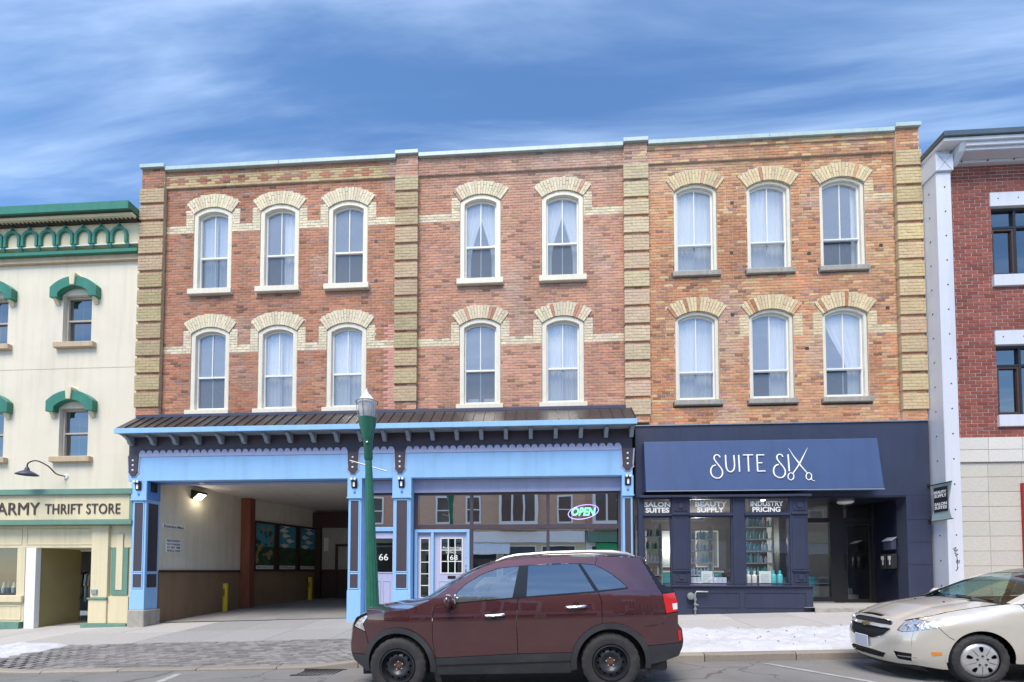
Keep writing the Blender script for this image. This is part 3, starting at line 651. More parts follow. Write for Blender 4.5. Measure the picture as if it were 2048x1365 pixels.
for x in pend_x:
    x = max(x, XL + 0.18)
    hw0, hw1 = 0.145, 0.055; zt = ZL_ - 0.012
    poly = [(x - hw0, zt), (x - 0.125, zpb + 0.22), (x - 0.118, zpb + 0.14), (x - 0.14, zpb + 0.125), (x - 0.08, zpb + 0.05), (x - hw1, zpb), (x + hw1, zpb), (x + 0.08, zpb + 0.05), (x + 0.14, zpb + 0.125), (x + 0.118, zpb + 0.14), (x + 0.125, zpb + 0.22), (x + hw0, zt)]
    big = [(x + (p - x) * 1.28, z - (0.03 if z < zt else 0)) for p, z in poly]
    MB().prism(big, -0.358, -0.3452).build('pendant_border', 'lavender', blue)
    pd = MB().prism(poly, -0.380, -0.3585).build('pendant', 'charcoal', blue)
    for k in range(3):
        zz = zpb + 0.16 + k * 0.135
        MB().lathe([(0.0, 0.0), (0.028, 0.0), (0.026, -0.012), (0.015, -0.022), (0.0, -0.024)], (x, -0.380, zz), 12, 'y', cap=False).build('stud', 'letter_white', pd, smooth=True)
for a, b in zip(pend_x[:-1], pend_x[1:]):
    a, b = max(a, XL + 0.18) + 0.15, b - 0.15; n = max(1, round((b - a) / 0.193)); pt = [(b, ZL_ - 0.045), (a, ZL_ - 0.045), (a, ZS - 0.03)]; s_ = (b - a) / n; r = s_ * 0.42
    for i in range(n):
        c = a + (i + 0.5) * s_; pt += [(c - r - s_ * 0.05, ZS - 0.03)] + [(c - r * math.cos(math.pi * j / 8), ZS - 0.02 + r * math.sin(math.pi * j / 8)) for j in range(9)] + [(c + r + s_ * 0.05, ZS - 0.03)]
    pt.append((b, ZS - 0.03))
    vs, fs = sheet(pt, lambda u, v: (u, -0.3622, v), d=0.2, grid=5); m = MB().add(vs, fs)
    m.add([(p[0], -0.3622, p[1]) for p in pt] + [(p[0], -0.341, p[1]) for p in pt], [(i, (i + 1) % len(pt), len(pt) + (i + 1) % len(pt), len(pt) + i) for i in range(len(pt))])
    m.build('scallop_trim', 'lavender', blue)
# pilasters
def pil_bracket(x, Y, z, parent, face='f'):
    """black bracket with two pale knobs"""
    m = MB(); k = MB()
    if face == 'f':
        m.prism([(Y, z), (Y - 0.10, z), (Y - 0.095, z - 0.06), (Y - 0.05, z - 0.10), (Y - 0.03, z - 0.24), (Y, z - 0.26)], x - 0.075, x + 0.075, 'x')
        for s in (-0.045, 0.045): k.lathe([(0.0, 0), (0.034, -0.004), (0.03, -0.02), (0.0, -0.03)], (x + s, Y - 0.10, z - 0.03), 10, 'y', cap=False)
        k.box(x - 0.025, x + 0.025, Y - 0.062, Y - 0.04, z - 0.22, z - 0.10)
    b = m.build('bracket', 'black_metal', parent, bevel=0.004); k.build('knob', 'letter_white', b)
def pilaster(x0, x1, zb, zt, Yf=-0.33, Yb=0.0, side=0):
    root = MB().box(x0, x1, Yf, Yb, zb, zt - 0.004).build('pilaster', 'sky_blue', blue, bevel=0.008)
    w_ = x1 - x0; xc = (x0 + x1) / 2
    zc = zt - 0.50
    B('capital', 'sky_blue', root, x0 - 0.02, x1 + 0.02, Yf - 0.035, Yf - 0.001, zc, zt - 0.006)
    B('capital_moulding', 'sky_blue', root, x0 - 0.035, x1 + 0.035, Yf - 0.05, Yf - 0.001, zc - 0.04, zc - 0.001)
    pil_bracket(xc, Yf - 0.035, zt - 0.012, root)
    MB().lathe([(0.0, -0.02), (0.03, -0.015), (0.034, 0.0)], (xc, Yf - 0.036, zc + 0.13), 12, 'y', cap=False).build('rosette', 'mid_blue', root, smooth=True)
    p0 = x0 + w_ * 0.2; p1 = x1 - w_ * 0.2; za, zb2, zb3, zb4 = zc - 0.10, az(805, 1143, -0.33), az(805, 1149, -0.33), az(805, 1177, -0.33)
    for q0, q1 in ((zb2, za), (zb4, zb3)):
        pn = B('panel', 'charcoal', root, p0, p1, Yf - 0.004, Yf + 0.01, q0, q1, bevel=0)
        fr = MB(); t = 0.028
        fr.box(p0 - t, p0, Yf - 0.016, Yf - 0.001, q0 - t, q1 + t); fr.box(p1, p1 + t, Yf - 0.016, Yf - 0.001, q0 - t, q1 + t); fr.box(p0, p1, Yf - 0.0155, Yf - 0.001, q1, q1 + t); fr.box(p0, p1, Yf - 0.0155, Yf - 0.001, q0 - t, q0)
        fr.build('panel_moulding', 'sky_blue', pn, bevel=0.004)
        if side:
            xs = x1; y0, y1 = Yf + 0.07, Yb - 0.06
            B('side_panel', 'charcoal', root, xs - 0.01, xs + 0.004, y0, y1, q0, q1, bevel=0)
    if side: 
        B('side_bracket', 'black_metal', root, x1, x1 + 0.09, Yf + 0.1, Yf + 0.25, zt - 0.28, zt - 0.03)
        B('side_capital', 'mid_blue', root, x1 + 0.001, x1 + 0.02, Yf, Yb - 0.01, zc, zt - 0.01)
    B('plinth', 'sky_blue', root, x0 - 0.012, x1 + 0.012, Yf - 0.014, Yf - 0.001, zb, zb4 - 0.06)
    return root
px = lambda p, y=1080, Y=-0.33: ax(p, y, Y)
PA = (max(px(263), XL + 0.02), px(291)); PB = (px(696), px(722)); PC = (px(786), px(821)); PD = (px(1246), min(px(1270), XR - 0.02))
zbase = [walk_z(p[0], -0.3) for p in (PA, PB, PC, PD)]
pa = pilaster(*PA, zbase[0] + 0.46, ZFB, -0.33, 0.12, side=1)
pilaster(*PB, zbase[1] - 0.02, ZFB, -0.33, 0.15); pilaster(*PC, zbase[2] - 0.02, ZFB, -0.33, 0.1); pilaster(*PD, zbase[3] - 0.02, ZFB, -0.33, 0.1)
B('stone_base', 'grey_stone', blue, PA[0] - 0.02, PA[1] + 0.06, -0.39, 0.16, zbase[0] - 0.05, zbase[0] + 0.458, bevel=0.02)
# beam over the passage
B('beam', 'mid_blue', blue, PA[1] + 0.002, PB[0] - 0.002, -0.108, 0.10, ZFB + 0.002, ZFB + 0.6, bevel=0)  # darker blue stands in for the shade on the beam's underside
B('beam_trim', 'lavender', blue, PA[1] + 0.002, PB[0] - 0.002, 0.05, 0.12, ZFB - 0.05, ZFB + 0.001, bevel=0)
# little entrance door 166 between the second and third pilaster
Yd = 0.02
def zz(py, Y=Yd, p=860): return az(p, py, Y)
XB, XC = PB[1], PC[0]
zt_lint, zt_tr, zb_tr = zz(986), zz(989), zz(1054)
B('lintel_panel', 'lavender', blue, XB + 0.002, XC - 0.002, -0.06, 0.09, zt_lint, ZFB, bevel=0.004)
def glass(name, x0, x1, z0, z1, Y, parent, mat='pane_shop'):
    return MB().add([(x0, Y, z0), (x1, Y, z0), (x1, Y, z1), (x0, Y, z1)], [(0, 1, 2, 3)]).build(name, mat, parent)
def frame(name, mat, parent, x0, x1, z0, z1, t, Y0, Y1, bevel=0.004):
    m = MB(); m.box(x0, x0 + t, Y0, Y1, z0, z1); m.box(x1 - t, x1, Y0, Y1, z0, z1); m.box(x0 + t, x1 - t, Y0 + 0.0005, Y1 - 0.0005, z1 - t, z1); m.box(x0 + t, x1 - t, Y0 + 0.0005, Y1 - 0.0005, z0, z0 + t)
    return m.build(name, mat, parent, bevel=bevel)
tr = frame('transom_frame', 'charcoal', blue, XB + 0.003, XC - 0.003, zb_tr, zt_lint - 0.002, 0.05, 0.0, 0.08)
glass('pane', XB + 0.05, XC - 0.05, zb_tr + 0.05, zt_lint - 0.05, 0.045, tr)
zb_ = walk_z((XB + XC) / 2, 0)
B('transom_bar', 'sky_blue', blue, XB + 0.003, XC - 0.003, -0.02, 0.09, zz(1063), zb_tr - 0.002)
dfr = MB(); dz = zz(1064)
dfr.box(XB + 0.003, XB + 0.09, -0.02, 0.09, zb_, dz); dfr.box(XC - 0.06, XC - 0.003, -0.02, 0.09, zb_, dz); dfr.build('door_frame', 'sky_blue', blue, bevel=0.005)
def panel_door(name, x0, x1, z0, z1, Y, gx0, gx1, gz0, gz1, parent, mat='lavender', cols=0, rows=0, lower=2):
    vs, fs = sheet([(x0, z0), (x1, z0), (x1, z1), (x0, z1)], lambda u, v: (u, Y, v), d=9, holes=[[(gx0, gz0), (gx1, gz0), (gx1, gz1), (gx0, gz1)]], grid=9)
    m = MB().add(vs, fs); m.box(x0, x1, Y + 0.001, Y + 0.04, z0, gz0 - 0.001); m.box(x0, x1, Y + 0.001, Y + 0.04, gz1 + 0.001, z1); m.box(x0, gx0 - 0.001, Y + 0.001, Y + 0.04, gz0, gz1); m.box(gx1 + 0.001, x1, Y + 0.001, Y + 0.04, gz0, gz1)
    d = m.build(name, mat, parent)
    frame('glazing_bead', 'white_paint' if cols else mat, d, gx0 - 0.025, gx1 + 0.025, gz0 - 0.025, gz1 + 0.025, 0.028, Y - 0.015, Y + 0.02)
    for i in range(max(1, cols)):
        for j in range(max(1, rows)):
            a = gx0 + (gx1 - gx0) * i / max(1, cols); b = gx0 + (gx1 - gx0) * (i + 1) / max(1, cols); c = gz0 + (gz1 - gz0) * j / max(1, rows); e = gz0 + (gz1 - gz0) * (j + 1) / max(1, rows)
            glass('pane', a + 0.004, b - 0.004, c + 0.004, e - 0.004, Y + 0.02, d, 'pane_door')
    for i in range(1, cols): xx = gx0 + (gx1 - gx0) * i / cols; B('muntin', 'white_paint', d, xx - 0.012, xx + 0.012, Y - 0.008, Y + 0.019, gz0 + 0.004, gz1 - 0.004, bevel=0)
    for j in range(1, rows): q = gz0 + (gz1 - gz0) * j / rows; B('muntin', 'white_paint', d, gx0 + 0.004, gx1 - 0.004, Y - 0.006, Y + 0.0185, q - 0.011, q + 0.011, bevel=0)
    for k in range(lower):
        a = x0 + 0.12 + k * (x1 - x0 - 0.18) / 2; b = a + (x1 - x0 - 0.30) / 2
        frame('door_moulding', mat, d, a, b, z0 + 0.2, gz0 - 0.22, 0.02, Y - 0.012, Y - 0.0005)
    return d
d66 = panel_door('door', XB + 0.095, XC - 0.065, zb_ + 0.02, dz - 0.01, 0.03, XB + 0.20, XC - 0.12, zz(1145), zz(1077), blue)
hm = MB(); hm.lathe([(0.03, 0), (0.03, -0.01), (0.012, -0.015), (0.012, -0.045), (0.03, -0.05), (0.034, -0.07), (0.02, -0.085)], (XB + 0.15, 0.029, zz(1157)), 12, 'y'); hm.build('door_knob', 'black_metal', d66, smooth=True)
xm = (XB + XC) / 2
text_mb('166', xm - 0.17, xm + 0.18, zz(1121), zz(1108), 0.047, 0.004).build('lettering', 'letter_white', d66)
# the shop window and door 168
XS0, XS1 = PC[1] + 0.002, PD[0] - 0.002; Yw = 0.0
zp = lambda py, Y=Yw: az(1024, py, Y)
zl0 = zp(985); zT0 = zp(1049); zM1 = zp(1060); zsill = walk_z(0, 0) + 0.45
B('lintel_panel', 'lavender', blue, XS0, XS1, -0.08, 0.09, zl0, ZFB, bevel=0.004)
wf = MB(); xa, xb_, xc_ = ax(943, 1050, Yw), ax(1096, 1050, Yw), ax(950, 1050, Yw)
mw = 0.085
wf.box(XS0, XS1, -0.03, 0.08, zl0 - 0.055, zl0 - 0.001); wf.box(XS0, XS1, -0.03, 0.08, zT0 - 0.13, zT0)
for xx in (XS0 + mw / 2, xa, xb_, XS1 - mw / 2 + 0.02): wf.box(xx - mw / 2, xx + mw / 2 - 0.0, -0.028, 0.078, zT0 + 0.0005, zl0 - 0.056)
for xx in (xa, xb_, XS1 - 0.02): wf.box(xx - mw / 2, xx + mw / 2 - 0.002, -0.028, 0.078, zsill, zT0 - 0.1305)
wf.box(xa + mw / 2, XS1, -0.05, 0.09, zsill - 0.08, zsill - 0.001)
shopwin = wf.build('window_frame', 'charcoal', blue, bevel=0.004)
sp = [XS0 + mw / 2, xa, xb_, XS1 - mw / 2]
for i in range(3):
    glass('pane', sp[i] + mw / 2 - 0.002, sp[i + 1] - mw / 2 + 0.002, zT0 - 0.002, zl0 - 0.053, 0.03 + i * 0.001, shopwin)
    if i > 0: glass('pane', sp[i] + mw / 2 - 0.002, sp[i + 1] - mw / 2 + 0.002, zsill - 0.002, zT0 - 0.128, 0.03 - i * 0.001, shopwin)
B('stall_riser', 'lavender', blue, xa, XS1, -0.04, 0.09, walk_z(0, 0) - 0.03, zsill - 0.082)
# text strip seen in the lower pane
B('window_strip', 'paper', shopwin, xa + 0.06, xa + 1.6, 0.036, 0.038, zp(1131), zp(1118), bevel=0)
text_mb('Notary Public', xa + 0.5, xa + 1.5, zp(1129), zp(1121), 0.0275, 0.002).build('lettering', 'letter_dark', shopwin)
zd0 = walk_z(-2.2, 0); zd1 = zT0 - 0.135
fx = ax(830, 1100, Yw); B('side_board', 'charcoal', blue, XS0, fx - 0.002, -0.03, 0.07, zd0, zd1, bevel=0)
fm = MB(); x1_, x2_ = ax(863, 1100, Yw), ax(868, 1100, Yw); xe = xa - mw / 2 - 0.002
fm.box(fx, fx + 0.075, -0.06, 0.08, zd0, zd1 - 0.08); fm.box(x1_ - 0.005, x1_ + 0.07, -0.06, 0.08, zd0, zd1 - 0.08); fm.box(xe - 0.08, xe, -0.06, 0.08, zd0, zd1 - 0.08); fm.box(fx, xe, -0.062, 0.082, zd1 - 0.079, zd1)
fm.build('door_frame', 'sky_blue', blue, bevel=0.005)
def zq(py): return az(880, py, 0.03)
sl = panel_door('sidelight', fx + 0.08, x1_ - 0.01, zd0 + 0.02, zd1 - 0.085, 0.02, fx + 0.155, x1_ - 0.075, zq(1195), zq(1078), blue, cols=1, rows=5, lower=0)
d68 = panel_door('door', x1_ + 0.075, xe - 0.085, zd0 + 0.02, zd1 - 0.085, 0.02, ax(883, 1100, 0.03), ax(924, 1100, 0.03), zq(1146), zq(1078), blue, cols=3, rows=3)
x0g, x1g = ax(883, 1100, 0.03), ax(924, 1100, 0.03)
text_mb('Accounting', x0g + 0.02, x1g - 0.02, zq(1099), zq(1093.5), 0.037, 0.002).build('lettering', 'letter_white', d68)
text_mb('Office', x0g + 0.12, x1g - 0.16, zq(1107), zq(1101.5), 0.037, 0.002).build('lettering', 'letter_white', d68)
text_mb('168', x0g + 0.16, x1g - 0.12, zq(1120.5), zq(1110.5), 0.037, 0.002).build('lettering', 'letter_white', d68)
B('mail_slot', 'black_metal', d68, ax(895, 1155, 0.0), ax(911, 1155, 0.0), 0.008, 0.019, zq(1158), zq(1152))
hx = ax(933, 1130, 0.0)
hm = MB(); hm.box(hx - 0.025, hx + 0.025, 0.006, 0.019, zq(1134), zq(1115)); hm.tube([(hx, 0.006, zq(1117)), (hx, -0.045, zq(1118.5)), (hx, -0.045, zq(1130)), (hx, 0.006, zq(1131.5))], 0.012); hm.build('pull_handle', 'chrome', d68)
B('keypad', 'black_metal', d68, hx - 0.03, hx + 0.03, -0.005, 0.019, zq(1147), zq(1139))
# shop room behind
fl = walk_z(0, 0) + 0.02
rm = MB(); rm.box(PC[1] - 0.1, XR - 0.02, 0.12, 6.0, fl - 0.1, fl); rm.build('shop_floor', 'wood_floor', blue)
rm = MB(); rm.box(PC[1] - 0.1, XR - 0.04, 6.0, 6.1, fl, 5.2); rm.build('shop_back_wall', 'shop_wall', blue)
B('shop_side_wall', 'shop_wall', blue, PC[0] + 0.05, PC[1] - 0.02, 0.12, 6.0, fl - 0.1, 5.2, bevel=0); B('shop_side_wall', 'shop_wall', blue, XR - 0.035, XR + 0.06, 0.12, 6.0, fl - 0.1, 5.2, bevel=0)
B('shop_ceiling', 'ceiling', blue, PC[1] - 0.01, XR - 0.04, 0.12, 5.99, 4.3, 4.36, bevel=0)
for (x, y, w_, d_, h_, m_) in ((-0.8, 3.2, 1.6, 0.7, 0.75, 'wood_floor'), (1.2, 4.2, 1.0, 0.5, 1.2, 'plaster')):
    ds = B('counter', m_, None, x - w_ / 2, x + w_ / 2, y - d_ / 2, y + d_ / 2, fl, fl + h_, base=True); tag(ds, 'brown wooden counter inside the blue shop' if m_ == 'wood_floor' else 'pale filing cabinet inside the blue shop', 'counter' if m_ == 'wood_floor' else 'cabinet')
# green poster and open sign
xg = ax(1020, 1100, 0.06)
po = B('poster', M('poster_green', (0.02, 0.42, 0.16), 0.6), None, xg - 0.2, xg + 0.2, 0.034, 0.037, zp(1118), zp(1092), bevel=0); tag(po, 'green poster stuck inside the lower window of the blue shop', 'poster')
xo, zo = at(1167, 1024, -0.01)
op = empty('open_sign', (xo, 0.045, zo - 0.2), 'oval neon open sign glowing in the blue shop window', 'sign')
el = [(xo + 0.40 * math.cos(a), 0.045, zo + 0.185 * math.sin(a) + 0.06 * math.cos(a)) for a in [2 * math.pi * i / 40 for i in range(41)]]
MB().tube(el, 0.018, 6).build('neon_ring', 'neon_purple', op, smooth=True)
text_mb('OPEN', xo - 0.31, xo + 0.33, zo - 0.10, zo + 0.12, 0.05, 0.02, bold=0.03, shear=0.25).build('lettering', 'neon_green', op)
# ---------------------------------------------------------------- carriage passage
PXL = ax(316, 1080, 0.12); PXR = PB[1] - 0.02
pass_fl = lambda x, y: walk_z(x, 0) + 0.012 + 0.035 * max(0, y)
surface('driveway', 'drive', PXL - 0.05, PXR + 0.02, 0.305, 8.2, pass_fl, 6, 8)
zdado = onx(400, 1142, PXL)[1]; zc_ = 4.12
yp, _ = onx(480, 1100, PXL)
pw = B('passage_wall', 'beige_wall', brick_bld, PXL - 0.25, PXL, 0.125, 8.2, zdado + 0.001, zc_, bevel=0)
B('passage_dado', 'brown_dado', brick_bld, PXL - 0.25, PXL + 0.012, 0.165, 8.2, -0.2, zdado, bevel=0)
B('dado_rail', 'dark_brown', brick_bld, PXL - 0.0, PXL + 0.05, 0.17, yp - 0.02, zdado - 0.05, zdado + 0.02)
B('passage_ceiling', 'ceiling', brick_bld, PXL - 0.2, PXR + 0.2, 0.12, 8.2, zc_ + 0.001, zc_ + 0.1, bevel=0)
B('passage_wall', 'beige_wall', brick_bld, PXR, PXR + 0.2, 0.16, 8.2, 0, zc_, bevel=0)
B('post', 'post_brown', brick_bld, PXL + 0.014, PXL + 0.36, yp, yp + 0.3, -0.1, zc_, bevel=0.01)
yb2 = 7.3
# the wall turns inwards beyond the post and carries three mural windows
xw = ax(637, 1100, yb2)
P0 = Vector((PXL + 0.20, yp + 0.31, 0)); P1 = Vector((xw - 0.06, yb2 - 0.02, 0)); dv = P1 - P0; LW = dv.length
XFM = Matrix.Translation(P0) @ Matrix.Rotation(-math.atan2(dv.x, dv.y), 4, 'Z')
B('angled_wall', 'beige_wall', brick_bld, -0.15, 0.0, 0.0, LW, zdado, zc_, bevel=0, xf=XFM); B('angled_dado', 'brown_dado', brick_bld, -0.15, 0.012, 0.0, LW, -0.1, zdado - 0.001, bevel=0, xf=XFM)
ys = [0.05 + (LW - 0.1) * i / 3 for i in range(4)]
zw0, zw1 = zdado - 0.02, 3.35
M('mural_sky', (0.06, 0.30, 0.42), 0.6, var=0.15, scale=2); M('mural_green', (0.04, 0.085, 0.04), 0.7, var=0.6, scale=6); M('mural_white', (0.75, 0.72, 0.72), 0.7, var=0.1)
for i in range(3):
    y0, y1 = ys[i] + 0.03, ys[i + 1] - 0.03
    m = MB(); t = 0.08; X0, X1 = 0.013, 0.075
    m.box(X0, X1, y0, y0 + t, zw0, zw1); m.box(X0, X1, y1 - t, y1, zw0, zw1); m.box(X0, X1 - 0.001, y0 + t, y1 - t, zw1 - t, zw1); m.box(X0, X1 - 0.001, y0 + t, y1 - t, zw0, zw0 + t)
    f = m.build('mural_frame', 'dark_brown', brick_bld, bevel=0.004, xf=XFM)
    zh = zw0 + (zw1 - zw0) * 0.5
    B('painted_sky', 'mural_sky', f, X0, X0 + 0.012, y0 + t, y1 - t, zh, zw1 - t, bevel=0, xf=XFM); B('painted_field', 'mural_green', f, X0, X0 + 0.012, y0 + t, y1 - t, zw0 + t, zh - 0.001, bevel=0, xf=XFM)
    for k in range(5 if i else 0):
        yc = random.uniform(y0 + 0.3, y1 - 0.3); zc2 = zh + 0.08 + 0.2 * k; m = MB()
        m.prism([(yc + 0.20 * math.cos(a) * (1 + 0.3 * math.sin(3 * a + k)), zc2 + 0.075 * math.sin(a) * (1 + 0.3 * math.cos(4 * a))) for a in [2 * math.pi * j / 16 for j in range(16)]], X0 + 0.013, X0 + 0.016 + k * 0.002, 'x'); m.build('painted_cloud', 'mural_white', f, xf=XFM)
    if i == 0:
        for k in range(26):
            yc = random.uniform(y0 + 0.12, y1 - 0.12); zc2 = random.uniform(zw0 + 0.4, zw1 - 0.15); r = random.uniform(0.04, 0.1)
            MB().prism([(yc + r * math.cos(a), zc2 + r * 1.3 * math.sin(a)) for a in [2 * math.pi * j / 7 for j in range(7)]], X0 + 0.013, X0 + 0.016 + k * 0.0006, 'x').build('painted_leaf', random.choice(['mural_green', 'olive_wall']), f, xf=XFM)
    cp = B('caption_plate', 'paper', f, X0 + 0.03, X0 + 0.036, y0 + 0.12, y1 - 0.12, zw0 + 0.085, zw0 + 0.22, bevel=0, xf=XFM)
    tm = text_mb(('WELLINGTON', 'FARMLAND', 'OLD TOWN')[i], 0, y1 - y0 - 0.34, zw0 + 0.115, zw0 + 0.19, 0, 0.003)
    tm.v = [(X0 + 0.0365 - p[1], y0 + 0.17 + p[0], p[2]) for p in tm.v]; tm.build('lettering', 'letter_dark', cp, xf=XFM)
# cross wall with door, deep in the passage
xw = ax(637, 1100, yb2)
cw = B('passage_end_wall', 'plaster', brick_bld, xw, PXR - 0.002, yb2, yb2 + 0.15, 0.1, zc_ - 0.002, bevel=0)
B('end_header', 'dark_brown', brick_bld, xw - 0.15, PXR - 0.003, yb2 - 0.30, yb2 - 0.002, zc_ - 0.75, zc_ - 0.10)
B('end_post', 'dark_brown', brick_bld, xw - 0.05, xw + 0.16, yb2 - 0.2, yb2 - 0.003, 0.1, zc_ - 0.752)
B('end_dado', 'dark_brown', brick_bld, xw + 0.165, PXR - 0.003, yb2 - 0.03, yb2 - 0.004, 0.1, 1.55, bevel=0)
frame('end_door_frame', 'dark_brown', brick_bld, ax(672, 1100, yb2), PXR - 0.02, 0.35, 2.65, 0.1, yb2 - 0.08, yb2 - 0.035)
B('end_notice', 'paper', brick_bld, ax(648, 1100, yb2), ax(657, 1100, yb2), yb2 - 0.02, yb2 - 0.004, az(650, 1103, yb2), az(650, 1076, yb2), bevel=0)
# signs and lamp on the passage wall
def wall_sign(name, p0, p1, label, txt):
    y0, z1 = onx(*p0, PXL); y1, z0 = onx(*p1, PXL)
    r = B(name, 'paper', None, PXL + 0.002, PXL + 0.012, y0, y1, z0, z1, bevel=0, base=True); tag(r, label, 'sign')
    n = len(txt); hgt = (z1 - z0) / n
    for i, t in enumerate(txt):
        tm = text_mb(t, 0, (y1 - y0) * (0.9 if len(t) > 8 else 0.75), z1 - hgt * (i + 0.84), z1 - hgt * (i + 0.2), 0, 0.003, bold=0.012)
        tm.v = [(PXL + 0.0125 - p[1], y0 + (y1 - y0) * 0.05 + p[0], p[2]) for p in tm.v]; tm.build('lettering', 'letter_dark', r)
wall_sign('passage_sign', (325, 1047), (369, 1061), 'white name sign lettered Mews on the beige passage wall', ['Richardson Mews'])
wall_sign('notice', (332, 1078), (361, 1106), 'small white notice with lines of text on the beige passage wall', ['PRIVATE PROPERTY', 'NO PARKING', 'AT ANY TIME', 'VEHICLES TOWED'])
ly, lz = onx(391, 991, PXL)
fl_ = empty('wall_light', (PXL, ly, lz - 0.16), 'lit black wedge wall light on the beige passage wall', 'wall light')
MB().prism([(PXL + 0.002, lz - 0.13), (PXL + 0.05, lz - 0.13), (PXL + 0.24, lz + 0.03), (PXL + 0.24, lz + 0.10), (PXL + 0.002, lz + 0.15)], ly - 0.2, ly + 0.2).build('housing', 'black_metal', fl_, bevel=0.008)
MB().add([(PXL + 0.057, ly - 0.165, lz - 0.129), (PXL + 0.057, ly + 0.165, lz - 0.129), (PXL + 0.238, ly + 0.165, lz + 0.024), (PXL + 0.238, ly - 0.165, lz + 0.024)], [(0, 1, 2, 3)]).build('lens', 'lamp_lit', fl_)
wl_ = bpy.data.lights.new('wall_light_glow', 'POINT'); wl_.energy = 3; wl_.shadow_soft_size = 0.1; wl_.color = (1, 0.9, 0.7); wlo = bpy.data.objects.new('wall_light_glow', wl_); COL.objects.link(wlo); wlo.parent = fl_; wlo.location = (0.26, 0, 0.02)
sx, _ = at(395, 966, -0.15)
tag(MB().lathe([(0.0, 0.0), (0.07, 0.0), (0.07, -0.015), (0.05, -0.03), (0.0, -0.035)], (sx, 0.02, ZFB + 0.0), 14, cap=False).build('downlight', 'lamp_glass', smooth=True), 'small round downlight under the blue passage beam', 'downlight')
# bollards
def bollard(x, y, label, h=0.95, tilt=0.0):
    z = pass_fl(x, y) if y > 0.3 else walk_z(x, y)
    r = empty('bollard', (x, y, z), label, 'bollard', 'yellow bollards in the passage')
    m = MB(); m.lathe([(0.085, -0.03), (0.085, h - 0.03), (0.075, h - 0.008), (0.05, h), (0.0, h + 0.004)], (x, y, z), 18, cap=False); m.build('sleeve', 'safety_yellow', r, smooth=True)
    B('reflector', M('bollard_tape', (0.25, 0.2, 0.01), 0.5), r, x - 0.03, x + 0.04, y - 0.088, y - 0.07, z + h * 0.55, z + h * 0.8, bevel=0)
yb_ = 2.9; bx = ax(450, 1200, yb_); bollard(bx, yb_, 'yellow bollard standing nearest the mouth of the carriage passage')
yb_ = 6.6; bx = ax(620, 1180, yb_); bollard(bx, yb_, 'yellow bollard deeper in the passage beside the dark brown end post')
# ---------------------------------------------------------------- the navy shopfront
NX0, NX1 = XR + 0.10, 9.84; NT = 5.275
navy = empty('navy_shopfront', ((NX0 + NX1) / 2, -0.3, walk_z(6)), 'dark navy painted salon shopfront with panelled windows and recessed glass door', 'shopfront')
Yn = -0.14
xr0, xr1 = ax(1617, 1100, -0.45), ax(1815, 1080, Yn)              # entrance recess
zlint = az(1500, 994, -0.45); zn = lambda py, Y=-0.45, p=1480: az(p, py, Y)
B('upper_wall', 'navy', navy, NX0, NX1, Yn, 0.3, zlint + 0.05, NT, bevel=0.004)
B('wall_flashing', 'galv', navy, NX0, NX1 - 0.01, Yn - 0.03, Yn + 0.05, NT + 0.001, NT + 0.03, bevel=0)
gz = walk_z(8.8)
B('pier', 'navy', navy, xr1, NX1, Yn, 0.2, gz - 0.12, zlint + 0.048, bevel=0.004)
for q in (1040, 1085, 1130): B('tile_joint', 'navy_tile', navy, xr1 + 0.01, NX1 - 0.01, Yn - 0.003, Yn - 0.0005, az(1835, q, Yn), az(1835, q, Yn) + 0.008, bevel=0)
# bay: shelf, posts, panes, base
Yb = -0.45
B('shelf', 'navy', navy, NX0, ax(1624, 990, -0.55), -0.56, Yn - 0.002, zlint - 0.01, zlint + 0.045, bevel=0.006)
zT1, zT0n, zP1, zP0, zB1 = zn(1002), zn(1025), zn(1035), zn(1166), zn(1171)
gzb = walk_z(5, -0.5)
xl = [ax(p, 1090, Yb) for p in (1287, 1345, 1379, 1467, 1490, 1581, 1585, 1617)]
cols = [(NX0, xl[0]), (xl[1], xl[2]), (xl[3], xl[4]), (xl[5], xl[7])]
for ci, (a, b) in enumerate(cols):
    p = B('post', 'navy', navy, a, b, Yb, Yb + 0.18, zB1, zlint - 0.012, bevel=0.006)
    if ci in (1, 3):
        a2 = a + 0.02 if ci == 1 else xl[6]
        frame('post_panel', 'navy', p, a2, b - 0.02, zP0 + 0.34, zT0n - 0.10, 0.03, Yb - 0.012, Yb - 0.001)
        for zc2 in (zP0 + 0.14, zT1 - 0.12):
            frame('block_frame', 'navy', p, a2 + 0.03, b - 0.05, zc2 - 0.12, zc2 + 0.12, 0.02, Yb - 0.018, Yb - 0.001)
            B('block', 'navy', p, (a2 + b) / 2 - 0.06, (a2 + b) / 2 + 0.05, Yb - 0.022, Yb - 0.001, zc2 - 0.06, zc2 + 0.06)
        B('post_moulding', 'navy', p, a2 - 0.02, b + 0.02, Yb - 0.04, Yb - 0.001, zT0n - 0.06, zT0n - 0.02); B('post_moulding', 'navy', p, a2 - 0.02, b + 0.02, Yb - 0.04, Yb - 0.001, zP0 + 0.28, zP0 + 0.32)
wins = [(xl[0], xl[1]), (xl[2], xl[3]), (xl[4], xl[5])]
txts = [('SALON', 'SUITES'), ('BEAUTY', 'SUPPLY'), ('INDUSTRY', 'PRICING')]
M_glass('pane_salon', (0.92, 0.96, 0.96), 0.13, wav=0.008)
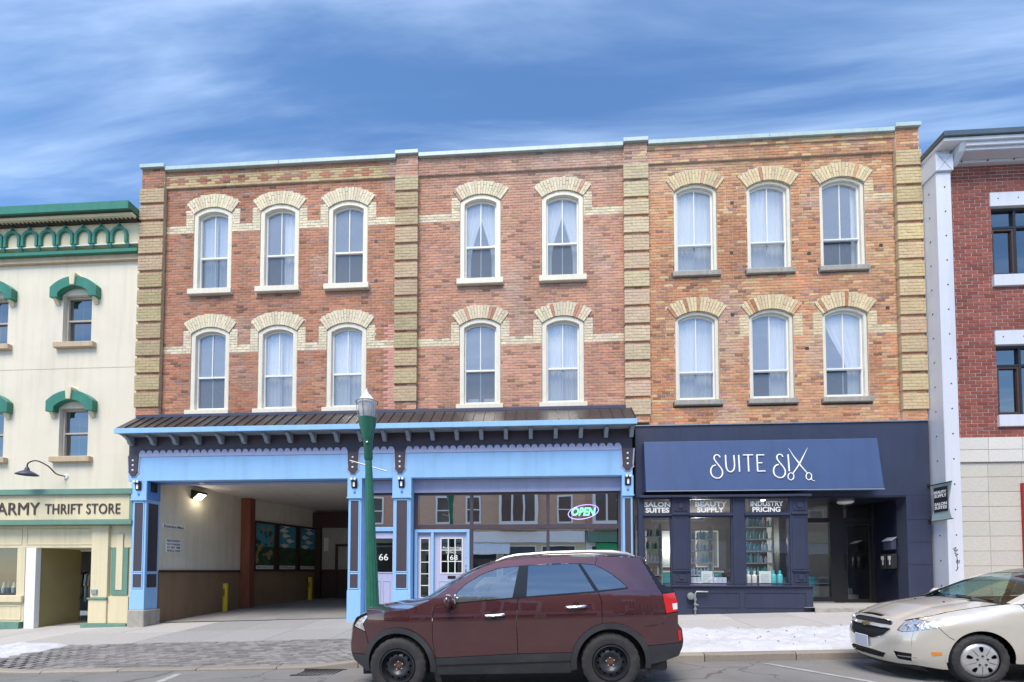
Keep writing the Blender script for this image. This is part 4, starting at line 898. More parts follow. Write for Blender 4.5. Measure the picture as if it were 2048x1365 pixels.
for (a, b), (t1, t2) in zip(wins, txts):
    f = frame('window_frame', 'navy', navy, a + 0.001, b - 0.001, zT0n - 0.03, zlint - 0.013, 0.03, Yb + 0.02, Yb + 0.1)
    frame('window_frame', 'navy', navy, a + 0.001, b - 0.001, zP0 - 0.05, zP1 + 0.04, 0.04, Yb + 0.02, Yb + 0.1)
    B('transom_rail', 'navy', navy, a + 0.001, b - 0.001, Yb - 0.03, Yb + 0.12, zP1 + 0.042, zT0n - 0.032)
    glass('pane', a + 0.02, b - 0.02, zT0n - 0.01, zlint - 0.03, Yb + 0.06, f, 'pane_salon'); glass('pane', a + 0.02, b - 0.02, zP0 - 0.03, zP1 + 0.02, Yb + 0.062, f, 'pane_salon')
    w_ = b - a; hh = zT1 - zT0n; s0 = 0.06 if t1 == 'SALON' else 0.16
    text_mb(t1, a + w_ * s0, b - w_ * s0 * 0.7, zT0n + hh * 0.54, zT1 - 0.01, Yb + 0.055, 0.004, bold=0.03).build('lettering', 'letter_white', f)
    text_mb(t2, a + w_ * (s0 + 0.04), b - w_ * (s0 + 0.02), zT0n + 0.01, zT0n + hh * 0.48, Yb + 0.055, 0.004, bold=0.03).build('lettering', 'letter_white', f)
bx1 = ax(1627, 1200, -0.52)
B('base', 'navy', navy, NX0, bx1, -0.52, Yb + 0.18, gzb - 0.12, zB1 - 0.04, bevel=0.006); B('sill', 'navy', navy, NX0, bx1 + 0.03, -0.57, Yb + 0.2, zB1 - 0.04 + 0.001, zB1 - 0.001, bevel=0.006)
for p0, p1 in ((1373, 1482), (1490, 1614)): frame('base_panel', 'navy', navy, ax(p0, 1200, -0.53), ax(p1, 1200, -0.53), az(1450, 1216, -0.53), az(1450, 1184, -0.53), 0.03, -0.535, -0.5205)
B('bay_return', 'navy', navy, xl[7] - 0.16, xl[7] - 0.002, Yb + 0.182, 0.9, gzb - 0.1, zlint - 0.012, bevel=0)
# recessed entrance
Yr = 0.95; zfl = walk_z(7.5, 0.3)
surface('entry_floor', 'slab', xl[7] - 0.2, xr1 + 0.05, -0.62, 3.4, lambda x, y: walk_z(7.6, -0.6) + 0.09 + 0.01 * y, 2, 2).data.color_attributes.new('col', 'FLOAT_COLOR', 'POINT').data.foreach_set('color', [0.40, 0.39, 0.375, 1.0] * 9)
B('entry_step', 'grey_stone', navy, xl[7] + 0.012, xr1 + 0.0, -0.66, -0.62, walk_z(7.6, -0.6) - 0.14, walk_z(7.6, -0.6) + 0.084, bevel=0.01)
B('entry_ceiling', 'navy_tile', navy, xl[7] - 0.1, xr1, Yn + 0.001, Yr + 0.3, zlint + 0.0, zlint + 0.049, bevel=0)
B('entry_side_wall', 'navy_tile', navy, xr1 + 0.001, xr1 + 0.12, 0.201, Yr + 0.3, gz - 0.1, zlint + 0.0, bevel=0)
zr = lambda py, p=1690: az(p, py, Yr)
d0, d1, d2, d3 = [ax(p, 1100, Yr) for p in (1612, 1664, 1684, 1752)]
zfloor = walk_z(7.6, -0.6) + 0.10
m = MB()
for a, b in ((d0 - 0.05, d0), (d1 - 0.04, d2 + 0.06), (d3 - 0.08, d3 + 0.06)): m.box(a, b, Yr, Yr + 0.1, zfloor, zlint - 0.001)
for a, b in ((d0, d1 - 0.04), (d2 + 0.06, d3 - 0.08)): m.box(a, b, Yr + 0.001, Yr + 0.099, zr(1045), zr(1036)); m.box(a, b, Yr + 0.001, Yr + 0.099, zr(1007), zlint - 0.001)
m.box(d0, d1 - 0.04, Yr + 0.001, Yr + 0.099, zfloor, zfloor + 0.16)
ef = m.build('entrance_frame', 'black_metal', navy, bevel=0.005)
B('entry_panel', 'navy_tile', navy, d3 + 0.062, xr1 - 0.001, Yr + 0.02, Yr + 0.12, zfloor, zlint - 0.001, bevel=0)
glass('pane', d0, d1 - 0.04, zfloor + 0.16, zr(1045), Yr + 0.05, ef, 'pane_salon'); glass('pane', d0, d1 - 0.04, zr(1036), zr(1007), Yr + 0.05, ef, 'pane_salon'); glass('pane', d2 + 0.06, d3 - 0.08, zr(1036), zr(1007), Yr + 0.05, ef, 'pane_salon')
dr = frame('door', 'black_metal', navy, d2 + 0.062, d3 - 0.082, zfloor + 0.01, zr(1045) - 0.004, 0.09, Yr + 0.02, Yr + 0.07)
glass('pane', d2 + 0.15, d3 - 0.17, zfloor + 0.1, zr(1045) - 0.09, Yr + 0.045, dr, 'pane_salon')
hx = d2 + 0.10; MB().tube([(hx, Yr + 0.02, zfloor + 0.95), (hx, Yr - 0.05, zfloor + 0.95), (hx, Yr - 0.05, zfloor + 1.3), (hx, Yr + 0.02, zfloor + 1.3)], 0.016).build('pull_handle', 'black_metal', dr)
B('mat_strip', 'galv', navy, d0, d1, Yr - 0.06, Yr - 0.002, zfloor - 0.005, zfloor + 0.03)
lx, _ = at(1688, 1002, 0.5); 
cl = MB().lathe([(0.0, 0.0), (0.19, 0.0), (0.2, -0.03), (0.15, -0.07), (0.0, -0.09)], (lx, 0.45, zlint - 0.001), 24, cap=False).build('ceiling_lamp', 'lamp_glass', smooth=True); tag(cl, 'flat round white ceiling lamp in the salon entrance', 'ceiling lamp')
# things on the recess side wall
def side_pt(p, q): return onx(p, q, xr1)
y1, z1 = side_pt(1790, 1080); y2, z2 = side_pt(1806, 1097)
y1, y2 = sorted((max(0.05, y1), max(0.3, y2)))
mbx = empty('mail_box', (xr1 - 0.06, 0.35, z2), 'dark blue letter box on the dark entrance side wall', 'letter box')
MB().prism([(xr1 - 0.12, z2 - 0.02), (xr1 - 0.001, z2 - 0.02), (xr1 - 0.001, z1 + 0.05), (xr1 - 0.12, z1 - 0.03)], 0.22, 0.52).build('box', 'navy_flash', mbx, bevel=0.006)
MB().prism([(xr1 - 0.14, z1 - 0.035), (xr1 - 0.001, z1 + 0.055), (xr1 - 0.001, z1 + 0.075), (xr1 - 0.14, z1 - 0.015)], 0.2, 0.54).build('lid', 'bracket_grey', mbx, bevel=0.003)
_, zm1 = side_pt(1800, 1108); _, zm0 = side_pt(1800, 1138)
mt = empty('key_safe', (xr1 - 0.08, 0.32, zm0), 'black double utility box with pale dials on the entrance wall', 'utility box')
for k in range(2):
    y0 = 0.20 + k * 0.24; b_ = B('housing', 'black_plastic', mt, xr1 - 0.13, xr1 - 0.001, y0, y0 + 0.2, zm0, zm1, bevel=0.012); B('dial_plate', 'shelf_white', b_, xr1 - 0.136, xr1 - 0.1302, y0 + 0.05, y0 + 0.15, zm1 - 0.15, zm1 - 0.05, bevel=0.003); B('dial_plate', 'shelf_white', b_, xr1 - 0.136, xr1 - 0.1302, y0 + 0.07, y0 + 0.11, zm0 + 0.1, zm0 + 0.24, bevel=0.003)
# gas riser in front of the base
gx_, gz_ = at(1386, 1191, -0.6)
gp = empty('gas_valve', (gx_, -0.6, walk_z(gx_, -0.6)), 'grey gas valve and pipe on the navy shopfront base', 'gas valve')
MB().tube([(gx_ + 0.05, -0.6, walk_z(gx_, -0.6) - 0.02), (gx_ + 0.05, -0.6, gz_ + 0.04), (gx_ + 0.09, -0.6, gz_ + 0.09), (gx_ + 0.36, -0.6, gz_ + 0.085)], 0.022).build('pipe', 'galv', gp, smooth=True)
MB().lathe([(0.0, 0.05), (0.085, 0.045), (0.095, 0.0), (0.085, -0.045), (0.03, -0.06), (0.0, -0.062)], (gx_ - 0.06, -0.6, gz_ - 0.02), 18, 'y', cap=False).build('regulator', 'galv', gp, smooth=True)
for q in (0.10, 0.22, 0.34): MB().lathe([(0.035, -0.03), (0.04, 0), (0.035, 0.03)], (gx_ + 0.05, -0.6, gz_ - q), 10).build('valve', 'galv', gp)
B('valve_lever', 'galv', gp, gx_ + 0.02, gx_ + 0.12, -0.65, -0.625, gz_ - 0.25, gz_ - 0.22)
# awning
zA1, zA0 = az(1520, 881, -0.33), az(1520, 981, -0.52)
axl, axr = ax(1290, 930, -0.43), ax(1762, 930, -0.43)
aw = empty('awning', ((axl + axr) / 2, -0.5, zA0), 'navy fabric awning lettered suite six with scissors above the salon', 'awning')
YT, YBt = -0.33, -0.52
MB().prism([(YT, zA1), (YT + 0.02, zA1 + 0.01), (Yn - 0.002, zA1), (Yn - 0.002, zA0 + 0.02), (YBt + 0.02, zA0 - 0.0), (YBt, zA0 + 0.02)], axl, axr, 'x').build('canopy', 'awning_blue', aw, bevel=0.008)
MB().tube([(axl, YBt - 0.004, zA0 + 0.0), (axr, YBt - 0.004, zA0 + 0.0)], 0.014, 6).build('front_rail', 'bracket_grey', aw)
def onaw(px_, py_):
    """photo point on the sloping canopy face"""
    lo, hi = YBt, YT
    for _ in range(30):
        Y = (lo + hi) / 2; x, z = at(px_, py_, Y); zs = zA0 + 0.02 + (zA1 - zA0 - 0.02) * (Y - YBt) / (YT - YBt)
        if zs > z: hi = Y
        else: lo = Y
    return (x, Y - 0.012, z + 0.002)
def sc(zx, zy): return onaw(1400 + zx / 7.877, 880 + zy / 7.877)
lt = MB(); wdt = 0.017
def stroke(pts, w0=wdt, w1=None, sp_=True):
    q = spline(pts, 7) if sp_ and len(pts) > 2 else pts
    P = [sc(*p) for p in q]; n = len(P); lt.tube(P, w0, 6, taper=[w0 + ((w1 if w1 is not None else w0) - w0) * i / (n - 1) for i in range(n)])
S1 = [(312, 282), (290, 252), (258, 243), (226, 262), (220, 305), (245, 350), (290, 405), (335, 465), (352, 520), (338, 575), (295, 608), (240, 605), (190, 572), (168, 520), (172, 465), (200, 420), (245, 404)]
stroke(S1); stroke([(p + 988, q - 8) if p > 0 else p for p, q in S1])
stroke([(398, 245), (402, 340), (412, 440), (440, 495), (485, 510), (525, 480), (540, 420), (535, 320), (528, 248)])
stroke([(605, 245), (620, 508)]); stroke([(672, 246), (828, 244)]); stroke([(752, 248), (764, 505)]); stroke([(892, 245), (905, 500)]); stroke([(882, 246), (1005, 244)]); stroke([(900, 370), (975, 368)]); stroke([(903, 500), (1025, 498)])
stroke([(1382, 236), (1402, 500)])
stroke([(1388, 135), (1470, 265), (1550, 370)], 0.003, 0.022, False); stroke([(1550, 370), (1590, 425), (1685, 530)], 0.020, 0.014, False)
stroke([(1690, 128), (1630, 250), (1570, 370)], 0.003, 0.018, False); stroke([(1570, 370), (1520, 450), (1455, 540)], 0.016, 0.012, False)
ell = lambda cx, cy, rx, ry: [(cx + rx * math.cos(2 * math.pi * i / 20), cy + ry * math.sin(2 * math.pi * i / 20)) for i in range(21)]
stroke(ell(1428, 582, 46, 56), 0.012, None, False); stroke(ell(1710, 580, 44, 56), 0.012, None, False); stroke([(1748, 610), (1765, 640), (1805, 652)], 0.012, 0.006)
lt.build('lettering', 'letter_white', aw)
# hanging banner
hx0, hz1 = at(1838, 967, -0.55); hz0 = az(1845, 1040, -0.55)
yb0, yb1 = -0.22, -0.80
xb = NX1 - 0.05
hb = empty('hanging_banner', (xb, -0.5, hz0), 'small black and white projecting banner beside the white pier', 'banner')
for z in (hz1, hz0): tb = MB(); tb.tube([(xb, Yn, z), (xb, yb1, z)], 0.012, 6); tb.box(xb - 0.03, xb + 0.03, Yn - 0.012, Yn - 0.001, z - 0.05, z + 0.05); tb.build('bracket', 'black_metal', hb)
vs = []; n = 10
for j in range(n + 1):
    t = j / n
    for s in (0, 1):
        pinch = 0.06 * math.sin(t * math.pi); vs.append((xb + 0.02 * math.sin(t * 5 + s), (yb0 - pinch) if s == 0 else (yb1 + 0.02 + pinch), hz1 + (hz0 - hz1) * t))
MB().add(vs, [(2 * j, 2 * j + 1, 2 * j + 3, 2 * j + 2) for j in range(n)]).build('cloth', 'coping_metal', hb)
zr_ = lambda t: hz1 + (hz0 - hz1) * t
B('print', 'black_plastic', hb, xb - 0.030, xb - 0.0215, yb1 + 0.10, yb0 - 0.10, zr_(0.78), zr_(0.10), bevel=0)
for k, t in enumerate(('BEAUTY', 'SUPPLY', 'SALON', 'SUITES')):
    q = (0.2, 0.3, 0.52, 0.62)[k]; tm = text_mb(t, 0, 0.34, zr_(q + 0.085), zr_(q), 0, 0.003, bold=0.03); tm.v = [(xb - 0.0315 + p[1], yb0 - 0.12 - p[0], p[2]) for p in tm.v]; tm.build('lettering', 'letter_white', hb)
# salon room and goods
fl2 = zB1 - 0.05
B('room_floor', 'salon_floor', navy, NX0, xr1, 1.1, 6.0, zfloor - 0.1, zfloor, bevel=0); B('window_bed', 'shelf_white', navy, NX0 + 0.01, xl[7] - 0.17, Yb + 0.19, 0.45, fl2 - 0.05, fl2, bevel=0.004)
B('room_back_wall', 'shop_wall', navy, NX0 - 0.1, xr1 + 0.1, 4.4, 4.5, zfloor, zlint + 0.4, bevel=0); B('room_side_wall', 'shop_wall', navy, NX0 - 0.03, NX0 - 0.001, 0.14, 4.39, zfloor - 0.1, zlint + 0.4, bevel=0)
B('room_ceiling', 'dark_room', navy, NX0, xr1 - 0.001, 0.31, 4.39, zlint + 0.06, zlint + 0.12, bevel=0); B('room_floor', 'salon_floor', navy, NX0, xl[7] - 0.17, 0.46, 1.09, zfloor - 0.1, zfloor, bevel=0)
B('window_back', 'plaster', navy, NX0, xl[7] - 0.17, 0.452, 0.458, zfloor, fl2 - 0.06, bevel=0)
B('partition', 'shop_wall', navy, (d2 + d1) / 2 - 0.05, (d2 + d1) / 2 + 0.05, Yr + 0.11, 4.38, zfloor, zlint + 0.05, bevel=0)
st = empty('stairs', ((d2 + d3) / 2, 2.8, zfloor), 'pale staircase climbing behind the salon glass door', 'stairs')
for k in range(9): B('step', 'shelf_white' if k % 2 else 'plaster', st, d2 + 0.1, d3 + 0.15, 1.9 + k * 0.26, 4.37, zfloor + k * 0.18, zfloor + (k + 1) * 0.18 - 0.002, bevel=0.01)
# shelves with bottles
GC = [(0.75, 0.78, 0.82), (0.55, 0.62, 0.78), (0.10, 0.45, 0.50), (0.78, 0.78, 0.78), (0.05, 0.05, 0.06), (0.35, 0.62, 0.72), (0.5, 0.32, 0.2), (0.65, 0.55, 0.75)]
GN = ['silver grey', 'pale blue', 'teal', 'white', 'black', 'light turquoise', 'brown', 'lilac']
def bottle(x, y, z, r, h, col, label=None, group=None, parent=None):
    m = MB(); m.lathe([(r * 0.9, 0), (r, 0.01), (r, h * 0.68), (r * 0.9, h * 0.74), (r * 0.4, h * 0.8), (r * 0.38, h * 0.86), (r * 0.48, h * 0.865), (r * 0.46, h), (0.0, h)], (x, y, z), 10, cap=False); m.c = [col] * len(m.v)
    o = m.build('bottle', 'goods', parent, base=True, smooth=True)
    if label: tag(o, label, 'bottle', group)
    return o
def shelf_unit(x0, x1, y, zs, label, grp, blabel, pal):
    r = empty('shelf_unit', ((x0 + x1) / 2, y + 0.15, zfloor), label, 'shelf'); 
    for sx_ in (x0, x1 - 0.03): B('upright', 'shelf_white', r, sx_, sx_ + 0.03, y, y + 0.28, zfloor, zs[-1] + 0.35)
    for li, z in enumerate(zs):
        lv = ('lowest', 'second', 'third', 'fourth', 'fifth')[li] if li < len(zs) - 1 else 'top'
        B('shelf_board', 'shelf_white', r, x0 + 0.031, x1 - 0.031, y, y + 0.28, z - 0.025, z)
        x = x0 + 0.09
        while x < x1 - 0.08:
            rr = random.uniform(0.03, 0.042); cc = random.choice(pal); bottle(x, y + 0.07 + random.uniform(0, 0.06), z, rr, random.uniform(0.17, 0.26), rnd(cc, 0.1), blabel.replace('small product bottle on the shelf', 'small %s bottle on the %s shelf' % (GN[GC.index(cc)], lv)), grp); x += rr * 2 + random.uniform(0.008, 0.03)
a, b = wins[1]; shelf_unit(a + 0.02, b - 0.12, 0.55, [fl2 + 0.30 + 0.33 * k for k in range(4)], 'white shelf of bottles behind the beauty supply window', 'bottles on the beauty supply shelf', 'small product bottle on the shelf behind the beauty supply window', [GC[0], GC[1], GC[5], GC[7], GC[3]])
a, b = wins[2]; shelf_unit(a + 0.30, b + 0.10, 0.60, [fl2 + 0.30 + 0.33 * k for k in range(5)], 'white shelf of teal bottles behind the industry pricing window', 'bottles on the industry pricing shelf', 'small product bottle on the shelf behind the industry pricing window', [GC[2], GC[2], GC[5], GC[3]])
a, b = wins[0]; shelf_unit(a + 0.03, b + 0.05, 0.7, [fl2 + 0.30 + 0.36 * k for k in range(4)], 'white shelf behind the salon suites window', 'bottles on the salon suites shelf', 'small product bottle on the shelf behind the salon suites window', [GC[4], GC[0], GC[6], GC[3]])
# goods standing in the windows
a, b = wins[1]
for k in range(9):
    x = a + 0.09 + k * (b - a - 0.16) / 8.6
    if 3 <= k <= 4: continue
    o = B('carton', M('carton_lilac', (0.66, 0.68, 0.85), 0.6), None, x - 0.05, x + 0.05, Yb + 0.24, Yb + 0.34, fl2, fl2 + 0.24, base=True); tag(o, 'slim pale lilac carton standing in the beauty supply window', 'carton', 'lilac cartons in the window')
def card(x, w_, label): 
    o = B('price_card', 'paper', None, x - w_ / 2, x + w_ / 2, Yb + 0.22, Yb + 0.235, fl2, fl2 + 0.40, base=True); tag(o, label, 'card')
    for k in range(5): B('text_line', 'bracket_grey', o, x - w_ * 0.35, x + w_ * 0.32, Yb + 0.2175, Yb + 0.2195, fl2 + 0.1 + k * 0.05, fl2 + 0.112 + k * 0.05, bevel=0)
card(a + (b - a) * 0.46, 0.28, 'white price card propped in the beauty supply window')
a, b = wins[2]
bottle(a + 0.20, Yb + 0.3, fl2, 0.062, 0.40, (0.82, 0.82, 0.80), 'large white bottle in the industry pricing window', 'large white bottles in the window'); bottle(a + 0.35, Yb + 0.3, fl2, 0.062, 0.40, (0.82, 0.82, 0.80), 'large white bottle in the industry pricing window', 'large white bottles in the window')
card(a + 0.58, 0.30, 'white price card propped in the industry pricing window')
for q in (0.82, 0.98): bottle(a + q, Yb + 0.3, fl2, 0.066, 0.42, (0.12, 0.62, 0.68), 'large turquoise pump bottle in the industry pricing window', 'turquoise pump bottles in the window')
bn = MB().lathe([(0.0, 0.0), (0.22, 0.0), (0.24, 0.7), (0.22, 0.72), (0.0, 0.72)], (d1 - 0.35, 1.6, zfloor), 20, cap=False).build('waste_bin', 'teal', base=True, smooth=True); tag(bn, 'dark teal bin standing inside the salon side glass', 'bin')
lx2, lz2 = at(1534, 1043, 0.3)
il = MB().lathe([(0.0, -0.03), (0.05, -0.025), (0.06, 0.0)], (lx2, 0.5, zlint + 0.059), 12, cap=False).build('spot_lamp', 'lamp_lit', smooth=True); tag(il, 'small lit spot lamp on the ceiling behind the industry pricing window', 'lamp')
sl_ = bpy.data.lights.new('salon_fill_light', 'POINT'); sl_.energy = 55; sl_.shadow_soft_size = 0.15; sl_.color = (1, 0.95, 0.88); so = bpy.data.objects.new('salon_fill_light', sl_); COL.objects.link(so); so.parent = il; so.location = (-1.0, 2.2, -1.0)  # added fill light to brighten the salon, set well away from the spot lamp

# styling stations along the back wall of the salon
for k in range(3):
    x = NX0 + 0.9 + k * 1.25
    r = empty('styling_station', (x, 4.2, zfloor), ('salon mirror and counter nearest the blue shop side wall', 'middle one of three mirror counters deep in the salon', 'salon mirror and counter nearest the staircase')[k], 'styling station', 'styling stations in the salon')
    frame('mirror_frame', 'shelf_white', r, x - 0.4, x + 0.4, zfloor + 1.0, zfloor + 2.3, 0.05, 4.34, 4.385); B('mirror', M('dull_mirror', (0.40, 0.43, 0.45), 0.35, metal=0.6), r, x - 0.35, x + 0.35, 4.36, 4.384, zfloor + 1.05, zfloor + 2.25, bevel=0); B('counter', 'shelf_white', r, x - 0.45, x + 0.45, 4.05, 4.33, zfloor + 0.82, zfloor + 0.88); B('drawer', 'teal', r, x - 0.4, x + 0.4, 4.08, 4.33, zfloor, zfloor + 0.818)
# ---------------------------------------------------------------- cream stuccoed building on the left
TX0, TX1 = -24.0, -11.385
thr = empty('cream_building', ((TX0 + TX1) / 2, 0.5, walk_z(-14)), 'cream stucco building with green arcaded cornice and green window hoods', 'building')
zt_ = lambda py, Y=0.0: az(140, py, Y)
wz = [(zt_(686), zt_(590)), (zt_(914), zt_(816))]
wx = [(ax(131, 640, 0.1), ax(188, 640, 0.1))]
w_ = wx[0][1] - wx[0][0]; sp_ = ax(157, 640, 0) - ax(-10, 640, 0)
wx = [(wx[0][0] - sp_ * k, wx[0][1] - sp_ * k) for k in range(4)]
YS = 0.03
zs0 = zt_(1050)
holes = [[(a, z0), (b, z0), (b, z1), (a, z1)] for a, b in wx for z0, z1 in wz]
Zc = zt_(432)
vs, fs = sheet([(TX0, zs0 - 0.3), (TX1, zs0 - 0.3), (TX1, Zc), (TX0, Zc)], lambda u, v: (u, YS, v), d=30, holes=holes, grid=60)
m = MB().add(vs, fs)
for h in holes:
    (a, z0), (b, _), (_, z1), _ = h
    m.add([(a, YS, z0), (b, YS, z0), (b, YS, z1), (a, YS, z1), (a, YS + 0.3, z0), (b, YS + 0.3, z0), (b, YS + 0.3, z1), (a, YS + 0.3, z1)], [(0, 1, 5, 4), (1, 2, 6, 5), (2, 3, 7, 6), (3, 0, 4, 7)])
sw = m.build('wall', 'stucco', thr)
sw.modifiers.clear()
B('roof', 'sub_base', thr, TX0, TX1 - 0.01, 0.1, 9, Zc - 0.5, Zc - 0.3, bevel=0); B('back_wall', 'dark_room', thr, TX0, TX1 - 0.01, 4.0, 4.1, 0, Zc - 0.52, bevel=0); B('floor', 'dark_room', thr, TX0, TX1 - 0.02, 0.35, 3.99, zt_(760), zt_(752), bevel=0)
B('side_wall', 'stucco', thr, TX1 - 0.11, TX1 - 0.005, 0.36, 8.9, zs0, Zc - 0.55, bevel=0)
B('control_joint', 'stucco_tan', thr, TX0, TX1 - 0.003, YS - 0.003, YS + 0.01, zt_(737), zt_(737) + 0.015, bevel=0)
M('vinyl_tan', (0.45, 0.40, 0.33), 0.5)
for a, b in wx:
    for ri, (z0, z1) in enumerate(wz):
        f = frame('window', 'vinyl_tan', thr, a + 0.003, b - 0.003, z0 + 0.002, z1 - 0.002, 0.06, YS + 0.10, YS + 0.2)
        zm = (z0 + z1) / 2
        B('meeting_rail', 'vinyl_tan', f, a + 0.06, b - 0.06, YS + 0.11, YS + 0.16, zm - 0.025, zm + 0.025); 
        glass('pane', a + 0.055, b - 0.055, zm, z1 - 0.055, YS + 0.15, f, 'pane_dark'); glass('pane', a + 0.055, b - 0.055, z0 + 0.055, zm, YS + 0.17, f, 'pane_dark')
        xc = (a + b) / 2
        for q0, q1 in ((z0 + 0.06, zm - 0.03), (zm + 0.03, z1 - 0.06)): B('muntin', 'vinyl_tan', f, xc - 0.008, xc + 0.008, YS + 0.172, YS + 0.18, q0, q1, bevel=0)
        B('sill', 'stucco_tan', f, a - 0.17, b + 0.17, YS - 0.12, YS + 0.098, z0 - 0.16, z0 - 0.001, bevel=0.012)
        # hood: arched green band with legs, keystone, little corbels
        hw = (b - a) / 2 + 0.27; hi = (b - a) / 2 + 0.03; zl = z1 - 0.13; zo = z1 + 0.17; rise = 0.30
        Rr = (hw * hw + rise * rise) / (2 * rise); aa = math.asin(hw / Rr); n = 14
        outer = [(xc - hw, zl)] + [(xc + Rr * math.sin(-aa + 2 * aa * i / n), zo + rise - Rr + Rr * math.cos(-aa + 2 * aa * i / n)) for i in range(n + 1)] + [(xc + hw, zl)]
        r2 = 0.20; Ri = (hi * hi + r2 * r2) / (2 * r2); ai = math.asin(hi / Ri)
        inner = [(xc - hi, zl)] + [(xc + Ri * math.sin(-ai + 2 * ai * i / n), z1 - 0.01 + r2 - Ri + Ri * math.cos(-ai + 2 * ai * i / n)) for i in range(n + 1)] + [(xc + hi, zl)]
        hd = MB().band(outer, inner, YS - 0.16, YS + 0.002).build('hood', 'green_paint', f, bevel=0.008)
        MB().prism([(xc - 0.065, z1 + 0.20), (xc + 0.065, z1 + 0.20), (xc + 0.10, zo + rise + 0.07), (xc - 0.10, zo + rise + 0.07)], YS - 0.20, YS - 0.001).build('keystone', 'cream_board', f, bevel=0.008)
        for s in (-1, 1): MB().prism([(YS - 0.13, zl - 0.001), (YS - 0.0, zl - 0.001), (YS - 0.0, zl - 0.17), (YS - 0.03, zl - 0.16)], xc + s * (hw - 0.12) - 0.05, xc + s * (hw - 0.12) + 0.05, 'x').build('hood_corbel', 'cream_board', f, bevel=0.004)
# cornice
def course(name, mat, p0, p1, Yo, bev=0.008):
    return B(name, mat, thr, TX0, TX1 - 0.004, Yo, YS + 0.2, zt_(p1, Yo), zt_(p0, Yo), bevel=bev)
course('cornice_cap', 'green_paint', 406, 422.5, -0.48); course('cornice_bed', 'dark_trim', 423, 427, -0.42); course('cornice_board', 'cream_board', 427.5, 436, -0.36)
zd1 = zt_(436.5, -0.26); zd0 = zt_(443, -0.26)
B('dentil_course', 'dark_trim', thr, TX0, TX1 - 0.004, -0.22, YS + 0.2, zd0, zd1, bevel=0)
x = TX1 - 0.06
while x > -18: B('dentil', 'dark_trim', thr, x - 0.055, x, -0.275, -0.2205, zd0 + 0.005, zd1 - 0.005, bevel=0); x -= 0.125
B('arcade_board', 'cream_board', thr, TX0, TX1 - 0.004, -0.10, YS - 0.001, zt_(500), zd0 - 0.002, bevel=0)
course('frieze_moulding', 'green_paint', 501, 508, -0.16); B('frieze_strip', 'white_paint', thr, TX0, TX1 - 0.004, -0.14, -0.101, zt_(500), zt_(498.5), bevel=0); course('frieze_band', 'stucco_tan', 508.6, 524, -0.06)
xa_ = ax(241, 470, -0.1); k = 0
zct = zt_(475, -0.15)
while xa_ > -19:
    ro, ri = 0.255, 0.175; n = 16
    o = [(xa_ - ro, zct - 0.22)] + [(xa_ - ro * math.cos(math.pi * i / n), zct + ro * 1.05 * math.sin(math.pi * i / n)) for i in range(n + 1)] + [(xa_ + ro, zct - 0.22)]
    i_ = [(xa_ - ri, zct - 0.22)] + [(xa_ - ri * math.cos(math.pi * i / n), zct + ri * 1.05 * math.sin(math.pi * i / n)) for i in range(n + 1)] + [(xa_ + ri, zct - 0.22)]
    ar = MB().band(o, i_, -0.17 - (k % 2) * 0.003, -0.101).build('arcade_arch', 'green_paint', thr, bevel=0.006)
    B('arcade_key', 'green_paint', ar, xa_ - 0.03, xa_ + 0.03, -0.19, -0.101, zct + ro * 1.05 - 0.02, zct + ro * 1.05 + 0.07)
    for s in ((-1, 1) if k == 0 else (-1,)): MB().prism([(-0.16, zct - 0.221), (-0.101, zct - 0.221), (-0.101, zct - 0.36), (-0.13, zct - 0.34), (-0.16, zct - 0.28)], xa_ + s * 0.27 - 0.045, xa_ + s * 0.27 + 0.045, 'x').build('arcade_corbel', 'green_paint', ar, bevel=0.006)
    xa_ -= 0.545; k += 1
# gooseneck lamp
gx, gz = at(130, 953, 0.0); hx, hz = at(96, 955, -0.55)
gl = empty('gooseneck_lamp', (gx, 0.0, gz), 'dark gooseneck barn lamp above the thrift store sign', 'wall lamp')
pts = spline([(gx, YS, gz), (gx - 0.06, -0.18, gz + 0.03), (gx - 0.16, -0.32, gz + 0.22), (gx - 0.30, -0.50, gz + 0.33), (gx - 0.42, -0.60, gz + 0.24), (gx - 0.42, -0.62, gz + 0.08)], 6)
MB().tube(pts, 0.018, 8).build('arm', 'dark_trim', gl, smooth=True)
cx_, cy_, cz_ = pts[-1]
MB().lathe([(0.03, 0.05), (0.045, 0.02), (0.06, -0.04), (0.15, -0.09), (0.235, -0.15), (0.24, -0.165), (0.225, -0.155), (0.14, -0.10), (0.0, -0.05)], (cx_, cy_, cz_), 24, cap=False).build('shade', 'navy_flash', gl, smooth=True)
MB().lathe([(0.0, -0.03), (0.07, -0.028), (0.08, 0.0)], (gx, YS, gz), 16, 'y', cap=False).build('wall_plate', 'white_paint', gl, smooth=True)
# ---------------------------------------------------------------- its shopfront
tsf = empty('thrift_shopfront', (-14, -0.2, walk_z(-13)), 'cream and sage green thrift store shopfront with open recessed door', 'shopfront')
Yt = -0.30; zv = lambda py, Y=Yt: az(140, py, Y)
B('sign_board', 'cream_board', tsf, TX0, ax(260, 1010, Yt), Yt, YS - 0.005, zv(1040), zv(990), bevel=0.004)
for a, b, o in ((978, 989.5, 0.08), (1040.5, 1050, 0.08)): B('sign_moulding', 'sage_paint', tsf, TX0, ax(263, 1010, Yt - o), Yt - o, YS - 0.006, zv(b, Yt - o), zv(a, Yt - o), bevel=0.012)
B('sign_end', 'sage_paint', tsf, ax(260, 1010, Yt) + 0.002, ax(263, 1010, Yt - 0.08), Yt - 0.03, YS - 0.006, zv(1040.3), zv(989.8), bevel=0.004)
text_mb('ARMY', ax(-6, 1018, Yt), ax(80, 1018, Yt), zv(1029.5), zv(1005), Yt, 0.02).build('lettering', 'letter_dark', tsf)
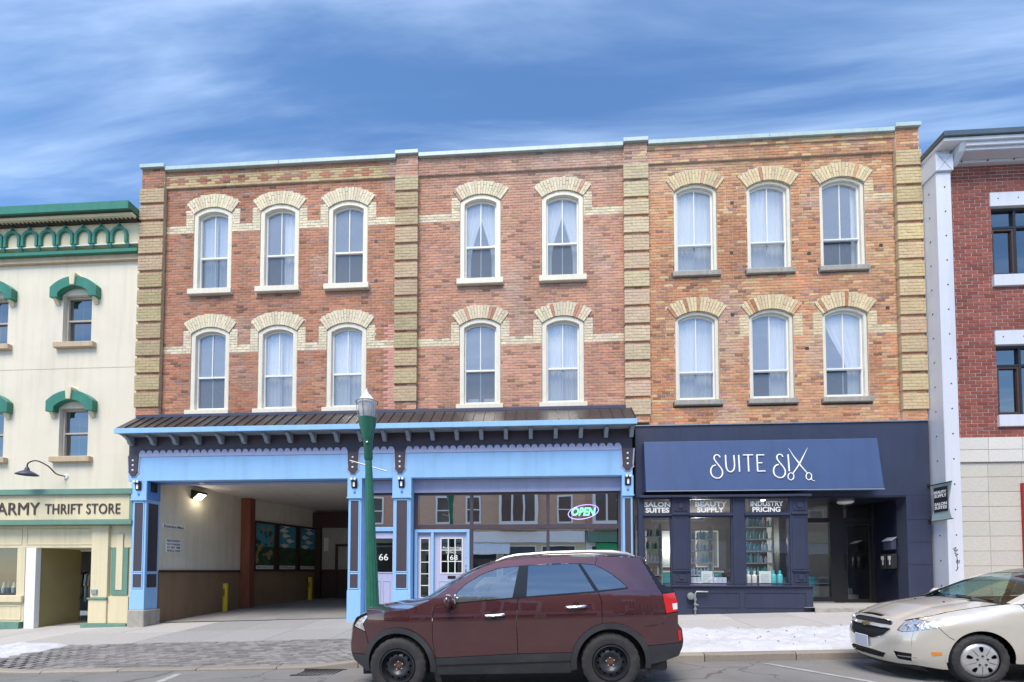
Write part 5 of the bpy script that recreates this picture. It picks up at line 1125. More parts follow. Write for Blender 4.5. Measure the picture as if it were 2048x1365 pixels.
text_mb('THRIFT STORE', ax(91, 1018, Yt), ax(241, 1018, Yt), zv(1028.5), zv(1008), Yt, 0.02, spacing=1.05).build('lettering', 'letter_dark', tsf)
Yp = -0.12; xq = lambda p, Y=Yp: ax(p, 1150, Y); zu = lambda py, Y=Yp: az(140, py, Y); gz0 = walk_z(-12.6, -0.2) - 0.06
zhead = zu(1096)
B('header', 'cream_board', tsf, TX0, xq(261), Yp, 0.1, zhead, zv(1050.2, Yt - 0.08), bevel=0.004)
for a, b in ((-40, 42), (50, 187)): frame('header_panel', 'cream_board', tsf, xq(a), xq(b), zu(1090), zu(1058), 0.035, Yp - 0.014, Yp - 0.0005)
B('door_pilaster', 'cream_board', tsf, xq(186), xq(219), Yp - 0.07, 0.1, zu(1195), zv(1050.2, Yt - 0.08) - 0.002, bevel=0.006)
B('pilaster_base', 'sage_paint', tsf, xq(183), xq(221), Yp - 0.12, 0.1, zu(1199), zu(1195.2), bevel=0.006); B('pilaster_foot', 'cream_board', tsf, xq(184), xq(220), Yp - 0.09, 0.1, zu(1246), zu(1199.2), bevel=0.006)
rp = B('recess_panel', 'sage_paint', tsf, xq(223), xq(256), Yp - 0.02, 0.1, zu(1190), zhead - 0.002, bevel=0.004); B('inset', 'cream_board', rp, xq(233), xq(246), Yp - 0.03, Yp - 0.0205, zu(1180), zu(1069), bevel=0.003)
B('panel_wall', 'cream_board', tsf, xq(219.2), xq(261), Yp + 0.02, 0.12, gz0, zhead - 0.002, bevel=0)
B('plinth_panel', 'cream_board', tsf, xq(220.2), xq(261), Yp - 0.05, Yp + 0.019, zu(1246), zu(1193), bevel=0.004)
B('plinth', 'sage_paint', tsf, xq(172), xq(262), Yp - 0.13, Yp - 0.001, gz0, zu(1246.3), bevel=0.008)
B('call_box', 'bracket_grey', tsf, xq(190), xq(201), Yp - 0.11, Yp - 0.0705, zu(1188), zu(1179))
# shop window left of the door
B('window_sill', 'cream_board', tsf, TX0, xq(50), Yp - 0.08, 0.1, zu(1205), zu(1192), bevel=0.008); B('stall_riser', 'cream_board', tsf, TX0, xq(50), Yp, 0.1, zu(1245), zu(1205.3), bevel=0.004); frame('riser_panel', 'cream_board', tsf, xq(-60), xq(45), zu(1241), zu(1211), 0.04, Yp - 0.015, Yp - 0.001); B('plinth', 'sage_paint', tsf, TX0, xq(44), Yp - 0.05, 0.1, gz0 - 0.2, zu(1245.3), bevel=0.006)
B('jamb_post', 'cream_board', tsf, xq(34), xq(50), Yp - 0.01, 0.1, zu(1192) + 0.002, zhead - 0.002, bevel=0.004)
glass('pane', xq(-400), xq(34), zu(1192), zhead, 0.0, tsf, 'pane_salon')
B('white_jamb', 'white_paint', tsf, xq(52), xq(72), Yp - 0.02, 0.0, gz0, zhead - 0.002, bevel=0.006)
# recess, open door, interior
xrL, xrR = xq(71), xq(186)
B('recess_wall', 'olive_wall', tsf, xrL - 0.08, xrL, 0.002, 1.15, gz0, zhead, bevel=0); B('recess_ceiling', 'cream_board', tsf, xrL, xrR, 0.1, 1.4, zhead - 0.001, zhead + 0.05, bevel=0)
B('recess_wall', 'cream_board', tsf, xrR - 0.0, xrR + 0.08, 0.101, 1.15, gz0, zhead, bevel=0)
df = MB(); Yq = 1.15; dx0 = ax(128, 1150, Yq); 
df.box(xrL - 0.08, dx0, Yq, Yq + 0.1, gz0, zhead); df.build('recess_back', 'olive_wall', tsf)
frame('door_frame', 'white_paint', tsf, dx0 + 0.001, xrR - 0.001, gz0, zhead - 0.002, 0.05, Yq - 0.02, Yq + 0.1)
dd = frame('open_door', 'white_paint', tsf, 0, 0.85, gz0 + 0.02, zhead - 0.08, 0.1, 0, 0.045)
xf = Matrix.Translation((dx0 + 0.06, Yq - 0.02, 0)) @ Matrix.Rotation(R(-62), 4, 'Z')
dd.location = xf @ (WL[dd.name]) - WL[tsf.name]; dd.rotation_euler = (0, 0, R(-62))
glass('pane', 0.1, 0.75, gz0 + 0.95, zhead - 0.18, 0.02, dd, 'pane_door')
B('kick_panel', 'white_paint', dd, 0.1, 0.75, 0.005, 0.04, gz0 + 0.12, gz0 + 0.94)
dh = MB().tube([(0.79, -0.002, gz0 + 0.95), (0.79, -0.06, gz0 + 0.95), (0.70, -0.06, gz0 + 0.95)], 0.012, 6).build('lever', 'chrome', dd)
surface('thrift_floor', 'drive', TX0, TX1 - 0.02, 0.31, 4.0, lambda x, y: walk_z(x, 0) + 0.02, 4, 1)
B('room_side', 'dark_room', tsf, TX1 - 0.2, TX1 - 0.12, 0.12, 3.98, gz0, zs0 + 0.2, bevel=0); B('room_ceiling', 'dark_room', tsf, TX0, TX1 - 0.22, 0.11, 3.98, zhead + 0.1, zhead + 0.16, bevel=0)
# clothes rail inside
cr = empty('clothes_rail', (ax(160, 1180, 2.3), 2.3, walk_z(-12.5)), 'rail of hanging clothes seen through the open thrift store door', 'clothes rail')
cxr = ax(160, 1180, 2.3); zr0 = walk_z(-12.5) + 1.55
MB().tube([(cxr - 1.2, 2.3, zr0 - 1.55), (cxr - 1.2, 2.3, zr0), (cxr + 1.0, 2.3, zr0), (cxr + 1.0, 2.3, zr0 - 1.55)], 0.015, 6).build('rail', 'chrome', cr)
pal = [(0.2, 0.08, 0.07), (0.06, 0.08, 0.16), (0.5, 0.48, 0.45), (0.03, 0.03, 0.03), (0.22, 0.2, 0.25), (0.4, 0.3, 0.2)]
for k in range(16):
    x = cxr - 1.1 + k * 0.135; l = random.uniform(0.75, 1.1); c = random.choice(pal); m = MB(); w2 = 0.045
    pr = [(-0.02, zr0 - 0.03), (-0.2, zr0 - 0.12), (-0.24, zr0 - 0.5), (-0.2, zr0 - 0.52), (-0.2, zr0 - l), (0.2, zr0 - l), (0.2, zr0 - 0.52), (0.24, zr0 - 0.5), (0.2, zr0 - 0.12), (0.02, zr0 - 0.03)]
    m.prism([(2.3 + a, b) for a, b in pr], x - w2, x + w2, 'x'); m.c = [c] * len(m.v); m.build('garment', 'goods', cr, bevel=0.01)
for k in range(7):
    x = xq(-30) + k * 0.16; m = MB(); zz0 = zu(1188)
    m.lathe([(0.05, 0), (0.06, 0.1 + 0.03 * (k % 3)), (0.03, 0.2), (0.02, 0.3 + 0.05 * (k % 2)), (0.0, 0.32 + 0.05 * (k % 2))], (x, 0.35, zz0), 10, cap=False); m.c = [pal[k % 6] if k % 2 else (0.3, 0.42, 0.36)] * len(m.v)
    tag(m.build('ornament', 'goods', base=True, smooth=True), 'small ornament standing in the thrift store window', 'ornament', 'ornaments in the thrift store window')
B('display_table', 'dark_brown', None, xq(-40) - 0.1, xq(33), 0.2, 0.6, walk_z(-14) - 0.1, zu(1188) - 0.001, base=True)
tag(bpy.data.objects['display_table'], 'dark display table behind the thrift store window', 'table')
# ---------------------------------------------------------------- right-hand building with white pier
XP = 9.90; YPF = onx(1881, 620, XP)[0]; YW = YPF + 0.22
rb = empty('red_building', (14, 0, walk_z(13)), 'dark red brick building with stone base and white corner pier', 'building')
zx = lambda py, Y=YW, p=1960: az(p, py, Y)
XP1 = ax(1911, 620, YPF); RX1 = 24.0
zcap = az(1880, 345, YPF); zpt = az(1880, 312, YPF)
pier = B('pier', 'pier_white', rb, XP, XP1, YPF, 0.6, walk_z(10, -0.3) - 0.2, zcap, bevel=0.012)
B('pier_cap', 'pier_white', rb, XP - 0.03, XP1 + 0.03, YPF - 0.05, 0.6, zcap + 0.001, zpt, bevel=0.01)
B('pier_neck', 'pier_white', rb, XP, XP1, YPF, 0.6, zpt + 0.001, az(1880, 285, YPF), bevel=0.01)
for s in (-1, 1):
    c = ((XP + XP1) / 2, (zcap + zpt) / 2); hw_, hh_ = (XP1 - XP) / 2 - 0.02, (zpt - zcap) / 2 - 0.02
    MB().tube([(c[0] - hw_, YPF - 0.051, c[1] - s * hh_), (c[0] + hw_, YPF - 0.051, c[1] + s * hh_)], 0.005, 4).build('cap_crease', 'bracket_grey', rb)
for k in range(18):
    z = walk_z(10) + 0.5 + k * 0.62
    if z > zcap - 0.1: break
    for x in (XP + (XP1 - XP) * 0.55,): MB().lathe([(0.0, -0.012), (0.016, -0.008), (0.018, 0)], (x, YPF, z), 8, 'y', cap=False).build('screw_cap', 'dark_trim', pier)
    MB().lathe([(0.0, -0.012), (0.016, -0.008), (0.018, 0)], (XP, YPF + 0.22, z), 8, 'x', cap=False).build('screw_cap', 'dark_trim', pier)
# scrawl on the pier
gm = MB(); g0 = [(585, 1015), (630, 990), (600, 1040), (650, 1020), (610, 1070), (655, 1085), (620, 1100), (640, 1120), (645, 1180), (675, 1170), (665, 1205), (630, 1190), (650, 1160), (645, 1230), (645, 1290), (625, 1310), (662, 1265)]
gm.tube([(ax(1820 + a / 6.825, 950 + b / 6.825, YPF), YPF - 0.004, az(1820 + a / 6.825, 950 + b / 6.825, YPF)) for a, b in spline(g0, 4)], 0.007, 4); gm.build('graffiti', 'dark_trim', pier)
# brick field
wins_r = [(ax(1984, 480, YW), ax(1984, 480, YW) + 1.75, zx(553), zx(416)), (ax(1990, 760, YW), ax(1990, 760, YW) + 1.75, zx(832), zx(692))]
wins_r[1] = (wins_r[0][0], wins_r[0][1], wins_r[1][2], wins_r[1][3])
extra = [(a + 3.4, b + 3.4, c, d) for a, b, c, d in wins_r]; wins_r += extra
def blk_r(z, x0, x1, ring): return [(a - (0.0 if z1 > z > z0 else 0.03), b + (0.0 if z1 > z > z0 else 0.03)) for a, b, z0, z1 in wins_r if z0 - 0.29 < z < z1 + 0.36]
rbr = []; mr_ = MB(); zst = zx(876); ztop = az(1960, 330, YW)
lay(XP1 - 0.05, 18.5, zst, ztop, YW, lambda x, z: rnd(mixc((0.20, 0.052, 0.038), (0.28, 0.085, 0.06), random.random()), 0.14), h=0.0905, L=0.268, depth=0.3, mort_mb=mr_, blk=blk_r, list_=rbr)
rw = mr_.build('wall', 'mortar_white', rb); split_bricks(rbr, rw)
for a, b, z0, z1 in wins_r:
    f = frame('window', 'black_metal', rb, a + 0.003, b - 0.003, z0 + 0.002, z1 - 0.002, 0.06, YW + 0.06, YW + 0.16); zm = z0 + (z1 - z0) * 0.72
    B('mullion', 'black_metal', f, a + 0.58, a + 0.64, YW + 0.061, YW + 0.15, z0 + 0.06, z1 - 0.06); B('transom', 'black_metal', f, a + 0.06, b - 0.06, YW + 0.062, YW + 0.149, zm - 0.03, zm + 0.03)
    frame('casement', 'dark_brown', f, a + 0.062, a + 0.578, z0 + 0.062, zm - 0.032, 0.045, YW + 0.07, YW + 0.14)
    for p, q in ((a + 0.06, a + 0.58), (a + 0.64, b - 0.06)):
        for r_, t_ in ((z0 + 0.06, zm - 0.03), (zm + 0.03, z1 - 0.06)): glass('pane', p, q, r_, t_, YW + 0.12, f, 'pane_dark')
    B('lintel', 'pier_white', f, a - 0.03, b + 0.03, YW - 0.03, YW + 0.1, z1 + 0.001, z1 + 0.36, bevel=0.008); B('sill', 'pier_white', f, a - 0.03, b + 0.03, YW - 0.06, YW + 0.1, z0 - 0.29, z0 - 0.001, bevel=0.008)
    for k in range(4): MB().lathe([(0.0, -0.01), (0.014, -0.006), (0.016, 0)], (a + 0.15 + k * 0.48, YW - 0.03, z1 + 0.2), 8, 'y', cap=False).build('screw_cap', 'dark_trim', f)
B('inner_wall', 'dark_room', rb, XP1, 19, 2.4, 2.5, 0, ztop, bevel=0); B('side_wall', 'dark_room', rb, XP + 0.05, XP + 0.3, 0.61, 8.5, 0, ztop, bevel=0); B('inner_floor', 'dark_room', rb, XP1, 19, YW + 0.32, 2.39, zx(640), zx(628), bevel=0)
# stone base: block by block
row = 0; z = zst - 0.005; hh = 0.385
while z > walk_z(11) - 0.3:
    h2 = hh * (0.95 if row > 1 else 0.80); x = XP1 + 0.004 - (0.0 if row % 2 else 0.02)
    x = XP1 + 0.004
    first = 0.80
    while x < 15.5:
        x2 = x + first; c = rnd((0.62, 0.60, 0.55) if row < 2 else (0.52, 0.49, 0.43), 0.05)
        m = MB(); m.box(x + 0.004, x2 - 0.004, YW - (0.06 if row < 2 else 0.02), YW + 0.2, z - h2 + 0.004, z - 0.004, c); m.build('stone_block', 'stone', rb, bevel=0.006); x = x2; first = 0.785
    z -= h2; row += 1
B('stone_joint', 'grey_stone', rb, XP1, 15.5, YW - 0.008, YW + 0.19, walk_z(11) - 0.4, zst - 0.01, bevel=0)
B('red_door_frame', M('door_red', (0.35, 0.02, 0.03), 0.45), rb, ax(2045, 1050, YW - 0.04), ax(2045, 1050, YW - 0.04) + 1.1, YW - 0.09, YW + 0.02, walk_z(12), zx(968), bevel=0.01)
# cornice of the red building
YE = YPF - 0.28; zev = az(1872, 274, YE)
B('eave', 'soffit', rb, XP - 0.02, RX1, YE, 0.7, zev - 0.12, zev - 0.03, bevel=0.01); B('eave_edge', M('slate_edge', (0.10, 0.13, 0.15), 0.4, metal=0.4), rb, XP - 0.05, RX1, YE - 0.05, 0.72, zev - 0.029, zev + 0.10, bevel=0.006)
zc1, zc0 = az(1960, 300, YW - 0.15), az(1960, 326, YW - 0.10)
YF1 = YE + 0.10; XF = XP1 + 0.20; zc1 = az(1960, 300, YF1)
B('cornice_frieze', 'pier_white', rb, XF, RX1, YF1, 0.6, zc1, zev - 0.121, bevel=0.008); B('cornice_frieze', 'pier_white', rb, XP1 + 0.032, RX1, YW - 0.12, 0.6, zc0, zc1 - 0.001, bevel=0.008)
B('cornice_moulding', 'pier_white', rb, XF - 0.02, RX1, YF1 - 0.05, YF1 - 0.001, zev - 0.22, zev - 0.122, bevel=0.01)
for k in range(8): MB().lathe([(0.0, -0.012), (0.02, -0.008), (0.022, 0)], (XP1 + 0.35 + k * 0.62, YW - 0.12, (zc0 + zc1) / 2), 8, 'y', cap=False).build('screw_cap', 'dark_trim', rb)
MB().prism([(YE + 0.03, zev - 0.122), (YW - 0.13, zev - 0.122), (YW - 0.13, zc0 - 0.12), (YW - 0.17, zc0 - 0.12), (YF1 + 0.02, zc1)], XP1 + 0.05, XF - 0.002, 'x').build('cornice_bracket', 'pier_white', rb, bevel=0.008)
B('roof', 'sub_base', rb, XP, RX1, 0.71, 8.5, zev - 0.4, zev - 0.2, bevel=0)
# ---------------------------------------------------------------- street lamp
LX, LY = ax(749, 1230, -3.95), -3.95; LZ = strip_z(LX, LY)
lamp = empty('street_lamp', (0, 0, 0), 'leaning green fluted street lamp with glass acorn globe', 'street lamp')
HT = az(735, 836, LY) - LZ
fl_n = 12
m = MB(); prof = []
for i in range(13):
    t = i / 12; prof.append((0.132 - 0.072 * t, 0.3 + (HT - 0.75 - 0.3) * t))
n = 48; m.lathe(prof, (0, 0, 0), n, mod=lambda j, i: 1 - 0.10 * (0.5 + 0.5 * math.cos(2 * math.pi * j * fl_n / n)) ** 2); m.build('shaft', 'lamp_green', lamp, smooth=True)
MB().lathe([(0.22, 0.0), (0.22, 0.06), (0.19, 0.10), (0.18, 0.22), (0.145, 0.28), (0.14, 0.31)], (0, 0, 0), 16).build('base', 'lamp_green', lamp, smooth=True)
MB().lathe([(0.064, HT - 0.78), (0.078, HT - 0.75), (0.078, HT - 0.42), (0.088, HT - 0.40), (0.10, HT - 0.36), (0.15, HT - 0.12), (0.158, HT - 0.03), (0.166, HT), (0.15, HT + 0.01), (0.0, HT + 0.01)], (0, 0, 0), 24, cap=False).build('collar', 'lamp_green', lamp, smooth=True)
M_glass('globe', (0.80, 0.83, 0.85), 0.06, haze=0.55)
gl_ = MB().lathe([(0.12, HT + 0.012), (0.14, HT + 0.07), (0.162, HT + 0.19), (0.168, HT + 0.26), (0.16, HT + 0.30)], (0, 0, 0), 28, cap=False).build('globe', 'globe', lamp, smooth=True)
MB().lathe([(0.162, HT + 0.302), (0.155, HT + 0.33), (0.12, HT + 0.38), (0.07, HT + 0.44), (0.04, HT + 0.47), (0.036, HT + 0.49), (0.016, HT + 0.52), (0.018, HT + 0.55), (0.0, HT + 0.57)], (0, 0, 0), 24, cap=False).build('cap', 'lamp_glass', lamp, smooth=True)
cg = MB()
for k in range(6):
    a = 2 * math.pi * k / 6 + 0.3; cg.tube([(math.cos(a) * r, math.sin(a) * r, HT + z) for r, z in ((0.155, 0.0), (0.175, 0.11), (0.190, 0.23), (0.194, 0.31))], 0.008, 5)
cg.tube([(0.194 * math.cos(2 * math.pi * i / 24), 0.194 * math.sin(2 * math.pi * i / 24), HT + 0.305) for i in range(25)], 0.012, 5); cg.build('cage', 'galv', lamp)
MB().tube([(-0.34, 0, HT - 0.78), (0.34, 0.0, HT - 1.0)], 0.012, 6).build('banner_rod', 'galv', lamp)
MB().lathe([(0.0, -0.02), (0.022, -0.015), (0.024, 0)], (0, -0.082, HT - 0.47), 10, 'y', cap=False).build('bolt', 'chrome', lamp)
lamp.location = (LX, LY, LZ - 0.02); lamp.rotation_euler = (0, R(-2.2), R(8))
# ---------------------------------------------------------------- cars
def M_paint(name, col, rough=0.3, metal=0.0, dirt=0.25, dcol=(0.2, 0.18, 0.17)):
    m = M(name, col, rough, metal=metal, var=0.05, scale=2, coat=1.0); t = m.node_tree; b = t.nodes['Principled BSDF']; b.inputs['Coat IOR'].default_value = 1.85
    src = b.inputs['Base Color'].links[0].from_socket
    co = t.nodes.new('ShaderNodeTexCoord'); n = t.nodes.new('ShaderNodeTexNoise'); n.inputs['Scale'].default_value = 5; n.inputs['Detail'].default_value = 9; t.links.new(co.outputs['Object'], n.inputs['Vector'])
    r = t.nodes.new('ShaderNodeMapRange'); r.inputs[1].default_value = 0.42; r.inputs[2].default_value = 0.8; r.inputs[4].default_value = dirt; t.links.new(n.outputs[0], r.inputs[0])
    mi = t.nodes.new('ShaderNodeMix'); mi.data_type = 'RGBA'; t.links.new(r.outputs[0], mi.inputs[0]); t.links.new(src, mi.inputs[6]); mi.inputs[7].default_value = (*dcol, 1); t.links.new(mi.outputs[2], b.inputs['Base Color'])
    rr = t.nodes.new('ShaderNodeMapRange'); rr.inputs[1].default_value = 0.4; rr.inputs[2].default_value = 0.8; rr.inputs[3].default_value = 0.01; rr.inputs[4].default_value = 0.07; t.links.new(n.outputs[0], rr.inputs[0]); t.links.new(rr.outputs[0], b.inputs['Coat Roughness'])
    return m
M_paint('paint_maroon', (0.085, 0.020, 0.024), 0.25, metal=0.5, dirt=0.05, dcol=(0.16, 0.12, 0.12)); M_paint('paint_champagne', (0.70, 0.66, 0.58), 0.34, metal=0.35, dirt=0.06, dcol=(0.4, 0.36, 0.3)); M_paint('paint_white', (0.7, 0.7, 0.7), 0.3, dirt=0.08)
M_glass('glass_clear', (0.80, 0.88, 0.87), 0.26, haze=0.06); M_glass('glass_tint', (0.04, 0.06, 0.10), 0.26); M_glass('glass_screen', (0.42, 0.66, 0.58), 0.09); M_glass('glass_rear', (0.04, 0.05, 0.06), 0.10)
M('tyre', (0.028, 0.028, 0.031), 0.8, var=0.35, scale=9, bump=0.3, bscale=60, dirt=0.25); M('steel_wheel', (0.050, 0.055, 0.068), 0.4, metal=0.6, var=0.35, scale=8, dirt=0.3); M('hub_rust', (0.10, 0.045, 0.03), 0.8, var=0.4, scale=20)
M('cladding', (0.035, 0.037, 0.044), 0.5, var=0.2, scale=6, dirt=0.2); M('car_black', (0.010, 0.010, 0.012), 0.5); M('gloss_black', (0.012, 0.012, 0.014), 0.15)
M('lamp_red', (0.55, 0.015, 0.02), 0.1, coat=1.0); M('lamp_white', (0.75, 0.75, 0.75), 0.15, coat=1.0); M('lamp_amber', (0.80, 0.25, 0.02), 0.2, coat=1.0); M('wheel_silver', (0.62, 0.62, 0.62), 0.3, metal=0.6, dirt=0.12); M('seat_grey', (0.16, 0.155, 0.15), 0.9); M('reflector', (0.66, 0.67, 0.68), 0.22, metal=0.7, var=0.5, scale=22, bump=0.5, bscale=25)
M('gold', (0.62, 0.45, 0.18), 0.25, metal=0.9); M('plate', (0.60, 0.66, 0.74), 0.5, var=0.05)
def arc(c, r, a0, a1, n=16): return [(c[0] + r * math.cos(R(a0 + (a1 - a0) * i / n)), c[1] + r * math.sin(R(a0 + (a1 - a0) * i / n))) for i in range(n + 1)]
def add_smooth(o, th=0.0):
    o.data.polygons.foreach_set('use_smooth', [True] * len(o.data.polygons))
    
    return o
class Car:
    def __init__(s, root, W, post=None): s.root = root; s.W = W; s.post = post or (lambda p: p)
    def side(s, name, poly, mat, sides=(-1, 1), off=0.0, th=0.012, d=0.045, parent=None, holes=(), grid=None):
        out = []
        for sd in sides:
            vs, fs = sheet(poly, lambda u, v: s.post((u, sd * (s.W(u, v) + off), v)), d, holes, grid)
            if sd > 0: fs = [f[::-1] for f in fs]
            m = MB().add(vs, fs); o = m.build(name, mat, parent or s.root); add_smooth(o, th if 'glass' not in mat else 0); out.append(o)
        return out
    def cross(s, name, edge, mat, t0=-1, t1=1, n=18, p=2.2, parent=None, th=0.012, off=0.0):
        """edge: (x, z, bulge_x, bulge_z) along the left outline; sweeps across the car"""
        vs = []; k = len(edge)
        for (x, z, bx, bz) in edge:
            w_ = s.W(x, z)
            for i in range(n + 1):
                t = t0 + (t1 - t0) * i / n; q = 1 - abs(t) ** p
                vs.append(s.post((x + bx * q, w_ * t, z + bz * q + off)))
        fs = [(j * (n + 1) + i, j * (n + 1) + i + 1, (j + 1) * (n + 1) + i + 1, (j + 1) * (n + 1) + i) for j in range(k - 1) for i in range(n)]
        o = MB().add(vs, fs).build(name, mat, parent or s.root); add_smooth(o, th if 'glass' not in mat else 0); return o
def dens(pts, k=5): return spline(pts, k)
def tyre_mb(r, w_, rim, c, sd):
    """tyre round the y axis, outer side towards sd"""
    x, y, z = c; h = w_ / 2; m = MB(); n = 72
    prof = [(rim, -h * 0.72), (rim + 0.012, -h * 0.92), ((r + rim) / 2, -h * 1.02), (r - 0.03, -h * 0.95), (r - 0.004, -h * 0.78), (r, -h * 0.5), (r, h * 0.5), (r - 0.004, h * 0.78), (r - 0.03, h * 0.95), ((r + rim) / 2, h * 1.02), (rim + 0.012, h * 0.92), (rim, h * 0.72)]
    m.lathe(prof, c, n, 'y', cap=False, mod=lambda j, i: 1 - (0.022 if (j % 3 == 0 and 3 <= i <= 8) else 0)); return m
# ---------- maroon SUV
def W_suv(x, z):
    w_ = 0.925
    if x < 0.3: w_ -= 0.28 * ((0.3 - x) / 1.0) ** 2
    if x > 2.9: w_ -= 0.17 * ((x - 2.9) / 0.75) ** 2
    e = (z - 1.13) / 0.035; sp = 0.035 * (math.log1p(math.exp(e)) if e < 30 else e)      # smooth shoulder into the tumblehome
    w_ -= sp * 0.34
    if z > 0.80: w_ -= 0.02 * min(1.0, (z - 0.80) / 0.33) ** 2
    if z < 0.62: w_ -= 0.055 * ((0.62 - z) / 0.36) ** 2
    w_ += 0.010 * math.exp(-((z - 0.95) / 0.09) ** 2)
    return w_
suv = empty('parked_suv', (0, 0, 0), 'dark maroon suv with black steel wheels parked facing the driveway', 'suv')
C = Car(suv, W_suv); PM = 'paint_maroon'; A0, A1 = (0.0, 0.365), (2.70, 0.365); ra = 0.50
hood_e = [(-0.432, 1.018), (-0.152, 1.058), (0.116, 1.088), (0.25, 1.125), (0.452, 1.205)]
front = [(-0.533, 0.979), (-0.618, 0.904), (-0.679, 0.793), (-0.708, 0.637), (-0.708, 0.525), (-0.667, 0.412), (-0.544, 0.330), (-0.47, 0.275)]
apil = [(0.452, 1.205), (0.676, 1.36), (0.90, 1.49), (1.10, 1.59), (1.303, 1.655), (1.483, 1.685)]
roof_e = [(1.483, 1.685), (1.707, 1.70), (2.05, 1.70), (2.378, 1.695), (2.75, 1.685), (3.13, 1.66)]
rear_e = [(3.16, 1.64), (3.274, 1.50), (3.386, 1.318), (3.50, 1.265), (3.566, 1.19), (3.577, 1.09), (3.57, 0.97), (3.566, 0.81), (3.62, 0.744), (3.633, 0.607), (3.62, 0.52), (3.566, 0.41), (3.364, 0.358)]
dfe = [(0.51, 1.135), (0.470, 0.986), (0.464, 0.695), (0.497, 0.47)]
C.side('front_fender', dens(hood_e, 4) + dfe[:] + arc(A0, ra, 13, 146) + [(-0.455, 0.80), (-0.49, 0.90), (-0.41, 0.995)], PM)
C.side('front_valance', arc(A0, ra, 164.5, 190, 6) + [(-0.544, 0.330), (-0.667, 0.412), (-0.706, 0.50)], 'cladding')
C.side('front_bumper', arc(A0, ra, 147.5, 163.5, 6) + [(-0.708, 0.508), (-0.708, 0.637), (-0.679, 0.793), (-0.645, 0.858), (-0.462, 0.793)], PM)
for o in C.side('headlight', [(-0.64, 0.868), (-0.468, 0.805), (-0.50, 0.90), (-0.42, 1.0), (-0.438, 1.016), (-0.533, 0.979), (-0.618, 0.904)], 'reflector', off=-0.002): pass
g5 = 0.006
fd = C.side('front_door', [(0.516, 1.128), (1.0, 1.158), (1.566, 1.190), (1.535, 0.934), (1.541, 0.505), (0.553, 0.472), (0.503, 0.475), (0.470, 0.695), (0.476, 0.986)], PM)
rd = C.side('rear_door', [(1.574, 1.192), (2.1, 1.218), (2.574, 1.240), (2.608, 1.127), (2.600, 0.862)] + arc(A1, ra, 101.5, 163.5) + [(1.549, 0.505), (1.543, 0.934)], PM)
C.side('quarter_panel', [(2.582, 1.243), (2.58, 1.262), (2.77, 1.275), (2.955, 1.288), (2.865, 1.38), (2.765, 1.465), (2.66, 1.535), (2.565, 1.585), (2.60, 1.69), (2.75, 1.685), (3.13, 1.66), (3.16, 1.625), (3.20, 1.55), (3.27, 1.40), (3.335, 1.265), (3.378, 1.20), (3.40, 0.955), (3.382, 0.832), (3.13, 0.806), (3.075, 0.708)] + arc(A1, ra, 43.5, 100.5)[1:] + [(2.608, 0.862), (2.616, 1.127)], PM)
C.side('tail_light', [(3.385, 1.195), (3.55, 1.205), (3.574, 1.09), (3.568, 0.972), (3.408, 0.958)], 'lamp_red', off=0.004)
C.side('reverse_light', [(3.50, 1.07), (3.568, 1.075), (3.566, 1.0), (3.505, 0.995)], 'lamp_white', off=0.007)
C.side('rear_bumper', [(3.068, 0.702), (3.126, 0.80), (3.38, 0.826), (3.405, 0.948), (3.566, 0.960), (3.566, 0.81), (3.62, 0.744), (3.633, 0.607), (3.60, 0.582), (3.20, 0.572)] + arc(A1, ra, 24.5, 42.5, 6), PM)
C.side('bumper_cladding', [(3.20, 0.566), (3.60, 0.576), (3.63, 0.58), (3.62, 0.52), (3.566, 0.41), (3.364, 0.358), (3.20, 0.329)] + arc(A1, ra, -4, 23.5, 6), 'cladding')
C.side('rear_reflector', [(3.555, 0.74), (3.60, 0.73), (3.605, 0.61), (3.57, 0.60)], 'lamp_red', off=0.004)
C.side('rear_wedge', [(3.165, 1.64), (3.22, 1.575), (3.274, 1.50), (3.386, 1.318), (3.50, 1.265), (3.56, 1.212), (3.384, 1.204), (3.341, 1.268), (3.276, 1.402), (3.206, 1.552)], 'gloss_black', off=-0.004)
C.side('cant_rail', dens(apil, 3) + dens(roof_e[1:4], 3) + [(2.594, 1.69), (2.56, 1.588), (2.378, 1.612), (2.0, 1.618), (1.60, 1.605), (1.303, 1.583), (1.10, 1.512), (0.90, 1.395), (0.80, 1.31), (0.752, 1.24), (0.735, 1.146), (0.515, 1.132)], PM)
C.side('pillar', [(1.492, 1.190), (1.585, 1.602), (1.705, 1.608), (1.672, 1.200), (1.57, 1.194)], 'gloss_black', off=0.001); C.side('pillar', [(2.345, 1.612), (2.382, 1.61), (2.582, 1.266), (2.578, 1.244), (2.546, 1.242)], 'gloss_black', off=0.001, d=0.02)
C.side('front_window', [(0.742, 1.148), (0.758, 1.235), (0.80, 1.305), (0.90, 1.388), (1.10, 1.505), (1.303, 1.577), (1.585, 1.602), (1.49, 1.190)], 'glass_clear', off=-0.010)
C.side('rear_window', [(1.705, 1.606), (2.345, 1.608), (2.546, 1.244), (1.672, 1.202)], 'glass_tint', off=-0.010)
C.side('quarter_window', [(2.384, 1.606), (2.558, 1.585), (2.66, 1.53), (2.762, 1.459), (2.86, 1.375), (2.945, 1.291), (2.77, 1.277), (2.584, 1.265)], 'glass_tint', off=-0.010)
C.side('window_trim', [(0.515, 1.131), (1.0, 1.161), (1.566, 1.193), (2.1, 1.221), (2.58, 1.243), (2.945, 1.272), (2.945, 1.288), (2.58, 1.260), (2.1, 1.237), (1.566, 1.208), (1.0, 1.176), (0.74, 1.160)], 'gloss_black', off=0.003, d=0.12)
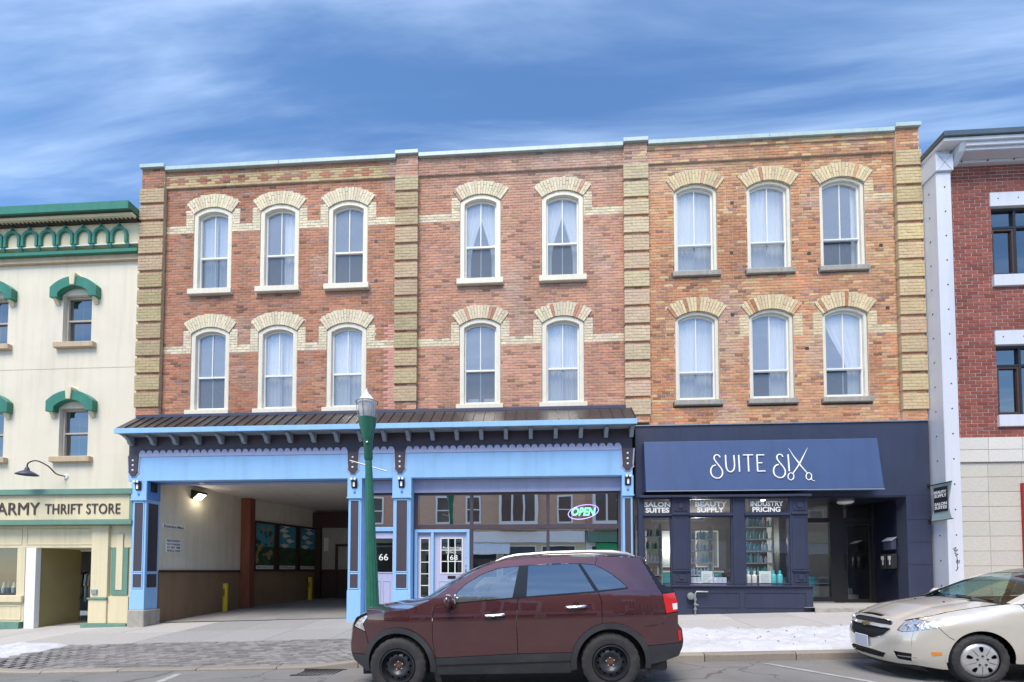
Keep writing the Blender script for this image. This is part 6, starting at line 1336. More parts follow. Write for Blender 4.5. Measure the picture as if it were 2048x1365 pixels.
C.side('sill_cladding', [(0.50, 0.463), (0.553, 0.466), (1.541, 0.499), (2.226, 0.50)] + arc(A1, ra, 164.5, 190, 6) + [(2.20, 0.245), (0.47, 0.245)] + arc(A0, ra, -12, 11, 6), 'cladding')
C.side('sill_strip', [(0.52, 0.375), (2.22, 0.40), (2.22, 0.385), (0.52, 0.36)], 'gloss_black', off=0.006, d=0.15)
for c_ in (A0, A1): C.side('arch_cladding', arc(c_, ra - 0.002, -10, 190, 28) + arc(c_, 0.425, 190, -10, 28), 'cladding', off=0.014, d=0.05, th=0.03)
C.side('mud_flap', [(0.44, 0.36), (0.52, 0.36), (0.545, 0.14), (0.47, 0.14)], 'cladding', off=-0.03); C.side('mud_flap', [(3.14, 0.36), (3.2, 0.36), (3.215, 0.16), (3.15, 0.16)], 'cladding', off=-0.03)
C.cross('hood', [(x, z, -0.13 * (1 - i / 16) - 0.02, 0.075) for i, (x, z) in enumerate(dens(hood_e, 4))], PM)
C.cross('front_fascia', [(x, z, -0.17, 0.02 if i < 4 else 0) for i, (x, z) in enumerate([hood_e[0]] + front)], PM)
C.cross('grille', [(-0.60, 0.93, -0.185, 0.02), (-0.65, 0.86, -0.185, 0), (-0.68, 0.78, -0.185, 0)], 'gloss_black', -0.55, 0.55)
C.cross('windscreen', [(x, z, -0.16 + 0.02 * i, 0.035) for i, (x, z) in enumerate(apil)], 'glass_screen', -0.93, 0.93)
for t0, t1 in ((-1, -0.93), (0.93, 1)): C.cross('pillar', [(x, z, -0.16 + 0.02 * i, 0.035) for i, (x, z) in enumerate(apil)], PM, t0, t1, n=3)
C.cross('roof', [(x, z, -0.06 * (1 - i / 15), 0.045) for i, (x, z) in enumerate(dens(roof_e, 3))], PM)
C.cross('spoiler', [(3.10, 1.66, 0.10, 0.045), (3.16, 1.64, 0.16, 0.035), (3.17, 1.60, 0.16, 0.03)], PM)
C.cross('tailgate_glass', [(x, z, 0.08, 0.02) for x, z in ((3.165, 1.62), (3.274, 1.50), (3.386, 1.318))], 'glass_rear')
C.cross('tailgate', [(x, z, 0.09, 0) for x, z in rear_e[2:8]], PM); C.cross('rear_fascia', [(x, z, 0.10, 0) for x, z in rear_e[7:]], PM)
# fuel flap, handles, mirror, rails, antenna
C.side('fuel_flap', arc((2.838, 1.04), 0.088, 0, 360, 24)[:-1], PM, sides=(-1,), off=0.004, d=0.04, th=0.004); C.side('fuel_gap', arc((2.838, 1.04), 0.094, 0, 360, 28)[:-1], 'car_black', sides=(-1,), off=0.0012, d=0.04, th=0.001, holes=[arc((2.838, 1.04), 0.0885, 0, 360, 24)[:-1]])
for dn, xh, zh in ((fd, 1.26, 0.985), (rd, 2.29, 1.065)):
    for k, sd in enumerate((-1, 1)):
        y = sd * (W_suv(xh, zh) + 0.002); m = MB(); m.tube([(xh - 0.12, y, zh), (xh - 0.10, y + sd * 0.03, zh + 0.002), (xh, y + sd * 0.042, zh + 0.006), (xh + 0.10, y + sd * 0.032, zh + 0.010), (xh + 0.125, y, zh + 0.012)], 0.017, 8); m.build('door_handle', 'chrome', dn[k], smooth=True)
        m = MB(); m.lathe([(0.055, 0.0), (0.045, -sd * 0.002), (0.0, -sd * 0.003)], (xh - 0.0, y + sd * 0.004, zh + 0.005), 14, 'y', cap=False); m.build('handle_cup', 'car_black', dn[k])
for sd in (-1, 1):
    yb = sd * (W_suv(0.7, 1.18) + 0.0); m = MB()
    mr = empty('tmp', (0, 0, 0)); bpy.data.objects.remove(mr)
    vs = []; n = 10; rings = []
    for i in range(9):
        t = i / 8; a = math.sin(math.pi * min(max(t, 0.03), 0.97)) ** 0.5; rings.append((0.64 + 0.11 * t, a))
    pv = []
    for x, a in rings:
        for j in range(12):
            q = 2 * math.pi * j / 12; pv.append((x, yb + sd * (0.14 + 0.10 * a * math.cos(q)), 1.195 + 0.092 * (a if abs(a) < 2 else 1) ** 0.5 * math.sin(q) * (1.0 if math.sin(q) < 0 else 0.85)))
    m.add(pv, [(i * 12 + j, i * 12 + (j + 1) % 12, (i + 1) * 12 + (j + 1) % 12, (i + 1) * 12 + j) for i in range(8) for j in range(12)] + [tuple(range(12)), tuple(96 + j for j in range(12))])
    mi = m.build('mirror', PM, suv, smooth=True)
    MB().tube([(0.70, yb - sd * 0.02, 1.09), (0.70, yb + sd * 0.05, 1.115), (0.70, yb + sd * 0.10, 1.15)], 0.035, 8).build('mirror_foot', 'gloss_black', mi, smooth=True)
    MB().tube([(0.77, yb + sd * 0.06, 1.205), (0.785, yb + sd * 0.06, 1.205)], 0.06, 12).build('mirror_glass', 'chrome', mi)
    yr = lambda x, z: sd * (W_suv(x, z) - 0.05)
    MB().tube([(x, yr(x, z), z2) for x, z, z2 in ((1.28, 1.66, 1.672), (1.40, 1.68, 1.715), (1.55, 1.69, 1.742), (2.0, 1.70, 1.762), (2.5, 1.69, 1.760), (2.8, 1.68, 1.742), (2.98, 1.67, 1.715), (3.08, 1.66, 1.68))], 0.022, 8, taper=[0.012, 0.02, 0.022, 0.022, 0.024, 0.03, 0.024, 0.012]).build('roof_rail', 'wheel_silver', suv, smooth=True)
    B('rail_foot', 'wheel_silver', suv, 2.72, 3.0, min(yr(2.8, 1.68), yr(2.8, 1.68) - sd * 0.03), max(yr(2.8, 1.68), yr(2.8, 1.68) - sd * 0.03), 1.69, 1.74, bevel=0.01)
MB().tube([(2.95, 0.25, 1.71), (3.06, 0.25, 1.86)], 0.006, 6).build('antenna', 'car_black', suv)
# wheels
def steel_wheel(car, c, sd, r=0.365, w_=0.235):
    x, y, z = c; t = tyre_mb(r, w_, 0.225, c, sd).build('wheel', 'tyre', car, smooth=True); o = sd * (w_ / 2)
    Ls = lambda prof: [(a, o * b) for a, b in prof]
    MB().lathe(Ls([(0.226, 0.72), (0.222, 0.98), (0.208, 1.0), (0.205, 0.80), (0.196, 0.45), (0.190, 0.30)]), c, 40, 'y', cap=False).build('rim', 'steel_wheel', t, smooth=True)
    holes = [arc((0.155 * math.cos(2 * math.pi * k / 12), 0.155 * math.sin(2 * math.pi * k / 12)), 0.0165, 0, 360, 8)[:-1] for k in range(12)]
    def dish(u, v):
        q = math.hypot(u, v); f = 0.42 + 0.28 * math.exp(-((q - 0.125) / 0.035) ** 2) - 0.25 * max(0, (0.075 - q) / 0.075)
        return (x + u, y + o * f, z + v)
    vs, fs = sheet(arc((0, 0), 0.192, 0, 360, 36)[:-1], dish, 0.03, holes, grid=0.022)
    add_smooth(MB().add(vs, fs).build('wheel_disc', 'steel_wheel', t))
    MB().lathe(Ls([(0.19, 0.1), (0.0, 0.1)]), c, 24, 'y', cap=False).build('brake', 'car_black', t)
    MB().lathe(Ls([(0.062, 0.30), (0.060, 0.36), (0.045, 0.40), (0.030, 0.42), (0.028, 0.50), (0.0, 0.51)]), c, 20, 'y', cap=False).build('hub', 'hub_rust', t, smooth=True)
    for k in range(5):
        a = 2 * math.pi * k / 5 + 0.4; MB().lathe([(0.010, o * 0.3), (0.010, o * 0.50), (0.006, o * 0.52)], (x + 0.052 * math.cos(a), y, z + 0.052 * math.sin(a)), 6, 'y').build('lug_nut', 'galv', t)
    return t
for cx in (0.0, 2.70):
    for sd in (-1, 1): steel_wheel(suv, (cx, sd * 0.795, 0.362), sd)
# underbody, wheel wells, interior
def innards(car, x0, x1, zf, wb, hw, seat_z, dash_x, far=0.0):
    B('floor_pan', 'car_black', car, x0, x1, -hw + 0.28, hw - 0.28, 0.22, zf, bevel=0)
    for a, b in ((0.47, wb - 0.47), (wb + 0.47, x1 - 0.06)): B('floor_pan', 'car_black', car, a, b, -hw + 0.10, hw - 0.10, 0.24, zf - 0.05, bevel=0)
    B('dashboard', 'car_black', car, dash_x, dash_x + 0.4, -hw + 0.2, hw - 0.2, zf + 0.001, seat_z + 0.30, bevel=0.05)
    for x in (dash_x + 0.85, dash_x + 1.8):
        for y in (-0.38, 0.38):
            st_ = MB(); st_.prism([(x, seat_z - 0.1), (x + 0.5, seat_z - 0.16), (x + 0.55, seat_z), (x + 0.72, seat_z + 0.58), (x + 0.62, seat_z + 0.62), (x + 0.44, seat_z + 0.05), (x, seat_z + 0.06)], y - 0.24, y + 0.24); se = st_.build('seat', 'seat_grey', car, bevel=0.04, seg=2)
            B('headrest', 'seat_grey', se, x + 0.64, x + 0.74, y - 0.13, y + 0.13, seat_z + 0.63, seat_z + 0.82, bevel=0.04, seg=2)
    sw_ = MB(); cx, cz = dash_x + 0.52, seat_z + 0.34
    sw_.tube([(cx + 0.09 * math.sin(2 * math.pi * i / 20), -0.38 + 0.18 * math.cos(2 * math.pi * i / 20), cz + 0.16 * math.sin(2 * math.pi * i / 20)) for i in range(21)], 0.014, 6); sw_.build('steering_wheel', 'car_black', car)
innards(suv, -0.55, 3.45, 0.72, 2.70, 0.92, 0.85, 0.55)
SUVX = -1.80; SUVY = -6.45 + 0.925
suv.location = (SUVX, SUVY, road_z(SUVX, SUVY - 0.8) - 0.005); suv.rotation_euler = (math.atan(0.03) * 0.5, -math.atan(GR), 0)
# ---------- champagne sedan
zh_sed = lambda x: 0.765 + 0.235 * max(0.0, min(1.0, (x + 0.80) / 1.2)) ** 0.8
def W_sed(x, z):
    if x < 0.1: u = min(0.999, max(0.0, (0.1 - x) / 1.03)); w_ = 0.893 * (1 - u ** 3.0) ** (1 / 2.5)
    elif x > 2.6: u = min(0.999, (x - 2.6) / 1.13); w_ = 0.893 * (1 - u ** 3.2) ** (1 / 2.6)
    else: w_ = 0.893
    full = w_
    if z < 0.5: w_ -= 0.045 * ((0.5 - z) / 0.3) ** 2
    zs = 0.70
    k = max(0, min(1, (x - 0.0) / 0.55)); k = k * k * (3 - 2 * k)
    def nose():
        zh = zh_sed(x)
        if z <= zs: return full
        q = min(1, (z - zs) / max(0.02, zh - zs)); e = min(full * 0.80, 0.72); return e + (full - e) * math.sqrt(max(0, 1 - q * q))
    def cabin():
        r = full
        if z > 0.72: r -= 0.025 * min(1, (z - 0.72) / 0.2)
        if z > 0.92: r -= 0.07 * min(1, (z - 0.92) / 0.08)
        if z > 1.0: r -= (z - 1.0) * 0.46
        return r
    if z > zs: w_ = nose() * (1 - k) + cabin() * k
    return w_
def post_sed(p):
    x, y, z = p
    f = max(0.0, min(1.0, (-x - 0.25) / 0.6))
    s_ = 0.16 * max(0, (z - 0.52) / 0.28) ** 1.6 + 0.10 * max(0, (0.30 - z) / 0.14) ** 1.5
    x += s_ * f
    if x < -0.2: x = -0.2 + (x + 0.2) * 0.90
    if z > 0.95: z = 0.95 + (z - 0.95) * 0.89
    return (x, y, z)
sed = empty('parked_sedan', (0, 0, 0), 'champagne sedan with silver wheel covers parked beside the snow', 'sedan')
D = Car(sed, W_sed, post_sed); PC_ = 'paint_champagne'; F0, F1 = (0.0, 0.318), (2.685, 0.318); rf = 0.375
XS = -0.70; YSP = W_sed(XS, 0.5)
hd_e = [(x, zh_sed(x)) for x in (-0.62, -0.45, -0.2, 0.05, 0.25, 0.42)]
ap = [(0.42, 1.0), (0.62, 1.11), (0.92, 1.262), (1.22, 1.375), (1.48, 1.425)]
rfe = [(1.48, 1.425), (1.85, 1.445), (2.2, 1.43), (2.6, 1.375)]
rge = [(2.6, 1.375), (2.95, 1.24), (3.30, 1.085)]
tre = [(3.30, 1.085), (3.48, 1.06), (3.60, 1.02)]
ree = [(3.60, 1.02), (3.64, 0.85), (3.66, 0.6), (3.62, 0.38), (3.5, 0.28)]
D.side('front_fender', dens(hd_e, 4)[:-1] + [(0.42, 1.0), (0.50, 0.985), (0.505, 0.8), (0.49, 0.45), (0.50, 0.27)] + arc(F0, rf, -7, 138) + [(-0.34, 0.60), (-0.475, 0.722), (-0.395, 0.806), (-0.44, 0.797), (-0.56, 0.784), (-0.66, 0.80)], PC_, d=0.045)
fdp = [(0.512, 0.983), (1.1, 0.965), (1.56, 0.96), (1.55, 0.6), (1.56, 0.27), (0.508, 0.27), (0.498, 0.45), (0.513, 0.8)]
sfd = D.side('front_door', fdp, PC_); srd = D.side('rear_door', [(1.566, 0.96), (2.3, 0.975), (2.62, 0.99), (2.60, 0.75), (2.50, 0.66)] + arc(F1, rf, 118, 187)[1:] + [(1.567, 0.27), (1.557, 0.6)], PC_)
D.side('quarter_panel', [(2.626, 0.992), (2.75, 1.05), (2.95, 1.13), (3.30, 1.085), (3.48, 1.06), (3.60, 1.02), (3.63, 0.85), (3.655, 0.6), (3.62, 0.38), (3.45, 0.28), (3.06, 0.28)] + arc(F1, rf, -5, 117) + [(2.508, 0.662), (2.606, 0.75)], PC_)
D.side('side_window', [(0.55, 1.0), (0.66, 1.075), (0.93, 1.215), (1.22, 1.325), (1.55, 1.365), (1.56, 0.975), (1.1, 0.98)], 'glass_clear', off=-0.008); D.side('side_window', [(1.66, 1.37), (2.1, 1.365), (2.45, 1.28), (2.62, 1.02), (2.3, 0.99), (1.66, 0.975)], 'glass_tint', off=-0.008)
D.side('pillar', [(1.56, 0.965), (1.55, 1.37), (1.66, 1.375), (1.66, 0.965)], 'gloss_black', off=-0.006)
D.side('cant_rail', dens(ap, 3)[:-1] + dens(rfe, 3)[:-1] + [(2.6, 1.375), (2.78, 1.305), (2.95, 1.24), (2.95, 1.135), (2.75, 1.055), (2.625, 0.995), (2.625, 1.02), (2.455, 1.285), (2.1, 1.37), (1.55, 1.373), (1.22, 1.332), (0.93, 1.223), (0.66, 1.083), (0.53, 0.995)], PC_)
D.side('sill', [(0.505, 0.265), (2.31, 0.265), (2.31, 0.20), (0.505, 0.20)], 'cladding')
for c_ in (F0, F1): D.side('arch_lip', arc(c_, rf + 0.012, -5, 185, 28) + arc(c_, rf - 0.012, 185, -5, 28), PC_, off=0.005, d=0.05, th=0.02)
# nose: side of bumper, front skin mapped across the car
D.side('front_bumper', [(XS, 0.22), (-0.42, 0.19)] + arc(F0, rf, 200, 139.5) + [(-0.345, 0.595), (-0.475, 0.715), (-0.70, 0.655)], PC_, d=0.04)
def x_of(y, z):
    lo, hi = -0.93, 0.1
    for _ in range(24):
        mid = (lo + hi) / 2
        if W_sed(mid, min(z, 0.70)) > abs(y): hi = mid
        else: lo = mid
    return lo
def nose(off=0.0):
    return lambda y, z: post_sed((x_of(y, z) - off, y, z))
YN = W_sed(XS, 0.5) - 0.002
mir = lambda pl: [(-a, b) for a, b in pl][::-1]
g_up = [(-0.44, 0.716), (-0.30, 0.700), (0.30, 0.700), (0.44, 0.716), (0.40, 0.755), (0.2, 0.775), (-0.2, 0.775), (-0.40, 0.755)]
g_lo = [(-0.46, 0.655), (-0.38, 0.555), (-0.22, 0.505), (0.0, 0.495), (0.22, 0.505), (0.38, 0.555), (0.46, 0.655), (0.30, 0.662), (-0.30, 0.662)]
g_in = [(-0.42, 0.325), (-0.36, 0.255), (0.36, 0.255), (0.42, 0.325), (0.2, 0.345), (-0.2, 0.345)]
fog = [(-0.735, 0.365), (-0.52, 0.375), (-0.55, 0.275), (-0.69, 0.265)]
hl_f = [(-YN - 0.0, 0.662), (-0.60, 0.640), (-0.545, 0.655), (-0.565, 0.775), (-0.64, 0.797), (-YN + 0.0, 0.80)]
D.side('headlight', [(XS + 0.002, 0.658), (-0.48, 0.718), (-0.40, 0.80), (-0.44, 0.795), (-0.56, 0.781), (XS + 0.002, 0.797)], 'reflector', off=0.0, d=0.03)
skin = [(-YN, 0.22), (-0.4, 0.20), (0.4, 0.20), (YN, 0.22), (YN, 0.655), (0.60, 0.633), (0.535, 0.65), (0.565, 0.772), (0.45, 0.785), (0.0, 0.80), (-0.45, 0.785), (-0.565, 0.772), (-0.535, 0.65), (-0.60, 0.633), (-YN, 0.655)]
vs, fs = sheet(skin, nose(), 0.035, [g_up, g_lo, g_in, fog, mir(fog)], grid=0.045)
fb = add_smooth(MB().add(vs, fs).build('front_fascia', PC_, sed), 0.012)
def skin_part(name, poly, mat, off, parent=None, d=0.04, th=0.006):
    vs, fs = sheet(poly, nose(off), d); return add_smooth(MB().add(vs, fs).build(name, mat, parent or sed), th)
for nm, pl in (('upper_grille', g_up), ('lower_grille', g_lo), ('intake', g_in)):
    b_ = skin_part(nm, [(a * 1.02, b) for a, b in pl], 'car_black', -0.035)
    zz_ = [p[1] for p in pl]; z = min(zz_) + 0.02; gm = MB()
    while z < max(zz_) - 0.01:
        xs = [y for y in [i * 0.02 - 0.46 for i in range(47)] if inside((y, z), pl)]
        if len(xs) > 2: gm.tube([nose(-0.015)(y, z) for y in xs], 0.0035, 4)
        z += 0.022 if nm != 'intake' else 0.035
    for k in range(-21, 22):
        y = k * (0.022 if nm != 'intake' else 0.09)
        zs_ = [q for q in [min(zz_) + 0.008 * i for i in range(40)] if inside((y, q), pl)]
        if len(zs_) > 2: gm.tube([nose(-0.017)(y, q) for q in (zs_[0], zs_[len(zs_) // 2], zs_[-1])], 0.003, 4)
    gm.build('grille_mesh', 'black_plastic', b_)
for pl in (fog, mir(fog)):
    b_ = skin_part('fog_recess', pl, 'car_black', -0.03); m = MB(); s_ = 1 if pl[0][0] < 0 else -1
    m.tube([nose(-0.004)(y * s_, 0.318) for y in (-0.71, -0.65, -0.60, -0.55)], 0.006, 5); m.build('fog_bar', 'galv', b_)
for pl in (hl_f, mir(hl_f)):
    h_ = skin_part('headlight', pl, 'reflector', -0.004, d=0.03); s_ = 1 if pl[0][0] < 0 else -1
    for yy, zz_, rr in ((-0.70, 0.71, 0.042), (-0.62, 0.705, 0.035)):
        p_ = nose(-0.0)(yy * s_, zz_); MB().lathe([(rr, 0.0), (rr * 0.95, -0.012), (rr * 0.6, -0.004), (0.0, 0.0)], p_, 16, 'x', cap=False).build('lamp_bowl', 'chrome', h_, smooth=True)
# chrome outline, emblem, plate, lip, marker
for pl in (g_up, g_lo):
    q = spline(pl, 5, True); MB().tube([nose(0.002)(a, b) for a, b in q + q[:1]], 0.006, 5).build('grille_trim', 'chrome', sed)
bar = [(-0.105, 0.692), (-0.095, 0.668), (-0.03, 0.668), (-0.035, 0.650), (0.03, 0.650), (0.035, 0.668), (0.105, 0.672), (0.095, 0.696), (0.03, 0.696), (0.035, 0.716), (-0.03, 0.716), (-0.035, 0.696)]
skin_part('emblem', bar, 'gold', 0.014, d=0.03, th=0.012)
pl_ = MB(); xpl = nose(0.0)(0, 0.44)[0] - 0.012
plo = B('number_plate', 'plate', sed, xpl - 0.012, xpl, -0.155, 0.155, 0.37, 0.525, bevel=0.006)
lip = MB(); lip.strip([nose(0.006)(-YN + 2 * YN * i / 24, 0.205) for i in range(25)], [(lambda p: (p[0] + 0.05, p[1], p[2]))(nose(0.0)(-YN + 2 * YN * i / 24, 0.14)) for i in range(25)]); add_smooth(lip.build('front_lip', 'cladding', sed), 0.01)
D.side('side_marker', [(-0.535, 0.405), (-0.43, 0.41), (-0.425, 0.372), (-0.52, 0.36)], 'lamp_amber', off=0.004, d=0.05)
# hood with two soft creases, cowl, windscreen, roof, boot
def hood_z(x, y):
    e = 0.80 * W_sed(x, 0.5) if x < -0.2 else 0.72
    q = min(1, abs(y) / max(0.2, min(0.72, W_sed(max(x, -0.80), 0.5) * 0.80)))
    return zh_sed(x) + 0.052 * (1 - q ** 2.2) - 0.010 * math.exp(-((abs(y) - 0.40) / 0.05) ** 2) + 0.0
hp = []
for x in (-0.60, -0.45, -0.2, 0.05, 0.25, 0.40): hp.append((x, -min(0.72, W_sed(x, 0.5) * 0.80) + 0.004))
fr_ = []
for i in range(13):
    y = -hp[0][1] - 2 * (-hp[0][1]) * i / 12; fr_.append((x_of(y * 0.93, 0.7) + 0.022, y * 0.93))
cw_ = [(0.40 - 0.13 * (1 - (abs(y) / 0.72) ** 2), y) for y in [-0.716 + 1.432 * i / 10 for i in range(11)]]
poly_h = hp[:-1] + cw_ + [(a, -b) for a, b in hp[:-1]][::-1] + fr_[1:-1]
vs, fs = sheet(poly_h, lambda x, y: post_sed((x, y, hood_z(x, y) + 0.004)), 0.05, grid=0.055); add_smooth(MB().add(vs, fs).build('hood', PC_, sed), 0.008)
D.cross('cowl', [(0.36, 1.0, -0.13, 0.03), (0.46, 1.01, -0.13, 0.02)], 'car_black', -0.98, 0.98)
D.cross('windscreen', [(x, z, -0.14 + 0.02 * i, 0.03) for i, (x, z) in enumerate(ap)], 'glass_screen', -0.93, 0.93)
for t0, t1 in ((-1, -0.93), (0.93, 1)): D.cross('pillar', [(x, z, -0.14 + 0.02 * i, 0.03) for i, (x, z) in enumerate(ap)], PC_, t0, t1, n=3)
D.cross('sun_strip', [(1.20, 1.368, -0.083, 0.032), (1.48, 1.426, -0.06, 0.032)], 'gloss_black', -0.92, 0.92, th=0.004)
D.cross('roof', [(x, z, -0.06 * (1 - i / 9), 0.03) for i, (x, z) in enumerate(dens(rfe, 3))], PC_)
D.cross('rear_glass', [(x, z, 0.10, 0.03) for x, z in rge], 'glass_rear'); D.cross('boot_lid', [(x, z, 0.10, 0.02) for x, z in tre], PC_); D.cross('rear_fascia', [(x, z, 0.06, 0.0) for x, z in ree], PC_)
wp = MB(); wp.tube([post_sed((0.30, -0.35, 1.04)), post_sed((0.36, 0.0, 1.06)), post_sed((0.42, 0.45, 1.065))], 0.008, 5); wp.build('wiper', 'car_black', sed)
wp = MB(); wp.tube([post_sed((0.36, -0.62, 1.03)), post_sed((0.37, -0.3, 1.055)), post_sed((0.40, 0.05, 1.07))], 0.008, 5); wp.build('wiper', 'car_black', sed)
for sd in (-1, 1):
    for y_ in (0.28,): MB().lathe([(0.012, 0), (0.01, 0.012), (0, 0.014)], post_sed((0.02, sd * y_, hood_z(0.02, y_) + 0.006)), 8, cap=False).build('washer_jet', 'car_black', sed)
    yb = sd * (W_sed(0.8, 0.99)); m = MB(); pv = []
    for i in range(9):
        t = i / 8; a = math.sin(math.pi * min(max(t, 0.04), 0.96)) ** 0.5
        for j in range(12): q = 2 * math.pi * j / 12; pv.append((0.66 + 0.15 * t, yb + sd * (0.13 + 0.10 * a * math.cos(q)), 1.035 + 0.07 * a * math.sin(q)))
    m.add(pv, [(i * 12 + j, i * 12 + (j + 1) % 12, (i + 1) * 12 + (j + 1) % 12, (i + 1) * 12 + j) for i in range(8) for j in range(12)] + [tuple(range(12)), tuple(96 + j for j in range(12))]); mi = m.build('mirror', PC_, sed, smooth=True)
    MB().prism([(0.56, 0.975), (0.78, 0.975), (0.66, 1.06)], yb - 0.012, yb + 0.012).build('mirror_sail', 'gloss_black', mi)
    MB().tube([(0.70, yb, 0.99), (0.70, yb + sd * 0.08, 1.01)], 0.025, 8).build('mirror_foot', 'gloss_black', mi)
for dn, xh in ((sfd, 1.40), (srd, 2.38)):
    for k, sd in enumerate((-1, 1)):
        y = sd * (W_sed(xh, 0.83)); MB().tube([(xh - 0.1, y, 0.83), (xh - 0.07, y + sd * 0.03, 0.832), (xh + 0.07, y + sd * 0.03, 0.836), (xh + 0.1, y, 0.838)], 0.014, 6).build('door_handle', PC_, dn[k], smooth=True)
def cover_wheel(car, c, sd, r=0.318, w_=0.205, ri=0.208):
    x, y, z = c; t = tyre_mb(r, w_, ri + 0.012, c, sd).build('wheel', 'tyre', car, smooth=True); o = sd * (w_ / 2)
    holes = []
    for k in range(5):
        a = 2 * math.pi * k / 5 + math.pi / 2; h = []
        for q, rr in ((-0.15, 0.165), (-0.17, 0.135), (-0.10, 0.105), (0.10, 0.105), (0.17, 0.135), (0.15, 0.165), (0.0, 0.172)): h.append((rr * math.cos(a + q), rr * math.sin(a + q)))
        holes.append(h)
    def dish(u, v): q = math.hypot(u, v); return (x + u, y + o * (0.86 + 0.20 * (1 - (q / ri) ** 2) - 0.22 * max(0, (q - 0.18) / 0.03)), z + v)
    vs, fs = sheet(arc((0, 0), ri + 0.006, 0, 360, 44)[:-1], dish, 0.03, holes, grid=0.028); cv = add_smooth(MB().add(vs, fs).build('wheel_cover', 'wheel_silver', t), 0.008)
    MB().lathe([(ri, o * 0.55), (0.0, o * 0.55)], c, 24, 'y', cap=False).build('wheel_back', 'steel_wheel', t)
    for k in range(5):
        a = 2 * math.pi * (k + 0.5) / 5 + math.pi / 2
        MB().tube([dish(0.07 * math.cos(a), 0.07 * math.sin(a)), dish(0.13 * math.cos(a), 0.13 * math.sin(a)), dish(0.185 * math.cos(a), 0.185 * math.sin(a))], 0.004, 4).build('cover_groove', 'car_black', cv)
        a = 2 * math.pi * k / 5 + math.pi / 2; p_ = dish(0.058 * math.cos(a), 0.058 * math.sin(a)); MB().lathe([(0.013, 0), (0.011, o * 0.12), (0.0, o * 0.13)], p_, 8, 'y', cap=False).build('lug_nut', 'steel_wheel', cv)
    return t
for cx in (0.0, 2.685):
    for sd in (-1, 1): cover_wheel(sed, (cx, sd * 0.782, 0.316), sd)
innards(sed, -0.60, 3.3, 0.55, 2.685, 0.87, 0.62, 0.42)
SEX = ax(1972, 1317, -6.50) + 0.10; SEY = -6.50 + 0.893
sed.location = (SEX, SEY, road_z(SEX, SEY - 0.8) - 0.004); sed.rotation_euler = (math.atan(0.03) * 0.5, -math.atan(GR), R(-6.0)); sed.scale = (0.955, 0.955, 0.965)
# ---------------------------------------------------------------- far side of the street, seen only in reflections
def M_brickwall(name, c1, c2):
    m = bpy.data.materials.new(name); m.use_nodes = True; t = m.node_tree; b = t.nodes['Principled BSDF']; b.inputs['Roughness'].default_value = 0.9
    co = t.nodes.new('ShaderNodeTexCoord'); mp = t.nodes.new('ShaderNodeMapping'); mp.inputs['Rotation'].default_value = (R(90), 0, 0); t.links.new(co.outputs['Object'], mp.inputs[0])
    br = t.nodes.new('ShaderNodeTexBrick'); br.inputs['Scale'].default_value = 1.0; br.inputs['Brick Width'].default_value = 0.22; br.inputs['Row Height'].default_value = 0.075; br.inputs['Mortar Size'].default_value = 0.008
    br.inputs['Color1'].default_value = (*c1, 1); br.inputs['Color2'].default_value = (*c2, 1); br.inputs['Mortar'].default_value = (0.4, 0.35, 0.3, 1); t.links.new(mp.outputs[0], br.inputs[0]); t.links.new(br.outputs[0], b.inputs['Base Color']); MATS[name] = m
M_brickwall('brick_far_red', (0.60, 0.30, 0.19), (0.54, 0.26, 0.17)); M_brickwall('brick_far_brown', (0.66, 0.40, 0.25), (0.60, 0.35, 0.21))
M('awning_green', (0.05, 0.35, 0.12), 0.7); M('awning_white', (0.82, 0.82, 0.80), 0.7); M('far_dark', (0.04, 0.045, 0.05), 0.12, spec=0.8)
YO = -23.6
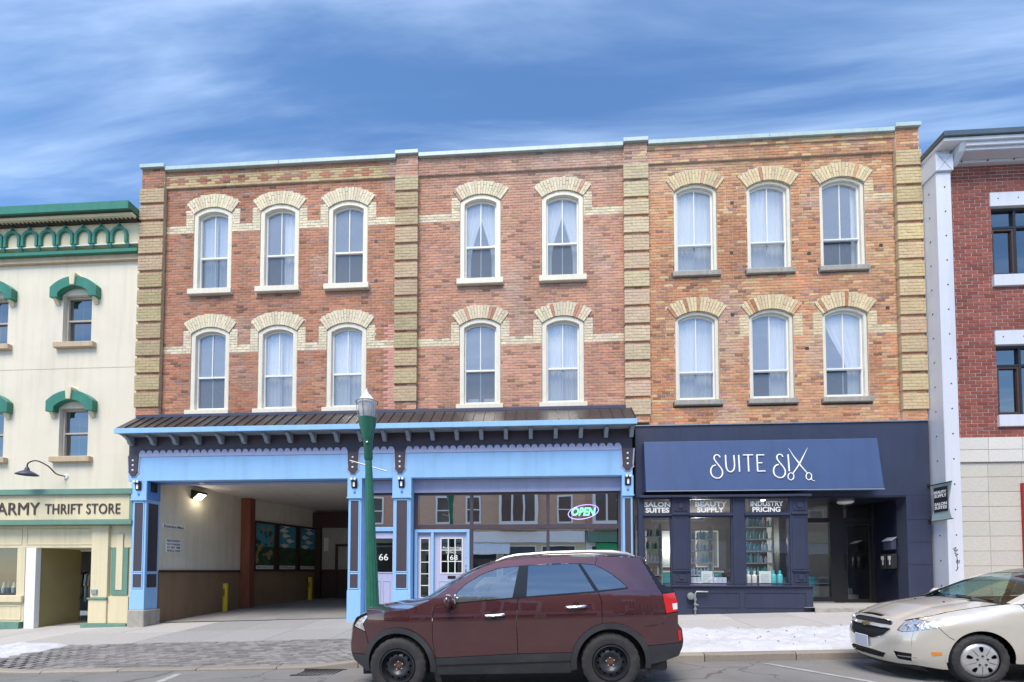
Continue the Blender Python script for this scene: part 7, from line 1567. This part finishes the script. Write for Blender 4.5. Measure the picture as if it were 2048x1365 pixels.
for (x0, x1, h, mat, bays, fz, aw_m, lab) in ((-22, -9.5, 9.2, 'brick_far_red', [(-19, 0), (-16, 0), (-13, 0), (-10.6, 0)], 'charcoal', 'awning_white', 'dark red brick building with white sashes across the street'),
        (-9.48, 3.6, 10.2, 'brick_far_brown', [(-7.6, 0), (-5.2, 0), (-1.6, 1), (2.0, 0)], 'cream_board', 'awning_white', 'brown brick building with a white bay window across the street'),
        (3.62, 14.0, 9.6, 'brick_far_red', [(5.6, 1), (9.0, 0), (11.8, 0)], 'white_paint', 'awning_green', 'red brick building with green awning across the street'),
        (14.02, 34, 10.5, 'brick_far_brown', [(16, 0), (19, 0), (22, 0), (25, 0), (28, 0)], 'sage_paint', 'awning_white', 'long brown brick building with white awning across the street')):
    g0 = GR * (x0 + x1) / 2 - 0.5; r = empty('brick_row_building', ((x0 + x1) / 2, YO - 3, g0), lab, 'building')
    B('wall', mat, r, x0, x1, YO - 6, YO, 4.6, h, bevel=0); B('ground_floor', fz, r, x0, x1, YO - 6, YO - 0.3, g0, 4.59, bevel=0); B('fascia', 'white_paint' if fz == 'cream_board' else ('cream_board' if fz != 'white_paint' else 'sage_paint'), r, x0 + 0.1, x1 - 0.1, YO - 0.299, YO + 0.12, 3.7, 4.58, bevel=0)
    B('cornice', 'cream_board', r, x0, x1, YO - 6, YO + 0.35, h + 0.001, h + 0.5, bevel=0.03)
    n = max(2, int((x1 - x0) / 3.2)); 
    for k in range(n):
        a = x0 + 0.4 + (x1 - x0 - 0.8) * k / n; b = a + (x1 - x0 - 0.8) / n - 0.35
        f = frame('shop_window', 'white_paint', r, a, b, 0.9, 3.5, 0.1, YO - 0.298, YO - 0.2); B('pane', 'far_dark', f, a + 0.1, b - 0.1, YO - 0.297, YO - 0.25, 1.0, 3.4, bevel=0)
    MB().prism([(YO - 0.2, 3.75), (YO + 1.2, 3.0), (YO + 1.2, 2.75), (YO - 0.2, 2.9)], x0 + 0.8, x0 + (x1 - x0) * 0.55, 'x').build('awning', aw_m, r)
    for x, bay in bays:
        if bay:
            b_ = B('bay_window', 'white_paint', r, x - 1.5, x + 1.5, YO + 0.001, YO + 0.8, 4.7, 8.0, bevel=0.02)
            for k in range(3): B('pane', 'far_dark', b_, x - 1.3 + k * 0.9, x - 1.3 + k * 0.9 + 0.75, YO + 0.79, YO + 0.82, 5.3, 7.5, bevel=0)
        else:
            for z0, z1 in ((5.2, 7.4),):
                f = frame('window', 'white_paint', r, x - 0.6, x + 0.6, z0, z1, 0.13, YO + 0.001, YO + 0.06); B('pane', 'far_dark', f, x - 0.48, x + 0.48, YO + 0.001, YO + 0.02, z0 + 0.12, z1 - 0.12, bevel=0); B('meeting_rail', 'white_paint', f, x - 0.47, x + 0.47, YO + 0.021, YO + 0.05, (z0 + z1) / 2 - 0.04, (z0 + z1) / 2 + 0.04, bevel=0)
